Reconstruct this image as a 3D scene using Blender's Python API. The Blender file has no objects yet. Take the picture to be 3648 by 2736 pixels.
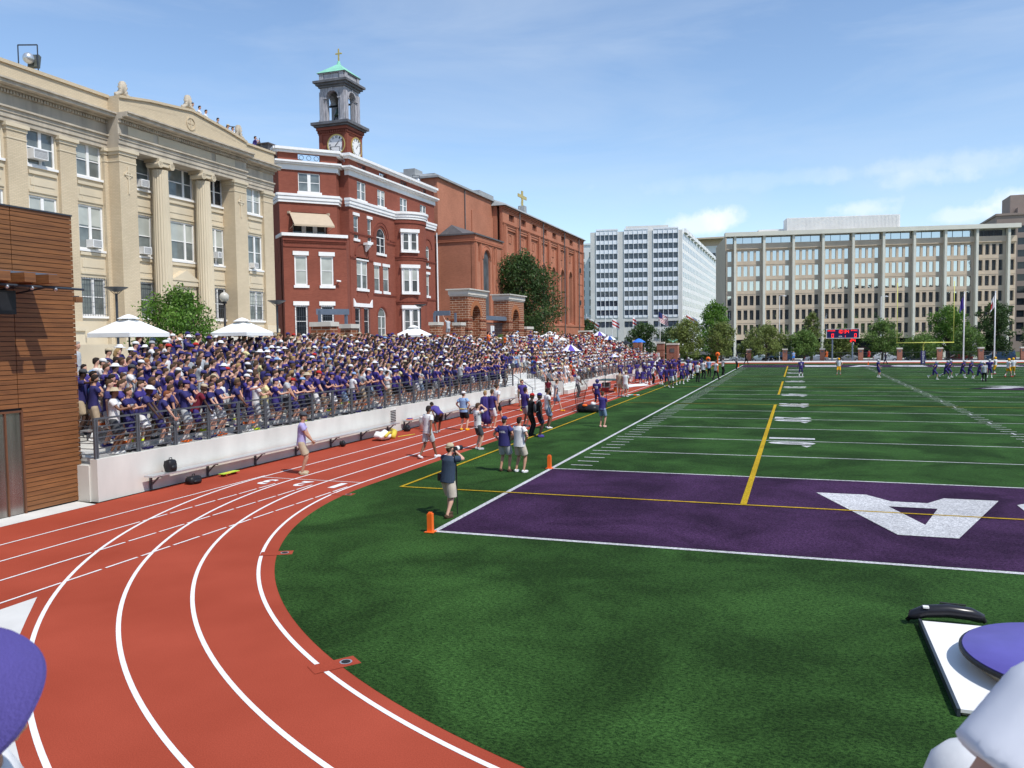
import bpy, bmesh, math, random
import numpy as np
from mathutils import Vector, Matrix, Quaternion
from mathutils.bvhtree import BVHTree
PI = math.pi
SC = bpy.context.scene
COL = SC.collection
rnd = random.Random(7)

# ------------------------------------------------------------------ camera
cam_d = bpy.data.cameras.new("camera")
cam = bpy.data.objects.new("camera", cam_d)
COL.objects.link(cam)
cR = Vector((0.94357319, 0.3309099, -0.01297231))
cU = Vector((-0.00587463, 0.05589122, 0.99841958))
cF = Vector((-0.33111196, 0.94200574, -0.05468143))
CAM = Vector((7.5928, -25.6243, 4.2839))
m = Matrix.Identity(4)
for i in range(3):
    m[i][0] = cR[i]; m[i][1] = cU[i]; m[i][2] = -cF[i]; m[i][3] = CAM[i]
cam.matrix_world = m
cam_d.sensor_width = 36.0
cam_d.lens = 0.7936 * 36
cam_d.clip_start = 0.05
cam_d.clip_end = 5000
cam_d.dof.use_dof = True
cam_d.dof.focus_distance = 30
cam_d.dof.aperture_fstop = 13
SC.camera = cam

# ------------------------------------------------------------------ world, sun, exposure
SUN = Vector((0.513, -0.258, 0.819)).normalized()
w = bpy.data.worlds.new("World"); SC.world = w; w.use_nodes = True
nt = w.node_tree; N = nt.nodes; L = nt.links
N.clear()
out = N.new("ShaderNodeOutputWorld"); bg = N.new("ShaderNodeBackground")
sky = N.new("ShaderNodeTexSky"); sky.sky_type = 'NISHITA'; sky.sun_disc = False
sky.sun_elevation = math.asin(SUN.z); sky.sun_rotation = math.atan2(SUN.x, SUN.y)
sky.air_density = 1.0; sky.dust_density = 0.25; sky.ozone_density = 2.6; sky.altitude = 20
bg.inputs[1].default_value = 0.15
geo = N.new("ShaderNodeTexCoord")
sep = N.new("ShaderNodeSeparateXYZ"); L.new(geo.outputs["Generated"], sep.inputs[0])
# thin cirrus veils, stretched sideways
mp = N.new("ShaderNodeMapping"); mp.inputs["Scale"].default_value = (1.3, 1.3, 6.5); mp.inputs["Rotation"].default_value = (0.12, 0.1, 0.3)
L.new(geo.outputs["Generated"], mp.inputs[0])
n1 = N.new("ShaderNodeTexNoise"); n1.inputs["Scale"].default_value = 1.9; n1.inputs["Detail"].default_value = 9; n1.inputs["Roughness"].default_value = 0.58
n1.inputs["Distortion"].default_value = 0.7
L.new(mp.outputs[0], n1.inputs[0])
r1 = N.new("ShaderNodeMapRange"); r1.inputs[1].default_value = 0.40; r1.inputs[2].default_value = 0.78; r1.inputs[3].default_value = 0.0; r1.inputs[4].default_value = 0.32
L.new(n1.outputs[0], r1.inputs[0])
mix1 = N.new("ShaderNodeMixRGB"); mix1.inputs[2].default_value = (3.9, 4.5, 5.3, 1)
L.new(sky.outputs[0], mix1.inputs[1]); L.new(r1.outputs[0], mix1.inputs[0])
# small fair-weather cumulus low over the horizon
def wdir(u, v):
    x = (u - 1824) / 2895.0; y = -(v - 1368) / 2895.0
    return (cF + cR * x + cU * y).normalized()
prev = mix1
nz = N.new("ShaderNodeTexNoise"); nz.inputs["Scale"].default_value = 22; nz.inputs["Detail"].default_value = 8; nz.inputs["Roughness"].default_value = 0.6
L.new(geo.outputs["Generated"], nz.inputs[0])
for (u, v, ru, rv, st) in [(2500, 803, 0.05, 0.017, 0.5), (2590, 790, 0.028, 0.017, 0.42), (3075, 742, 0.045, 0.013, 0.38), (3440, 770, 0.045, 0.012, 0.34), (3640, 712, 0.04, 0.016, 0.5), (2950, 625, 0.3, 0.012, 0.1), (3300, 600, 0.12, 0.02, 0.12), (3250, 640, 0.06, 0.012, .15)]:
    dv = wdir(u, v)
    sub = N.new("ShaderNodeVectorMath"); sub.operation = 'SUBTRACT'; sub.inputs[1].default_value = dv
    L.new(geo.outputs["Generated"], sub.inputs[0])
    dot1 = N.new("ShaderNodeVectorMath"); dot1.operation = 'DOT_PRODUCT'; dot1.inputs[1].default_value = cR / ru
    dot2 = N.new("ShaderNodeVectorMath"); dot2.operation = 'DOT_PRODUCT'; dot2.inputs[1].default_value = cU / rv
    L.new(sub.outputs[0], dot1.inputs[0]); L.new(sub.outputs[0], dot2.inputs[0])
    c = N.new("ShaderNodeCombineXYZ"); L.new(dot1.outputs["Value"], c.inputs[0]); L.new(dot2.outputs["Value"], c.inputs[1])
    ln = N.new("ShaderNodeVectorMath"); ln.operation = 'LENGTH'; L.new(c.outputs[0], ln.inputs[0])
    ad = N.new("ShaderNodeMath"); ad.operation = 'MULTIPLY_ADD'; ad.inputs[1].default_value = 2.6
    L.new(nz.outputs[0], ad.inputs[0]); 
    ng = N.new("ShaderNodeMath"); ng.operation = 'MULTIPLY'; ng.inputs[1].default_value = -1; L.new(ln.outputs["Value"], ng.inputs[0])
    L.new(ng.outputs[0], ad.inputs[2])
    mr = N.new("ShaderNodeMapRange"); mr.inputs[1].default_value = 0.45; mr.inputs[2].default_value = 1.05; mr.inputs[3].default_value = 0; mr.inputs[4].default_value = st
    L.new(ad.outputs[0], mr.inputs[0])
    mx = N.new("ShaderNodeMixRGB"); mx.inputs[2].default_value = (6.2, 6.3, 6.6, 1)
    L.new(prev.outputs[0], mx.inputs[1]); L.new(mr.outputs[0], mx.inputs[0]); prev = mx
L.new(prev.outputs[0], bg.inputs[0]); L.new(bg.outputs[0], out.inputs[0])

sd = bpy.data.lights.new("sun", 'SUN'); sd.energy = 3.3; sd.angle = math.radians(0.53); sd.color = (1.0, 0.965, 0.9)
so = bpy.data.objects.new("sun", sd); COL.objects.link(so)
so.rotation_euler = SUN.to_track_quat('Z', 'Y').to_euler(); so.location = (40, -30, 60)
SC.view_settings.view_transform = 'Standard'; SC.view_settings.look = 'None'
SC.view_settings.exposure = 0.32; SC.view_settings.gamma = 1.0; SC.view_settings.use_curve_mapping = False
SC.cycles.max_bounces = 5

# ------------------------------------------------------------------ helpers
ROOTOFF = {}
def tagp(o, label=None, cat=None, group=None, kind=None):
    if label: o["label"] = label
    if cat: o["category"] = cat
    if group: o["group"] = group
    if kind: o["kind"] = kind
    return o
def thing(name, label, cat, loc=(0, 0, 0), group=None, rotz=0):
    o = bpy.data.objects.new(name, None); COL.objects.link(o)
    o.empty_display_size = 0.2
    o.location = loc; o.rotation_euler = (0, 0, rotz)
    ROOTOFF[o.name] = Vector(loc)
    return tagp(o, label, cat, group)

class MB:
    def __init__(s): s.v = []; s.f = []; s.m = []
    def add(s, vs, fs, mi=0):
        b = len(s.v); s.v += [tuple(p) for p in vs]
        for f in fs: s.f.append(tuple(b + i for i in f)); s.m.append(mi)
        return s
    def quad(s, a, b, c, d, mi=0): return s.add([a, b, c, d], [(0, 1, 2, 3)], mi)
    def box(s, x0, x1, y0, y1, z0, z1, mi=0):
        vs = [(x0,y0,z0),(x1,y0,z0),(x1,y1,z0),(x0,y1,z0),(x0,y0,z1),(x1,y0,z1),(x1,y1,z1),(x0,y1,z1)]
        return s.add(vs, [(3,2,1,0),(4,5,6,7),(0,1,5,4),(1,2,6,5),(2,3,7,6),(3,0,4,7)], mi)
    def obox(s, O, d, n, s0, s1, z0, z1, o0, o1, mi=0):   # box on a facade: s along d, z up, o along outward normal n
        vs = []
        for z in (z0, z1):
            for (a, b) in ((s0, o0), (s1, o0), (s1, o1), (s0, o1)):
                vs.append((O[0] + d[0]*a + n[0]*b, O[1] + d[1]*a + n[1]*b, z))
        fs = [(0,1,2,3),(7,6,5,4),(0,4,5,1),(1,5,6,2),(2,6,7,3),(3,7,4,0)]
        if d[0]*n[1] - d[1]*n[0] > 0: fs = [f[::-1] for f in fs]
        return s.add(vs, fs, mi)
    def prism(s, poly, z0, z1, mi=0, cap=True):
        n = len(poly); A = sum(poly[i][0]*poly[(i+1)%n][1] - poly[(i+1)%n][0]*poly[i][1] for i in range(n))
        if A < 0: poly = poly[::-1]
        vs = [(p[0], p[1], z0) for p in poly] + [(p[0], p[1], z1) for p in poly]
        fs = [(i, (i+1) % n, n + (i+1) % n, n + i) for i in range(n)]
        if cap: fs += [tuple(range(n))[::-1], tuple(range(n, 2*n))]
        return s.add(vs, fs, mi)
    def ring(s, rings, mi=0, closed=True, caps=True):
        n = len(rings[0]); vs = [p for r in rings for p in r]; fs = []
        for k in range(len(rings) - 1):
            for i in range(n if closed else n - 1):
                j = (i + 1) % n
                fs.append((k*n + i, k*n + j, (k+1)*n + j, (k+1)*n + i))
        if caps and closed: fs += [tuple(range(n))[::-1], tuple((len(rings)-1)*n + i for i in range(n))]
        return s.add(vs, fs, mi)
    def tube(s, pts, r, n=8, mi=0, caps=True):
        pts = [Vector(p) for p in pts]; rs = r if isinstance(r, (list, tuple)) else [r]*len(pts)
        rings = []
        for k, p in enumerate(pts):
            t = (pts[min(k+1, len(pts)-1)] - pts[max(k-1, 0)]).normalized()
            ref = Vector((1, 0, 0)) if abs(t.x) < 0.8 else Vector((0, 1, 0))
            b = t.cross(ref).normalized(); a = b.cross(t)
            rr = rs[k]; ra, rb = rr if isinstance(rr, (list, tuple)) else (rr, rr)
            rings.append([p + a*ra*math.cos(2*PI*i/n) + b*rb*math.sin(2*PI*i/n) for i in range(n)])
        # orientation
        return s.ring(rings, mi, caps=caps)
    def ell(s, c, r, rot=None, nu=12, nv=8, mi=0):
        c = Vector(c); rings = []
        for k in range(nv + 1):
            th = PI * (0.001 + 0.998*k/nv); ring = []
            for i in range(nu):
                p = Vector((r[0]*math.sin(th)*math.cos(2*PI*i/nu), r[1]*math.sin(th)*math.sin(2*PI*i/nu), -r[2]*math.cos(th)))
                if rot is not None: p = rot @ p
                ring.append(c + p)
            rings.append(ring)
        return s.ring(rings, mi)
    def lathe(s, c, prof, n=16, mi=0, caps=True):
        return s.ring([[ (c[0] + r*math.cos(2*PI*i/n), c[1] + r*math.sin(2*PI*i/n), c[2] + z) for i in range(n)] for r, z in prof], mi, caps=caps)
    def mesh(s, name, mats, off=(0, 0, 0), smooth=False):
        me = bpy.data.meshes.new(name)
        me.from_pydata([(p[0]-off[0], p[1]-off[1], p[2]-off[2]) for p in s.v], [], s.f)
        for mt in (mats if isinstance(mats, (list, tuple)) else [mats]): me.materials.append(mt)
        me.polygons.foreach_set("material_index", s.m)
        if smooth: me.polygons.foreach_set("use_smooth", [True]*len(s.f))
        me.update(); return me
    def obj(s, name, mats, parent=None, smooth=False, label=None, cat=None, group=None, kind=None, loc=None):
        off = ROOTOFF.get(parent.name, Vector((0, 0, 0))) if parent else (Vector(loc) if loc else Vector((0, 0, 0)))
        o = bpy.data.objects.new(name, s.mesh(name, mats, off, smooth)); COL.objects.link(o)
        if parent: o.parent = parent; ROOTOFF[o.name] = off
        else: o.location = off; ROOTOFF[o.name] = off
        return tagp(o, label, cat, group, kind)

def copy_thing(root, loc=None, rotz=None, scale=None, label=None, group=None):
    def cp(o, par):
        c = o.copy(); COL.objects.link(c)
        if par: c.parent = par
        for ch in KIDS.get(o.name, []): cp(ch, c)
        return c
    c = cp(root, None)
    if loc is not None: c.location = loc
    if rotz is not None: c.rotation_euler = (0, 0, rotz)
    if scale is not None: c.scale = (scale,)*3 if not isinstance(scale, (tuple, list)) else scale
    if label: c["label"] = label
    if group: c["group"] = group
    return c
KIDS = {}
def index_kids(root):
    for o in list(root.children): KIDS.setdefault(root.name, []).append(o); index_kids(o)

# ------------------------------------------------------------------ materials
MATS = {}
def nodes(m):
    m.use_nodes = True; nt = m.node_tree; return nt, nt.nodes, nt.links, nt.nodes["Principled BSDF"]
def mat(name, col, rough=0.7, var=0.12, scale=3.0, metal=0.0, bump=0.0, bscale=40.0, spec=0.3, emit=None, alpha=1.0, coords='Object', streak=None):
    if name in MATS: return MATS[name]
    m = bpy.data.materials.new(name); nt, N, L, B = nodes(m); MATS[name] = m
    B.inputs["Roughness"].default_value = rough; B.inputs["Metallic"].default_value = metal
    B.inputs["Specular IOR Level"].default_value = spec
    tc = N.new("ShaderNodeTexCoord"); nz = N.new("ShaderNodeTexNoise")
    nz.inputs["Scale"].default_value = scale; nz.inputs["Detail"].default_value = 6
    src = tc.outputs[coords]
    if streak:
        mp = N.new("ShaderNodeMapping"); mp.inputs["Scale"].default_value = streak; L.new(src, mp.inputs[0]); L.new(mp.outputs[0], nz.inputs[0])
    else: L.new(src, nz.inputs[0])
    rp = N.new("ShaderNodeValToRGB"); e = rp.color_ramp.elements
    e[0].position = 0.28; e[1].position = 0.72
    e[0].color = (*[max(0, c*(1-var)) for c in col], 1); e[1].color = (*[min(1, c*(1+var)) for c in col], 1)
    L.new(nz.outputs[0], rp.inputs[0]); L.new(rp.outputs[0], B.inputs["Base Color"])
    if bump:
        n2 = N.new("ShaderNodeTexNoise"); n2.inputs["Scale"].default_value = bscale; n2.inputs["Detail"].default_value = 4; L.new(src, n2.inputs[0])
        bp = N.new("ShaderNodeBump"); bp.inputs["Strength"].default_value = bump; bp.inputs["Distance"].default_value = 0.02
        L.new(n2.outputs[0], bp.inputs["Height"]); L.new(bp.outputs[0], B.inputs["Normal"])
    if emit:
        B.inputs["Emission Color"].default_value = (*col, 1); B.inputs["Emission Strength"].default_value = emit
    if alpha < 1: B.inputs["Alpha"].default_value = alpha
    return m
def wall_uv(N, L):
    """horizontal-along-wall, height coordinates from world position and face normal"""
    g = N.new("ShaderNodeNewGeometry"); sp = N.new("ShaderNodeSeparateXYZ"); sn = N.new("ShaderNodeSeparateXYZ")
    L.new(g.outputs["Position"], sp.inputs[0]); L.new(g.outputs["True Normal"], sn.inputs[0])
    a = N.new("ShaderNodeMath"); a.operation = 'MULTIPLY'; L.new(sp.outputs[1], a.inputs[0]); L.new(sn.outputs[0], a.inputs[1])
    b = N.new("ShaderNodeMath"); b.operation = 'MULTIPLY'; L.new(sp.outputs[0], b.inputs[0]); L.new(sn.outputs[1], b.inputs[1])
    c = N.new("ShaderNodeMath"); c.operation = 'SUBTRACT'; L.new(a.outputs[0], c.inputs[0]); L.new(b.outputs[0], c.inputs[1])
    cb = N.new("ShaderNodeCombineXYZ"); L.new(c.outputs[0], cb.inputs[0]); L.new(sp.outputs[2], cb.inputs[1])
    return cb, g
def brick(name, c1, c2, mortar, bw, bh, ms, rough=0.85, big=0.12, mscale=0.5):
    m = bpy.data.materials.new(name); nt, N, L, B = nodes(m); MATS[name] = m
    cb, g = wall_uv(N, L)
    br = N.new("ShaderNodeTexBrick"); br.inputs["Color1"].default_value = (*c1, 1); br.inputs["Color2"].default_value = (*c2, 1); br.inputs["Mortar"].default_value = (*mortar, 1)
    br.inputs["Scale"].default_value = 1; br.inputs["Mortar Size"].default_value = ms; br.inputs["Brick Width"].default_value = bw; br.inputs["Row Height"].default_value = bh; br.inputs["Bias"].default_value = 0
    L.new(cb.outputs[0], br.inputs[0])
    nz = N.new("ShaderNodeTexNoise"); nz.inputs["Scale"].default_value = mscale; nz.inputs["Detail"].default_value = 8; L.new(g.outputs["Position"], nz.inputs[0])
    rg = N.new("ShaderNodeMapRange"); rg.inputs[1].default_value = 0.3; rg.inputs[2].default_value = 0.7; rg.inputs[3].default_value = 1-big; rg.inputs[4].default_value = 1+big; L.new(nz.outputs[0], rg.inputs[0])
    mu = N.new("ShaderNodeVectorMath"); mu.operation = 'SCALE'; L.new(br.outputs[0], mu.inputs[0]); L.new(rg.outputs[0], mu.inputs["Scale"])
    L.new(mu.outputs[0], B.inputs["Base Color"]); B.inputs["Roughness"].default_value = rough; B.inputs["Specular IOR Level"].default_value = 0.2
    bp = N.new("ShaderNodeBump"); bp.inputs["Strength"].default_value = 0.4; bp.inputs["Distance"].default_value = 0.01; bp.invert = True
    L.new(br.outputs["Fac"], bp.inputs["Height"]); L.new(bp.outputs[0], B.inputs["Normal"])
    return m
def glass(name, col, rough=0.06, spec=0.8, var=0.3, blinds=False):
    m = bpy.data.materials.new(name); nt, N, L, B = nodes(m); MATS[name] = m
    B.inputs["Roughness"].default_value = rough; B.inputs["Specular IOR Level"].default_value = spec
    oi = N.new("ShaderNodeObjectInfo"); g = N.new("ShaderNodeNewGeometry")
    nz = N.new("ShaderNodeTexNoise"); nz.inputs["Scale"].default_value = 1.1; L.new(g.outputs["Position"], nz.inputs[0])
    rp = N.new("ShaderNodeValToRGB"); e = rp.color_ramp.elements
    e[0].position = .35; e[1].position = .65
    e[0].color = (*[c*(1-var) for c in col], 1); e[1].color = (*[c*(1+var) for c in col], 1)
    L.new(nz.outputs[0], rp.inputs[0])
    L.new(rp.outputs[0], B.inputs["Base Color"])
    n2 = N.new("ShaderNodeTexNoise"); n2.inputs["Scale"].default_value = 0.8; L.new(g.outputs["Position"], n2.inputs[0])
    bp = N.new("ShaderNodeBump"); bp.inputs["Strength"].default_value = 0.06; bp.inputs["Distance"].default_value = 0.05; L.new(n2.outputs[0], bp.inputs["Height"]); L.new(bp.outputs[0], B.inputs["Normal"])
    return m

M = {}
M['tanbrick'] = brick('tan_brick', (.585,.475,.325), (.635,.52,.36), (.49,.41,.29), .24, .08, .010, big=.07)
M['tanstone'] = mat('tan_stone', (.62,.53,.385), .8, .09, .8, bump=.1, bscale=20, streak=(1,1,.35))
M['tanstone2'] = mat('weathered_tan_stone', (.47,.41,.325), .85, .24, 1.2, bump=.15, bscale=15, streak=(1.5,1.5,.3))
M['redbrick'] = brick('red_brick', (.235,.067,.043), (.275,.083,.053), (.22,.082,.058), .24, .08, .008, big=.10)
M['chbrick'] = brick('church_brick', (.40,.155,.09), (.47,.188,.11), (.42,.195,.13), .26, .085, .010, big=.13, mscale=.3)
M['chtrim'] = mat('church_brick_trim', (.40,.15,.085), .85, .12, 1)
M['gatebrick'] = brick('gate_brick', (.28,.095,.042), (.21,.07,.036), (.56,.43,.31), .60, .20, .017, big=.12)
M['gatedark'] = mat('dark_brick_band', (.22,.06,.03), .85, .15, 3)
M['pilbrick'] = brick('pillar_brick', (.33,.12,.075), (.26,.09,.055), (.40,.26,.2), .45, .15, .015, big=.15)
M['white'] = mat('white_trim_paint', (.82,.81,.79), .55, .05, 2)
M['whitemetal'] = mat('white_metal', (.78,.78,.77), .4, .04, 2)
M['redtrim'] = mat('red_brick_moulding', (.205,.055,.035), .8, .15, 4)
M['conc'] = mat('pale_concrete', (.64,.63,.575), .85, .13, .9, bump=.12, bscale=25, streak=(1,1,.4))
M['conc2'] = mat('pale_concrete_paving', (.62,.61,.58), .85, .08, 1.5, bump=.08, bscale=30)  # plain pale concrete with slight random tone
M['limestone'] = mat('limestone_cap', (.60,.56,.49), .75, .08, 2, bump=.08)
M['slate'] = mat('dark_steel_paint', (.045,.055,.07), .4, .15, 4)
M['rail'] = mat('grey_rail_steel', (.11,.12,.135), .45, .12, 6, metal=.3)
M['bluesteel'] = mat('blue_grey_steel', (.12,.15,.2), .45, .1, 3)
M['alu'] = mat('brushed_aluminium', (.6,.62,.64), .35, .08, 8, metal=.7)
M['black'] = mat('black_plastic', (.015,.015,.018), .45, .2, 8)
M['dark'] = mat('dark_interior', (.02,.02,.022), .7, .2, 3)
M['lead'] = mat('weathered_lead_grey', (.36,.35,.37), .7, .38, 3.2, bump=.1, streak=(2.5,2.5,.5))
M['leaddark'] = mat('dark_weathered_metal', (.13,.13,.14), .6, .3, 2.2)
M['copper'] = mat('green_copper_patina', (.25,.56,.41), .7, .16, 1.5)
M['gold'] = mat('gilt_metal', (.62,.47,.15), .4, .1, 3, metal=.5)
M['roof'] = mat('grey_roof_metal', (.32,.33,.33), .6, .12, 2)
M['slateroof'] = mat('dark_slate_roof', (.12,.11,.11), .7, .2, 3)
M['glassblue'] = glass('sky_glass', (.15,.17,.165), .06, .7)
M['glassdark'] = glass('dark_glass', (.02,.024,.03), .04, .6)
M['glasslight'] = glass('blind_behind_glass', (.44,.46,.42), .12, .6, .12)
M['glasspale'] = glass('pale_blind_glass', (.25,.27,.26), .1, .7, .15)
M['stained'] = glass('church_glass', (.09,.10,.11), .3, .4)
M['awning'] = mat('tan_awning_cloth', (.50,.40,.29), .85, .04, 3)
M['orange'] = mat('orange_foam', (.9,.16,.02), .5, .05, 4)
M['yellowpaint'] = mat('yellow_goal_paint', (.70,.68,.14), .35, .05, 4)
M['umbwhite'] = mat('white_umbrella_cloth', (.82,.82,.8), .8, .02, 3)
M['purplecloth'] = mat('purple_cloth', (.09,.055,.30), .8, .12, 5)
M['purplepad'] = mat('purple_vinyl', (.115,.095,.38), .38, .1, 3)
M['bark'] = mat('bark', (.11,.085,.06), .9, .3, 6, bump=.4, bscale=12)
# ------------------------------------------------------------------ text helper
TXT = {}
def text2d(s, bold=0.0):
    """triangulated flat glyph outlines, normalised to a 1 x 1 box -> (verts, faces, aspect)"""
    key = (s, bold)
    if key in TXT: return TXT[key]
    cu = bpy.data.curves.new("t", 'FONT'); cu.body = s; cu.offset = bold; cu.resolution_u = 3
    ob = bpy.data.objects.new("t", cu); COL.objects.link(ob)
    dg = bpy.context.evaluated_depsgraph_get(); me = bpy.data.meshes.new_from_object(ob.evaluated_get(dg))
    vs = [(v.co.x, v.co.y) for v in me.vertices]; fs = [tuple(p.vertices) for p in me.polygons]
    bpy.data.objects.remove(ob); bpy.data.curves.remove(cu); bpy.data.meshes.remove(me)
    x0 = min(v[0] for v in vs); x1 = max(v[0] for v in vs); y0 = min(v[1] for v in vs); y1 = max(v[1] for v in vs)
    TXT[key] = ([((x-x0)/(x1-x0), (y-y0)/(y1-y0)) for x, y in vs], fs, (x1-x0)/(y1-y0))
    return TXT[key]
def put_text(mb, s, O, ux, uy, wd, ht, mi=0, bold=0.0):
    vs, fs, a = text2d(s, bold); O = Vector(O); ux = Vector(ux); uy = Vector(uy)
    mb.add([O + ux*(x*wd) + uy*(y*ht) for x, y in vs], fs, mi)

# ------------------------------------------------------------------ ground materials
def turf_mat(name, dk, lt, patch, pcol, spec=.06):
    m = bpy.data.materials.new(name); nt, N, L, B = nodes(m); MATS[name] = m
    g = N.new("ShaderNodeNewGeometry")
    big = N.new("ShaderNodeTexNoise"); big.inputs["Scale"].default_value = .32; big.inputs["Detail"].default_value = 9; big.inputs["Roughness"].default_value = .66; big.inputs["Distortion"].default_value = .6; L.new(g.outputs["Position"], big.inputs[0])
    mp = N.new("ShaderNodeMapping"); mp.inputs["Scale"].default_value = (1, 1.6, 1); mp.inputs["Rotation"].default_value = (0, 0, .35); L.new(g.outputs["Position"], mp.inputs[0])
    fi = N.new("ShaderNodeTexNoise"); fi.inputs["Scale"].default_value = 75; fi.inputs["Detail"].default_value = 3; fi.inputs["Roughness"].default_value = .7; L.new(mp.outputs[0], fi.inputs[0])
    md = N.new("ShaderNodeTexNoise"); md.inputs["Scale"].default_value = 17; md.inputs["Detail"].default_value = 6; md.inputs["Roughness"].default_value = .72; L.new(mp.outputs[0], md.inputs[0])
    ad = N.new("ShaderNodeMath"); ad.operation = 'ADD'; L.new(fi.outputs[0], ad.inputs[0]); L.new(md.outputs[0], ad.inputs[1])
    r1 = N.new("ShaderNodeMapRange"); r1.inputs[1].default_value = .84; r1.inputs[2].default_value = 1.20; L.new(ad.outputs[0], r1.inputs[0])
    mx = N.new("ShaderNodeMixRGB"); mx.inputs[1].default_value = (*dk, 1); mx.inputs[2].default_value = (*lt, 1); L.new(r1.outputs[0], mx.inputs[0])
    r2 = N.new("ShaderNodeMapRange"); r2.inputs[1].default_value = .42; r2.inputs[2].default_value = .62; r2.inputs[3].default_value = 1-patch; r2.inputs[4].default_value = 1+patch*.8; L.new(big.outputs[0], r2.inputs[0])
    m2 = N.new("ShaderNodeVectorMath"); m2.operation = 'SCALE'; L.new(mx.outputs[0], m2.inputs[0]); L.new(r2.outputs[0], m2.inputs["Scale"])
    L.new(m2.outputs[0], B.inputs["Base Color"]); B.inputs["Roughness"].default_value = .85; B.inputs["Specular IOR Level"].default_value = spec
    bp = N.new("ShaderNodeBump"); bp.inputs["Strength"].default_value = .55; bp.inputs["Distance"].default_value = .02; L.new(ad.outputs[0], bp.inputs["Height"]); L.new(bp.outputs[0], B.inputs["Normal"])
    return m
M['turf'] = turf_mat('green_synthetic_turf', (.004,.017,.004), (.056,.134,.030), .38, (0,0,0))
M['turfpurple'] = turf_mat('purple_synthetic_turf', (.010,.004,.016), (.084,.038,.100), .38, (0,0,0))
M['turfwhite'] = turf_mat('white_painted_turf', (.22,.22,.24), (.86,.86,.86), .12, (0,0,0))
M['turfyellow'] = turf_mat('yellow_painted_turf', (.26,.16,.01), (.68,.46,.03), .15, (0,0,0))
def track_mat():
    m = bpy.data.materials.new('red_rubber_track'); nt, N, L, B = nodes(m)
    g = N.new("ShaderNodeNewGeometry")
    a = N.new("ShaderNodeTexNoise"); a.inputs["Scale"].default_value = .5; a.inputs["Detail"].default_value = 7; L.new(g.outputs["Position"], a.inputs[0])
    b = N.new("ShaderNodeTexNoise"); b.inputs["Scale"].default_value = 70; b.inputs["Detail"].default_value = 2; L.new(g.outputs["Position"], b.inputs[0])
    r = N.new("ShaderNodeMapRange"); r.inputs[1].default_value = .3; r.inputs[2].default_value = .7; L.new(a.outputs[0], r.inputs[0])
    mx = N.new("ShaderNodeMixRGB"); mx.inputs[1].default_value = (.315,.055,.030, 1); mx.inputs[2].default_value = (.385,.072,.041, 1); L.new(r.outputs[0], mx.inputs[0])
    r2 = N.new("ShaderNodeMapRange"); r2.inputs[1].default_value = .3; r2.inputs[2].default_value = .7; r2.inputs[3].default_value = .84; r2.inputs[4].default_value = 1.14; L.new(b.outputs[0], r2.inputs[0])
    mu = N.new("ShaderNodeVectorMath"); mu.operation = 'SCALE'; L.new(mx.outputs[0], mu.inputs[0]); L.new(r2.outputs[0], mu.inputs["Scale"])
    L.new(mu.outputs[0], B.inputs["Base Color"]); B.inputs["Roughness"].default_value = .85; B.inputs["Specular IOR Level"].default_value = .06
    bp = N.new("ShaderNodeBump"); bp.inputs["Strength"].default_value = .3; bp.inputs["Distance"].default_value = .004; L.new(b.outputs[0], bp.inputs["Height"]); L.new(bp.outputs[0], B.inputs["Normal"])
    return m
M['track'] = track_mat()
M['linewhite'] = mat('white_track_paint', (.80,.80,.79), .6, .04, 5)
M['asphalt'] = mat('asphalt', (.055,.055,.057), .85, .2, 1.2, bump=.2, bscale=30)
M['grass'] = mat('dry_grass', (.07,.10,.03), .9, .35, 1.1)

# ------------------------------------------------------------------ big ground, track slab
def structure(mb, name, m, smooth=False): return mb.obj(name, m, kind='structure', smooth=smooth)
b = MB(); b.quad((-1500,-900,-.99), (1500,-900,-.99), (1500,1800,-.99), (-1500,1800,-.99)); structure(b, 'ground', M['grass'])
b = MB(); b.quad((-600,136,-.97), (600,136,-.97), (600,164,-.97), (-600,164,-.97))
b.quad((-40,164,-.97), (-14,164,-.97), (-14,600,-.97), (-40,600,-.97)); structure(b, 'road', M['asphalt'])
b = MB(); b.box(-600,600,164.0,168.5,-.98,-.84); b.box(-600,600,132.4,136.0,-.98,-.84); structure(b, 'pavement', M['conc2'])
b = MB(); b.box(-10.25, 66, -46, 113, -1.7, 0); structure(b, 'running_track', M['track'])
CX, CY = 10.55, -3.9
def arc(r, a0, a1, n): return [(CX + r*math.cos(math.radians(a0 + (a1-a0)*i/n)), CY + r*math.sin(math.radians(a0 + (a1-a0)*i/n))) for i in range(n+1)]
poly = [(-4.45, 108)] + [(10.52+14.97*math.cos(math.radians(180+90*i/60)), -4.2+14.97*math.sin(math.radians(180+90*i/60))) for i in range(61)] + [(38.2, -19.17)] + [(38.2 + 15*math.sin(math.radians(a)), -4.17 - 15*math.cos(math.radians(a))) for a in range(10, 91, 10)] + [(53.2, 108)]
b = MB(); b.add([(x, y, .004) for x, y in poly], [tuple(range(len(poly)))]); structure(b, 'turf_field', M['turf'])
b = MB()
b.quad((0,-9.08,.008), (48.77,-9.08,.008), (48.77,-.05,.008), (0,-.05,.008)); b.quad((0,91.5,.008), (48.77,91.5,.008), (48.77,100.5,.008), (0,100.5,.008))
structure(b, 'end_zone_turf', M['turfpurple'])
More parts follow.
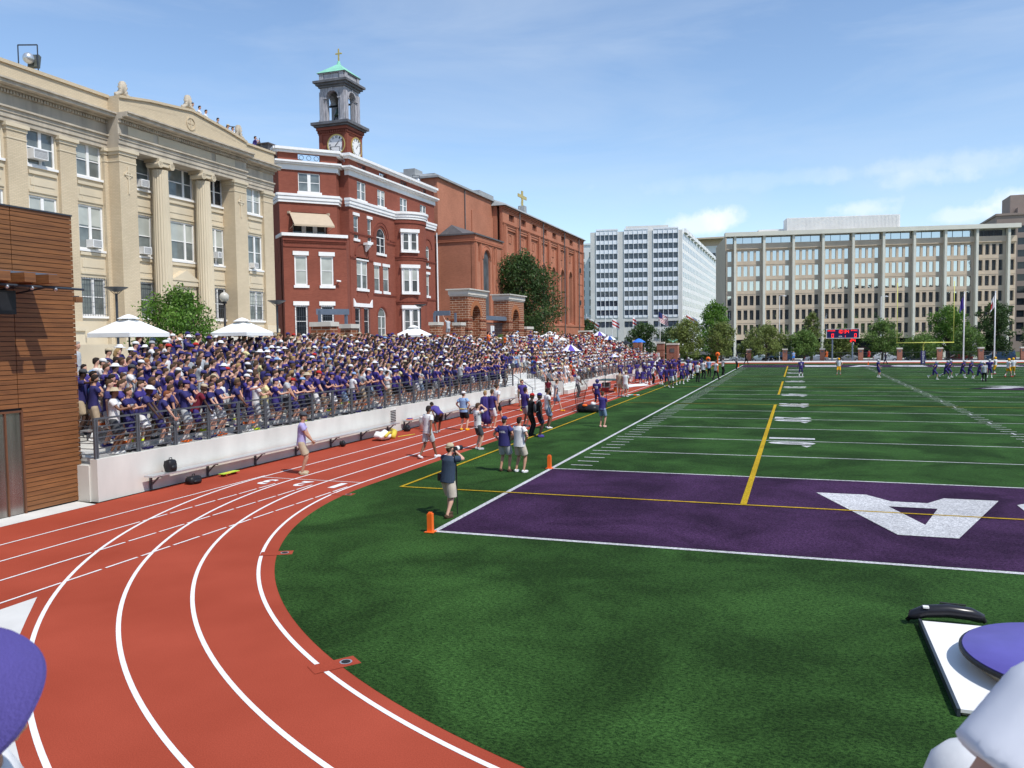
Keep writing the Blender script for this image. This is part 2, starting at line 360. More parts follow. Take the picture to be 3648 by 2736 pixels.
# concrete paving round the track
b = MB()
b.quad((-11.3,-46,.004), (-10.2,-46,.004), (-10.2,-8.9,.004), (-11.3,-8.7,.004))
wed = [(-4.62,-15.5), (-4.62,-46)] + [(CX - 19.35*math.cos(math.radians(t)), CY - 19.35*math.sin(math.radians(t))) for t in range(90, 35, -3)] 
wed = [(-4.62,-15.45), (-4.62,-44), (CX,-44)] + [(10.52 - 19.25*math.cos(math.radians(t)), -3.47 - 19.25*math.sin(math.radians(t))) for t in range(90, 39, -3)]
b.add([(x, y, .004) for x, y in wed], [tuple(range(len(wed)))])
b.box(-12, 66, 113, 120.6, -1.7, 0.02)
structure(b, 'concrete_paving', M['conc2'])
# track tabs with drains
b = MB(); dr = MB(); dl = MB()
for (x, y, a) in [(1.93, -16.31, 52), (-2.22, -11.74, 28), (-4.25, -5.83, 4)]:
    a = math.radians(a); ux = Vector((math.cos(a), math.sin(a), 0)); uy = Vector((-ux.y, ux.x, 0)); O = Vector((x, y, .007))
    b.quad(O - ux*.5 - uy*.15, O + ux*.14 - uy*.15, O + ux*.14 + uy*.15, O - ux*.5 + uy*.15)
    O2 = O - ux*.02 + Vector((0,0,.004))
    dl.add([O2 + ux*.085*math.cos(t*PI/8) + uy*.085*math.sin(t*PI/8) for t in range(16)], [tuple(range(16))])
    O2 = O2 + Vector((0,0,.003))
    dr.add([O2 + ux*.062*math.cos(t*PI/8) + uy*.062*math.sin(t*PI/8) for t in range(16)], [tuple(range(16))])
structure(b, 'track_tab', M['track']); structure(dl, 'drain_rim', M['alu']); structure(dr, 'drain', M['dark'])
# ---- track lines
b = MB(); z = .004; hw = .026
def strip(b, pts, hw, z):
    n = len(pts); vs = []
    for i, p in enumerate(pts):
        a = Vector(pts[max(i-1, 0)]); c = Vector(pts[min(i+1, n-1)]); t = (c - a).normalized(); nn = Vector((-t.y, t.x))
        vs += [(p[0] - nn.x*hw, p[1] - nn.y*hw, z), (p[0] + nn.x*hw, p[1] + nn.y*hw, z)]
    b.add(vs, [(2*i, 2*i+2, 2*i+3, 2*i+1) for i in range(n-1)])
def arc2(cx, cy, r, a0, a1, n): return [(cx + r*math.cos(math.radians(a0 + (a1-a0)*i/n)), cy + r*math.sin(math.radians(a0 + (a1-a0)*i/n))) for i in range(n+1)]
for cx_, cy_, r, x in ((10.48,-3.99,15.35,-4.87), (10.66,-3.82,16.70,-6.04), (10.59,-3.6,17.88,-7.29), (10.52,-3.47,19.05,-8.53)):
    strip(b, arc2(cx_, cy_, r, 180, 275, 90), .034, z); strip(b, [(x, cy_), (x, 111)], .03, z)
structure(b, 'lane_lines', M['linewhite'])
b = MB(); z = .008
strip(b, [(-8.58,-3.75), (-8.58,-46)], .026, z)
for x, ys in ((-7.36,-10.3), (-6.13,-12.9), (-4.92,-14.7)):
    strip(b, [(x, ys), (x, -46)], .026, z); y = ys + .1
    while y < -4.9: strip(b, [(x, y), (x, y + .8)], .026, z); y += .9
strip(b, [(-8.5,-4.02), (-4.87,-4.06)], .022, z)
for s, x in (('3',-7.5), ('2',-6.25), ('1',-5.0)):
    put_text(b, s, (x - (.12 if s != '1' else .2), -4.3, z), (-1,0,0), (0,-1,0), .36 if s != '1' else .22, .8, bold=.03)
structure(b, 'sprint_lane_lines', M['linewhite'])
b = MB()
for y, x0, x1 in ((29.6,-8.5,-4.9), (38.0,-8.5,-6.0), (34,-7.3,-4.9)): strip(b, [(x0, y), (x1, y)], .05, .008)
structure(b, 'exchange_marks', M['linewhite'])
# ---- football markings
yd = .9144; b = MB(); z = .012
def rect(b, x0, x1, y0, y1, z): b.quad((x0,y0,z), (x1,y0,z), (x1,y1,z), (x0,y1,z))
rect(b, -.13, 0, -9.26, 100.7, z); rect(b, 48.77, 48.9, -9.26, 100.7, z)
rect(b, 0, 48.77, -9.26, -9.12, z); rect(b, 0, 48.77, -.06, .04, z); rect(b, 0, 48.77, 91.4, 91.5, z); rect(b, 0, 48.77, 100.55, 100.68, z)
for k in range(1, 20):
    if k in (6, 10, 14): continue
    rect(b, .22, 48.6, k*5*yd - .045, k*5*yd + .045, z)
for k in range(1, 100):
    if k % 5 == 0: 
        for xx in (16.26, 32.5): rect(b, xx-.05, xx+.05, k*yd-.32, k*yd+.32, z+.004)
        continue
    for x0, x1 in ((.35,1.1), (15.95,16.57), (32.2,32.8), (47.7,48.4)): rect(b, x0, x1, k*yd-.045, k*yd+.045, z)
structure(b, 'field_lines', M['turfwhite'])
b = MB(); z = .016
for k, s in ((10,'10'), (20,'20'), (30,'30'), (40,'40'), (50,'50'), (60,'40'), (70,'30'), (80,'20'), (90,'10')):
    y = k*yd
    put_text(b, s[0], (6.5, y + 1.12, z), (0,-1,0), (1,0,0), .85 if s[0] != '1' else .5, 1.8, bold=.05)
    put_text(b, s[1], (6.5, y - .25, z), (0,-1,0), (1,0,0), .85, 1.8, bold=.05)
    if k < 50: b.add([(7.75, y-1.35, z), (8.15, y-1.35, z), (7.95, y-1.85, z)], [(0,1,2)])
    if k > 50: b.add([(7.75, y+1.35, z), (8.15, y+1.35, z), (7.95, y+1.85, z)], [(0,1,2)])
structure(b, 'yard_numbers', M['turfwhite'])
# end-zone lettering: the near one is read from the far end, so it stands upside down from here
b = MB(); z = .020
def P2(pts, fs): b.add([(x, y, z) for x, y in pts], fs)
def letterA(x0):   # apex towards -y
    w_ = 4.35; yb = -2.2; ya = -6.75; c = x0 + 2.12
    o = [(x0, yb), (x0+1.25, yb), (x0+1.78, yb-.78), (x0+2.62, yb-.78), (x0+3.1, yb), (x0+w_, yb), (c+.58, ya), (c-.58, ya)]
    i = [(x0+2.0, yb-1.35), (x0+2.45+.05, yb-1.35), (c+.12, ya+1.35)]
    i = [(x0+1.30+.35, yb-1.45), (x0+2.75, yb-1.45), (c+.10, ya+1.15)]
    # build as quads round the counter
    p = o + i
    fs = [(0,1,8,7), (1,2,8), (2,3,9,8), (3,4,9), (4,5,6,9), (9,6,10), (6,7,10), (7,8,10)]
    P2(p, fs)
letterA(8.1)
def blockG(x0):   # drawn upside down: its top lies at y = -6.8, its right side towards -x
    w_, h, c, t = 4.2, 4.6, .45, 1.15
    def q(*p): P2([(x0 + w_ - X_, -6.8 + Y_) for X_, Y_ in p], [tuple(range(len(p)))])
    q((c,0),(w_-c,0),(w_,c),(w_,t),(0,t),(0,c)); q((0,t),(t,t),(t,h-t),(0,h-t)); q((0,h-t),(w_,h-t),(w_,h-c),(w_-c,h),(c,h),(0,h-c))
    q((w_-t,h*.52),(w_,h*.52),(w_,h-t),(w_-t,h-t)); q((w_*.5,h*.52),(w_-t,h*.52),(w_-t,h*.52+.8),(w_*.5,h*.52+.8)); q((w_-t,t),(w_,t),(w_,t+.45),(w_-t,t+.45))
for k, s in enumerate('GAZNOG'):
    if s == 'G': blockG(8.1 + 4.66*(k+1)); continue
    if s == 'A': letterA(8.1 + 4.66*(k+1)); continue
    put_text(b, s, (8.1 + 4.66*(k+1) + 4.5, -2.2, z), (-1,0,0), (0,-1,0), 4.3, 4.6, bold=.06)
for k, s in enumerate('EAGLES'):
    put_text(b, s, (8.6 + 5.5*k, 93.2, z), (1,0,0), (0,1,0), 4.3, 5.6, bold=.07)
structure(b, 'end_zone_lettering', M['turfwhite'])
b = MB(); z = .024
rect(b, -3.4, -3.3, -4.45, 108, z); rect(b, -3.3, 52, -4.47, -4.37, z)
for y0, y1 in ((-4.4,27.4), (36.6,54.9), (64,96)): rect(b, 6.24, 6.4, y0, y1, z)
for k in (30, 50, 70): rect(b, -3.3, 52, k*yd-.04, k*yd+.04, z)
structure(b, 'yellow_field_lines', M['turfyellow'])
# midfield emblem (spread purple wings with white feathers)
b = MB(); bw = MB(); z = .028
b.add([(20.2,45.7,z),(22,44.3,z),(24,43.8,z),(30,44,z),(31,46.5,z),(27,47.4,z),(22,47.2,z)], [tuple(range(7))])
for (x, y, l, w_, a) in [(21.0,45.6,2.4,1.1,12),(21.8,46.5,2.2,1.0,8),(22.6,47.6,2.6,.9,4),(24.3,45.0,2.8,1.6,-4),(26.8,44.6,2.6,1.4,-8),(21.8,48.6,2.6,.8,0)]:
    a = math.radians(a); ux = Vector((math.cos(a), math.sin(a), 0)); uy = Vector((-ux.y, ux.x, 0)); O = Vector((x, y, z+.004))
    bw.add([O, O + ux*l*.6 - uy*w_*.5, O + ux*l, O + ux*l*.6 + uy*w_*.7], [(0,1,2,3)])
structure(b, 'midfield_emblem', M['turfpurple']); structure(bw, 'midfield_emblem_feathers', M['turfwhite'])
# ------------------------------------------------------------------ facade helpers
def FP(O, d, n, s, z, o=0): return (O[0]+d[0]*s+n[0]*o, O[1]+d[1]*s+n[1]*o, z)
def fquad(mb, F, s0, s1, z0, z1, o=0, mi=0):
    O, d, n = F; q = [FP(O,d,n,s0,z0,o), FP(O,d,n,s1,z0,o), FP(O,d,n,s1,z1,o), FP(O,d,n,s0,z1,o)]
    if d[0]*n[1] - d[1]*n[0] > 0: q = q[::-1]
    mb.quad(*q, mi=mi)
def fbox(mb, F, s0, s1, z0, z1, o0, o1, mi=0): mb.obox(F[0], F[1], F[2], s0, s1, z0, z1, o0, o1, mi)
def fpoly(mb, F, pts, o, mi=0):
    O, d, n = F; q = [FP(O,d,n,s,z,o) for s, z in pts]
    mb.add(q, [tuple(range(len(q)))], mi)
def wall(mb, F, s0, s1, z0, z1, holes=(), depth=.2, o=0, ret=.45, mi=0):
    ss = sorted(set([s0, s1] + [h[0] for h in holes] + [h[1] for h in holes])); zs = sorted(set([z0, z1] + [h[2] for h in holes] + [h[3] for h in holes]))
    ss = [s for s in ss if s0 <= s <= s1]; zs = [z for z in zs if z0 <= z <= z1]
    for i in range(len(ss)-1):
        run = None
        for j in range(len(zs)-1):
            cs, cz = (ss[i]+ss[i+1])/2, (zs[j]+zs[j+1])/2
            hole = any(h[0] < cs < h[1] and h[2] < cz < h[3] for h in holes)
            if not hole:
                if run is None: run = zs[j]
            else:
                if run is not None: fquad(mb, F, ss[i], ss[i+1], run, zs[j], o, mi); run = None
        if run is not None: fquad(mb, F, ss[i], ss[i+1], run, zs[-1], o, mi)
    O, d, n = F
    def seg(a, b): # reveal quad between two (s,z) points
        mb.quad(FP(O,d,n,*a,o), FP(O,d,n,*b,o), FP(O,d,n,*b,o-depth), FP(O,d,n,*a,o-depth), mi=mi)
    for h in holes:
        seg((h[0],h[2]),(h[0],h[3])); seg((h[1],h[3]),(h[1],h[2])); seg((h[0],h[3]),(h[1],h[3])); seg((h[1],h[2]),(h[0],h[2]))
    if ret:
        for s in (s0, s1): mb.quad(FP(O,d,n,s,z0,o), FP(O,d,n,s,z1,o), FP(O,d,n,s,z1,o-ret), FP(O,d,n,s,z0,o-ret), mi=mi)
        mb.quad(FP(O,d,n,s0,z1,o), FP(O,d,n,s1,z1,o), FP(O,d,n,s1,z1,o-ret), FP(O,d,n,s0,z1,o-ret), mi=mi)
def arch_spandrel(mb, F, s0, s1, zs, o=0, mi=0, n=10, depth=.2):
    """fills the corners over a half-round head inside a square hole that tops out at zs + r"""
    c, r = (s0+s1)/2, (s1-s0)/2; pts = [(c - r*math.cos(PI*i/n), zs + r*math.sin(PI*i/n)) for i in range(n+1)]; top = zs + r
    for i in range(n):
        a, b = pts[i], pts[i+1]; fpoly(mb, F, [a, b, (b[0], top), (a[0], top)], o, mi)
        O, d, nn = F; mb.quad(FP(O,d,nn,*a,o), FP(O,d,nn,*b,o), FP(O,d,nn,*b,o-depth), FP(O,d,nn,*a,o-depth), mi=mi)
def arch_ring(mb, F, c, zs, r0, r1, o0, o1, mi=0, n=14, a0=0, a1=PI):
    for i in range(n):
        t0, t1 = a0 + (a1-a0)*i/n, a0 + (a1-a0)*(i+1)/n
        q = []
        for o in (o0, o1):
            for (t, r) in ((t0,r0),(t1,r0),(t1,r1),(t0,r1)): q.append(FP(*F, c - r*math.cos(t), zs + r*math.sin(t), o))
        mb.add(q, [(3,2,1,0),(4,5,6,7),(0,1,5,4),(2,3,7,6),(1,2,6,5),(3,0,4,7)], mi)
def window(par, F, s0, s1, z0, z1, mull=(), rails=(.5,), rec=.14, fw=.07, fm='white', pm='glassblue', arch=False, blind=0, name='window', sill=None, lintel=None, bars=False, mw=None):
    f = MB(); o0, o1 = -rec, -rec + .07; mw = mw or fw
    fbox(f, F, s0, s0+fw, z0, z1, o0, o1); fbox(f, F, s1-fw, s1, z0, z1, o0, o1)
    fbox(f, F, s0+fw, s1-fw, z0, z0+fw, o0, o1); 
    if not arch: fbox(f, F, s0+fw, s1-fw, z1-fw, z1, o0, o1)
    ms = [s0 + (s1-s0)*m_ for m_ in mull]
    for m_ in ms: fbox(f, F, m_-mw/2, m_+mw/2, z0+fw, z1-(0 if arch else fw), o0, o1+.004)
    for r_ in rails: zz = z0 + (z1-z0)*r_; fbox(f, F, s0+fw, s1-fw, zz-.025, zz+.025, o0-.004, o1-.01)
    if arch:
        r = (s1-s0)/2; arch_ring(f, F, (s0+s1)/2, z1, r-fw, r, o0, o1)
        fbox(f, F, s0+fw, s1-fw, z1-.05, z1+.02, o0, o1+.01)
    if sill: fbox(f, F, s0-.1, s1+.1, z0-sill, z0-.001, -rec, .10)
    if lintel: fbox(f, F, s0-.12, s1+.12, z1+.001, z1+lintel, -.02, .07)
    w_ = f.obj(name, M[fm], par)
    p = MB()
    if arch:
        r = (s1-s0)/2; c = (s0+s1)/2
        fpoly(p, F, [(s0+.02, z0)] + [(s1-.02, z0)] + [(c + (r-.02)*math.cos(PI*i/10), z1 + (r-.02)*math.sin(PI*i/10)) for i in range(11)], -rec+.02)
    else: fquad(p, F, s0+.02, s1-.02, z0+.02, z1-.02, -rec+.02)
    p.obj('pane', M[pm], w_)
    if blind:
        q = MB(); fquad(q, F, s0+fw, s1-fw, z0+(z1-z0)*(1-blind), z1-fw, -rec+.026); q.obj('blind', M['glasslight'], w_)
    if bars:
        q = MB(); k = max(3, int((s1-s0)/.16))
        for i in range(k+1): s = s0 + (s1-s0)*i/k; fbox(q, F, s-.008, s+.008, z0, z1, .06, .075)
        for r_ in (.05,.35,.65,.95): fbox(q, F, s0, s1, z0+(z1-z0)*r_-.01, z0+(z1-z0)*r_+.01, .055, .08)
        q.obj('window_grille', M['rail'], w_)
    return w_

# ------------------------------------------------------------------ plaza behind the bleachers
b = MB(); b.box(-75, -17.85, -40, 92, -1.7, 2.95); b.obj('plaza_paving', M['conc2'], kind='structure')
# ------------------------------------------------------------------ bleachers
RAILZ = 1.07
def railing(par, Y0, Y1, x, zb, post_gap=1.52, bars=6, mname='rail'):
    n = max(1, round((Y1-Y0)/post_gap)); g = (Y1-Y0)/n; proto = None
    for i in range(n+1):
        if proto is None:
            p = MB(); p.box(x-.03, x+.03, Y0-.03, Y0+.03, zb-.12, zb+RAILZ); p.box(x-.03, x+.03, Y0+.05, Y0+.10, zb, zb+RAILZ-.004)
            proto = p.obj('railing_post', M[mname], par)
        else:
            c = proto.copy(); COL.objects.link(c); c.parent = par; c.location = (0, g*i, 0)
    p = MB()
    for k in range(bars): z = zb + .12 + k*(RAILZ-.16)/(bars); p.box(x-.016, x+.016, Y0, Y1, z-.016, z+.016)
    p.box(x-.028, x+.028, Y0-.03, Y1+.03, zb+RAILZ, zb+RAILZ+.05); p.obj('railing_bars', M[mname], par)
B1 = thing('concrete_bleachers', 'pale concrete bleachers packed with standing students, between the slatted wooden building and the stairs', 'bleachers', (-10.35, -8.67, 0))
ZR = lambda r: 1.17 + .148*r
XR = lambda r: -10.70 - .555*r
b = MB(); b.box(-10.6, -10.35, -8.67, 26.0, 0, 1.17); b.box(-17.85, -10.603, -8.72, -8.42, 0, 1.0); b.obj('front_wall', M['conc'], B1)
b = MB()
for r in range(13):
    b.box(-10.602 - .555*(r+1) if r < 12 else -17.85, -10.602 - .555*r, -8.4, 26, 0, ZR(r) - (.0 if r else .004))
b.obj('steps', M['conc2'], B1)
for r in range(2, 13, 2):
    p = MB(); p.box(XR(r)-.24, XR(r)-.02, -7.9, 25.6, ZR(r)+.30, ZR(r)+.345)
    p.obj('seat_plank', M['alu'], B1)
railing(B1, -8.6, 25.9, -10.47, 1.17)
p = MB()
for i in range(2): p.box(-10.47-1.4*i, -10.41-1.4*i, -8.66, -8.60, 1.0, 2.24)
for k in range(7): p.box(-12, -10.45, -8.64, -8.62, 1.28+.155*k, 1.30+.155*k)
p.obj('end_railing', M['rail'], B1)
p = MB(); p.box(-10.352, -10.33, 8.15, 8.75, .48, 1.08, 0)
for k in range(7): p.box(-10.33, -10.315, 8.19, 8.71, .52+.078*k, .555+.078*k, 1)
p.obj('louvre_vent', [M['conc'], M['black']], B1)
# stair flight with landing and handrails
S1 = thing('concrete_stairs', 'wide pale concrete stairs with steel handrails climbing off the track', 'stairs', (-9.5, 26.1, 0))
b = MB()
for k in range(6): b.box(-17.85, -9.5 - .32*k, 26.004, 34.4, .2*k + (.0 if k else 0), .2*(k+1))
for r in range(3, 13): b.box(-17.85, -10.6 - .555*(r), 26.004, 34.4, 1.2, ZR(r)+.02)
b.obj('steps', M['conc2'], S1)
b = MB(); b.box(-10.9, -9.45, 34.403, 34.75, 0, 1.0); b.obj('cheek_wall', M['conc'], S1)
for y in (26.6, 30.3, 34.2):
    h = MB(); h.tube([(-9.3, y, 0), (-9.3, y, 1.0), (-11.4, y, 2.35), (-12.6, y, 2.4)], .03, 8); h.tube([(-11.4, y, 1.2), (-11.4, y, 2.35)], .025, 6); h.tube([(-10.3, y, .5), (-10.3, y, 1.6)], .022, 6)
    h.obj('handrail', M['rail'], S1, smooth=True)
# second stand: seated crowd
B2 = thing('concrete_bleachers', 'long low concrete stand of seated spectators beyond the stairs', 'bleachers', (-10.0, 34.8, 0))
ZR2 = lambda r: .60 + .29*r
XR2 = lambda r: -10.6 - .78*r
b = MB(); b.box(-10.25, -9.95, 34.76, 86, 0, .60); b.obj('front_wall', M['conc'], B2)
b = MB()
for r in range(10): b.box(-10.252 - .78*(r+1), -10.252 - .78*r, 34.76, 86, 0, ZR2(r))
b.box(-17.85, -10.252, 86.003, 86.4, 0, 2.2); b.obj('steps', M['conc2'], B2)
b = MB(); b.box(-9.94, -9.2, 35.2, 41.5, 0, .3); b.box(-9.94, -9.5, 35.2, 43.5, .30, .5); b.obj('seat_step', M['conc'], B2)
railing(B2, 42, 85.9, -10.12, .60)

# ------------------------------------------------------------------ benches on the wall
def wall_bench(Y0, Y1, label, n, z=.44):
    t = thing('wall_bench', label, 'bench', (-10.1, Y0, 0), 'aluminium benches along the wall')
    p = MB(); p.box(-10.22, -9.86, Y0, Y1, z, z+.045); p.obj('seat', M['alu'], t)
    for i in range(n):
        y = Y0 + .35 + (Y1-Y0-.7)*i/(n-1)
        q = MB(); q.box(-10.34, -10.28, y-.03, y+.03, .02, z-.002)
        q.tube([(-10.31, y, .14), (-9.98, y, z-.01)], .028, 6); q.tube([(-10.3, y, z-.03), (-9.9, y, z-.03)], .02, 6)
        q.obj('bracket', M['bluesteel'] if False else M['rail'], t)
wall_bench(-7.15, 8.2, 'long aluminium bench on the concrete wall with a black bag on its near end', 7)
wall_bench(9.2, 17.2, 'aluminium bench on the wall just past the louvred vent', 4)
wall_bench(17.6, 25.1, 'aluminium bench on the wall just before the stairs', 4)
# gear by the wall
def blob(name, label, cat, loc, r, m, seed=0, squash=(1,1,1), group=None, extra=None):
    rr = random.Random(seed); b = MB(); 
    b.ell((0, 0, r*squash[2]), (r*squash[0], r*squash[1], r*squash[2]), nu=18, nv=12)
    b.v = [(x*(1+.18*math.sin(9*y/r+seed)*math.cos(6*z/r)), y*(1+.14*math.sin(7*x/r+seed)), z*(1+.12*math.sin(5*x/r+3*y/r))) for x, y, z in b.v]
    t = thing(name, label, cat, loc, group); off = Vector(loc)
    b.v = [tuple(Vector(p)+off) for p in b.v]; b.obj('body', M[m], t, smooth=True)
    return t
def backpack(loc, label, w=.34, h=.36, d=.24, m='black'):
    t = thing('backpack', label, 'bag', loc); x, y, z = loc
    b = MB(); n = 14; rings = []
    for k, (zz, s) in enumerate(((0,.85),(.03,1),(h*.5,1.02),(h*.8,.95),(h*.95,.75),(h,.45))):
        rings.append([(x + d/2*s*math.copysign(abs(math.cos(2*PI*i/n))**.5, math.cos(2*PI*i/n)), y + w/2*s*math.copysign(abs(math.sin(2*PI*i/n))**.5, math.sin(2*PI*i/n)), z+zz) for i in range(n)])
    b.ring(rings); b.obj('body', M[m], t, smooth=True)
    p = MB(); p.ell((x+d/2, y, z+h*.33), (.06, w*.34, h*.25)); p.obj('pocket', M[m], t, smooth=True)
    p = MB(); p.tube([(x, y-.06, z+h-.01), (x, y-.05, z+h+.05), (x, y+.05, z+h+.05), (x, y+.06, z+h-.01)], .012, 6); p.obj('handle', M[m], t)
    p = MB(); p.tube([(x-d/2, y-.1, z+.05), (x-d/2-.04, y-.1, z+h*.5), (x-d/2, y-.1, z+h*.9)], .018, 6); p.obj('strap', M[m], t)
    return t
backpack((-10.02, -6.3, .487), 'black backpack standing on the near end of the long wall bench')
backpack((-9.85, -5.55, .004), 'slumped black bag on the track under the bench', w=.5, h=.24, d=.3)
sk = thing('skateboard', 'skateboard with bright green and yellow deck under the wall bench', 'skateboard', (-9.8, -3.9, 0))
b = MB(); b.box(-9.92, -9.7, -4.35, -3.55, .085, .10, 0); b.box(-9.9, -9.72, -4.1, -3.8, .101, .104, 1)
b.obj('deck', [mat('lime_deck', (.45,.65,.05), .5), mat('yellow_deck', (.7,.6,.08), .5)], sk)
for y in (-4.2, -3.7):
    b = MB(); b.tube([(-9.92, y, .04), (-9.7, y, .04)], .03, 8); b.obj('wheels', mat('red_wheel', (.3,.03,.02)), sk)
backpack((-9.85, 8.9, .004), 'dark bag on the track at the foot of the wall under the second bench', w=.3, h=.3)
bb = blob('helmet_bag', 'small black bag under the far end of the long bench', 'bag', (-9.9, 3.2, 0.0), .13, 'black', 3)
t = blob('mascot_head', 'white and gold cloth costume head lying on the track by the wall', 'costume', (-9.35, 5.6, 0), .34, 'umbwhite', 5, (1,1.5,.6))
p = MB(); p.tube([(-9.1, 6.0, .1), (-9.3, 6.6, .25), (-9.6, 6.9, .3)], [.14,.12,.08], 10); p.tube([(-9.2, 6.7, .02), (-8.9, 7.8, .02)], .02, 6)
p.tube([(-9.02,5.2,.2),(-9.05,5.6,.33),(-9.1,5.9,.3)], .06, 8); p.obj('gold_tail', mat('gold_cloth', (.62,.48,.06), .7), t, smooth=True)
t = thing('water_cooler', 'tall metal drink cooler standing by the wall behind the man in white', 'cooler', (-9.5, 9.9, 0))
p = MB(); p.lathe((-9.5, 9.9, 0), [(.16,0),(.18,.02),(.18,.52),(.16,.56)], 18); p.obj('body', M['alu'], t, smooth=True)
p = MB(); p.lathe((-9.5, 9.9, .56), [(.17,0),(.15,.05),(.04,.07)], 18); p.obj('lid', M['white'], t, smooth=True)
p = MB(); p.tube([(-9.32, 9.9, .1), (-9.25, 9.9, .1), (-9.25, 9.9, .06)], .02, 6); p.obj('tap', M['black'], t)
t = thing('folded_towel', 'orange and purple folded towel on the near end of the second wall bench', 'towel', (-10.0, 9.5, .487))
p = MB(); p.box(-10.12, -9.9, 9.35, 9.7, .487, .53, 0); p.obj('towel', mat('orange_cloth', (.75,.2,.08)), t); p = MB(); p.box(-10.1, -9.92, 9.4, 9.66, .531, .56); p.obj('upper_fold', M['purplecloth'], t)

# ------------------------------------------------------------------ slatted wooden building
wood = bpy.data.materials.new('stained_wood_slats'); nt, N, L, B = nodes(wood); M['wood'] = wood
g = N.new("ShaderNodeNewGeometry"); mp = N.new("ShaderNodeMapping"); mp.inputs["Scale"].default_value = (1, .5, 8.1); L.new(g.outputs["Position"], mp.inputs[0])
nz = N.new("ShaderNodeTexNoise"); nz.inputs["Scale"].default_value = 1.6; nz.inputs["Detail"].default_value = 8; nz.inputs["Roughness"].default_value = .7; L.new(mp.outputs[0], nz.inputs[0])
rp = N.new("ShaderNodeValToRGB"); e = rp.color_ramp.elements; e[0].position = .3; e[1].position = .7; e[0].color = (.125,.047,.015,1); e[1].color = (.29,.118,.036,1)
L.new(nz.outputs[0], rp.inputs[0]); L.new(rp.outputs[0], B.inputs["Base Color"]); B.inputs["Roughness"].default_value = .6
WB = thing('slatted_wooden_building', 'brown horizontally slatted wooden building at the left edge beside the track', 'building', (-11, -8.6, 0))
b = MB(); b.box(-17, -11.04, -26, -8.62, 0, 7.76); b.obj('wall', M['dark'], WB)
b = MB(); k = 0; z = .05
while z < 7.72:
    for (ya, yb) in ((-26, -13.1), (-13.08, -10.42), (-10.40, -8.60)):
        if z < 2.62:
            if ya == -13.08: continue
            if ya == -10.40: ya = -10.32
        b.box(-11.038, -11.0 - .004*((k*7) % 3), ya, yb, z, z+.105)
    b.box(-17.02, -11.0, -8.618, -8.585, z, z+.105)
    z += .121; k += 1
b.obj('slat_cladding', wood, WB)
b = MB(); b.box(-17.05, -10.97, -26, -8.57, 7.762, 7.80); b.obj('roof_edge', M['slate'], WB)
b = MB(); b.box(-11.035, -11.02, -13.0, -10.36, .02, 2.60); b.obj('steel_door_panel', mat('brushed_steel_door', (.30,.28,.26), .22, .35, 1.3, metal=.85, streak=(1,4,.15)), WB)
b = MB(); b.box(-11.02, -10.98, -10.36, -10.31, 0, 2.65); b.box(-11.02, -10.98, -13.05, -10.36, 2.6, 2.65); b.box(-11.02, -10.985, -10.82, -10.78, 0.02, 2.6); b.obj('door_frame', mat('dark_wood_trim', (.14,.06,.03), .6), WB)
b = MB(); b.tube([(-10.97,-11.2,1.3),(-10.93,-11.2,1.3),(-10.93,-11.2,1.5)], .015, 6); b.obj('door_handle', M['alu'], WB)
b = MB(); b.box(-11.0, -10.02, -26, -9.97, 6.02, 6.07); b.obj('canopy_plate', M['bluesteel'], WB)
for i in range(9):
    y = -10.27 - .66*i; b = MB(); b.box(-11.0, -9.62, y-.30, y, 5.80, 6.018); b.obj('canopy_beam', wood, WB)
b = MB(); b.tube([(-9.9,-26,5.72),(-9.9,-9.3,5.72)], .03, 8); b.tube([(-10.9,-10.4,5.6),(-9.9,-10.4,5.72)], .025, 6); b.tube([(-10.9,-11.1,5.6),(-9.9,-11.1,5.72)], .025, 6)
b.obj('canopy_rod', M['slate'], WB)
for i in range(4):
    b = MB(); b.ell((-9.9, -10.15-.66*i, 5.68), (.05,.05,.05), nu=8, nv=6); b.obj('spotlight', M['alu'], WB, smooth=True)
b = MB(); b.box(-10.6, -10.3, -26, -10.92, 5.05, 5.62); b.obj('rolled_screen_box', M['black'], WB)
# pergola behind the stand
PG = thing('pergola', 'steel and timber pergola behind the umbrella next to the wooden building', 'pergola', (-17.9, -2.6, 2.95))
b = MB(); b.box(-18.05, -17.83, -2.75, -2.5, 2.95, 5.6); b.obj('post', M['bluesteel'], PG)
b = MB(); b.box(-18.1, -17.8, -12, -2.48, 5.6, 5.85); b.obj('beam', M['bluesteel'], PG)
for i in range(12):
    b = MB(); b.box(-19.2, -17.3, -2.75-.62*i, -2.45-.62*i, 5.853, 6.05); b.obj('rafter', wood, PG)
b = MB(); b.box(-19, -17.4, -12, -2.5, 6.053, 6.09); b.obj('cover', M['slate'], PG)

# ------------------------------------------------------------------ tan classical school building
TN = thing('classical_school_building', 'tan brick school building with fluted ionic columns and low pediment at left', 'building', (-29, 10, 2.95))
F = ((-29, 0), (0, 1), (1, 0))
wins = [(-1.1,.6),(2.35,4.05),(5.42,7.08),(8.38,10.06),(22.76,24.33)]
cw = [(11.62,13.7,(.36,)),(14.4,17.33,(.27,.73)),(18.0,20.2,(.64,))]
rows = [(5.87,7.98),(9.50,11.92),(13.42,15.27)]
holes = [(a, c_, z0, z1) for a, c_ in wins for z0, z1 in rows] + [(a, c_, z0, z1) for a, c_, _ in cw for z0, z1 in rows if not (a == 14.4 and z0 < 6)]
b = MB(); wall(b, F, -8, 25.5, 2.95, 15.4, holes, .22); b.obj('wall', M['tanstone'], TN)
b = MB(); b.prism([(-29.4,-8),(-29.4,25.45),(-46,25.45),(-46,-8)], 2.95, 17.2); b.obj('side_wall', M['tanbrick'], TN)
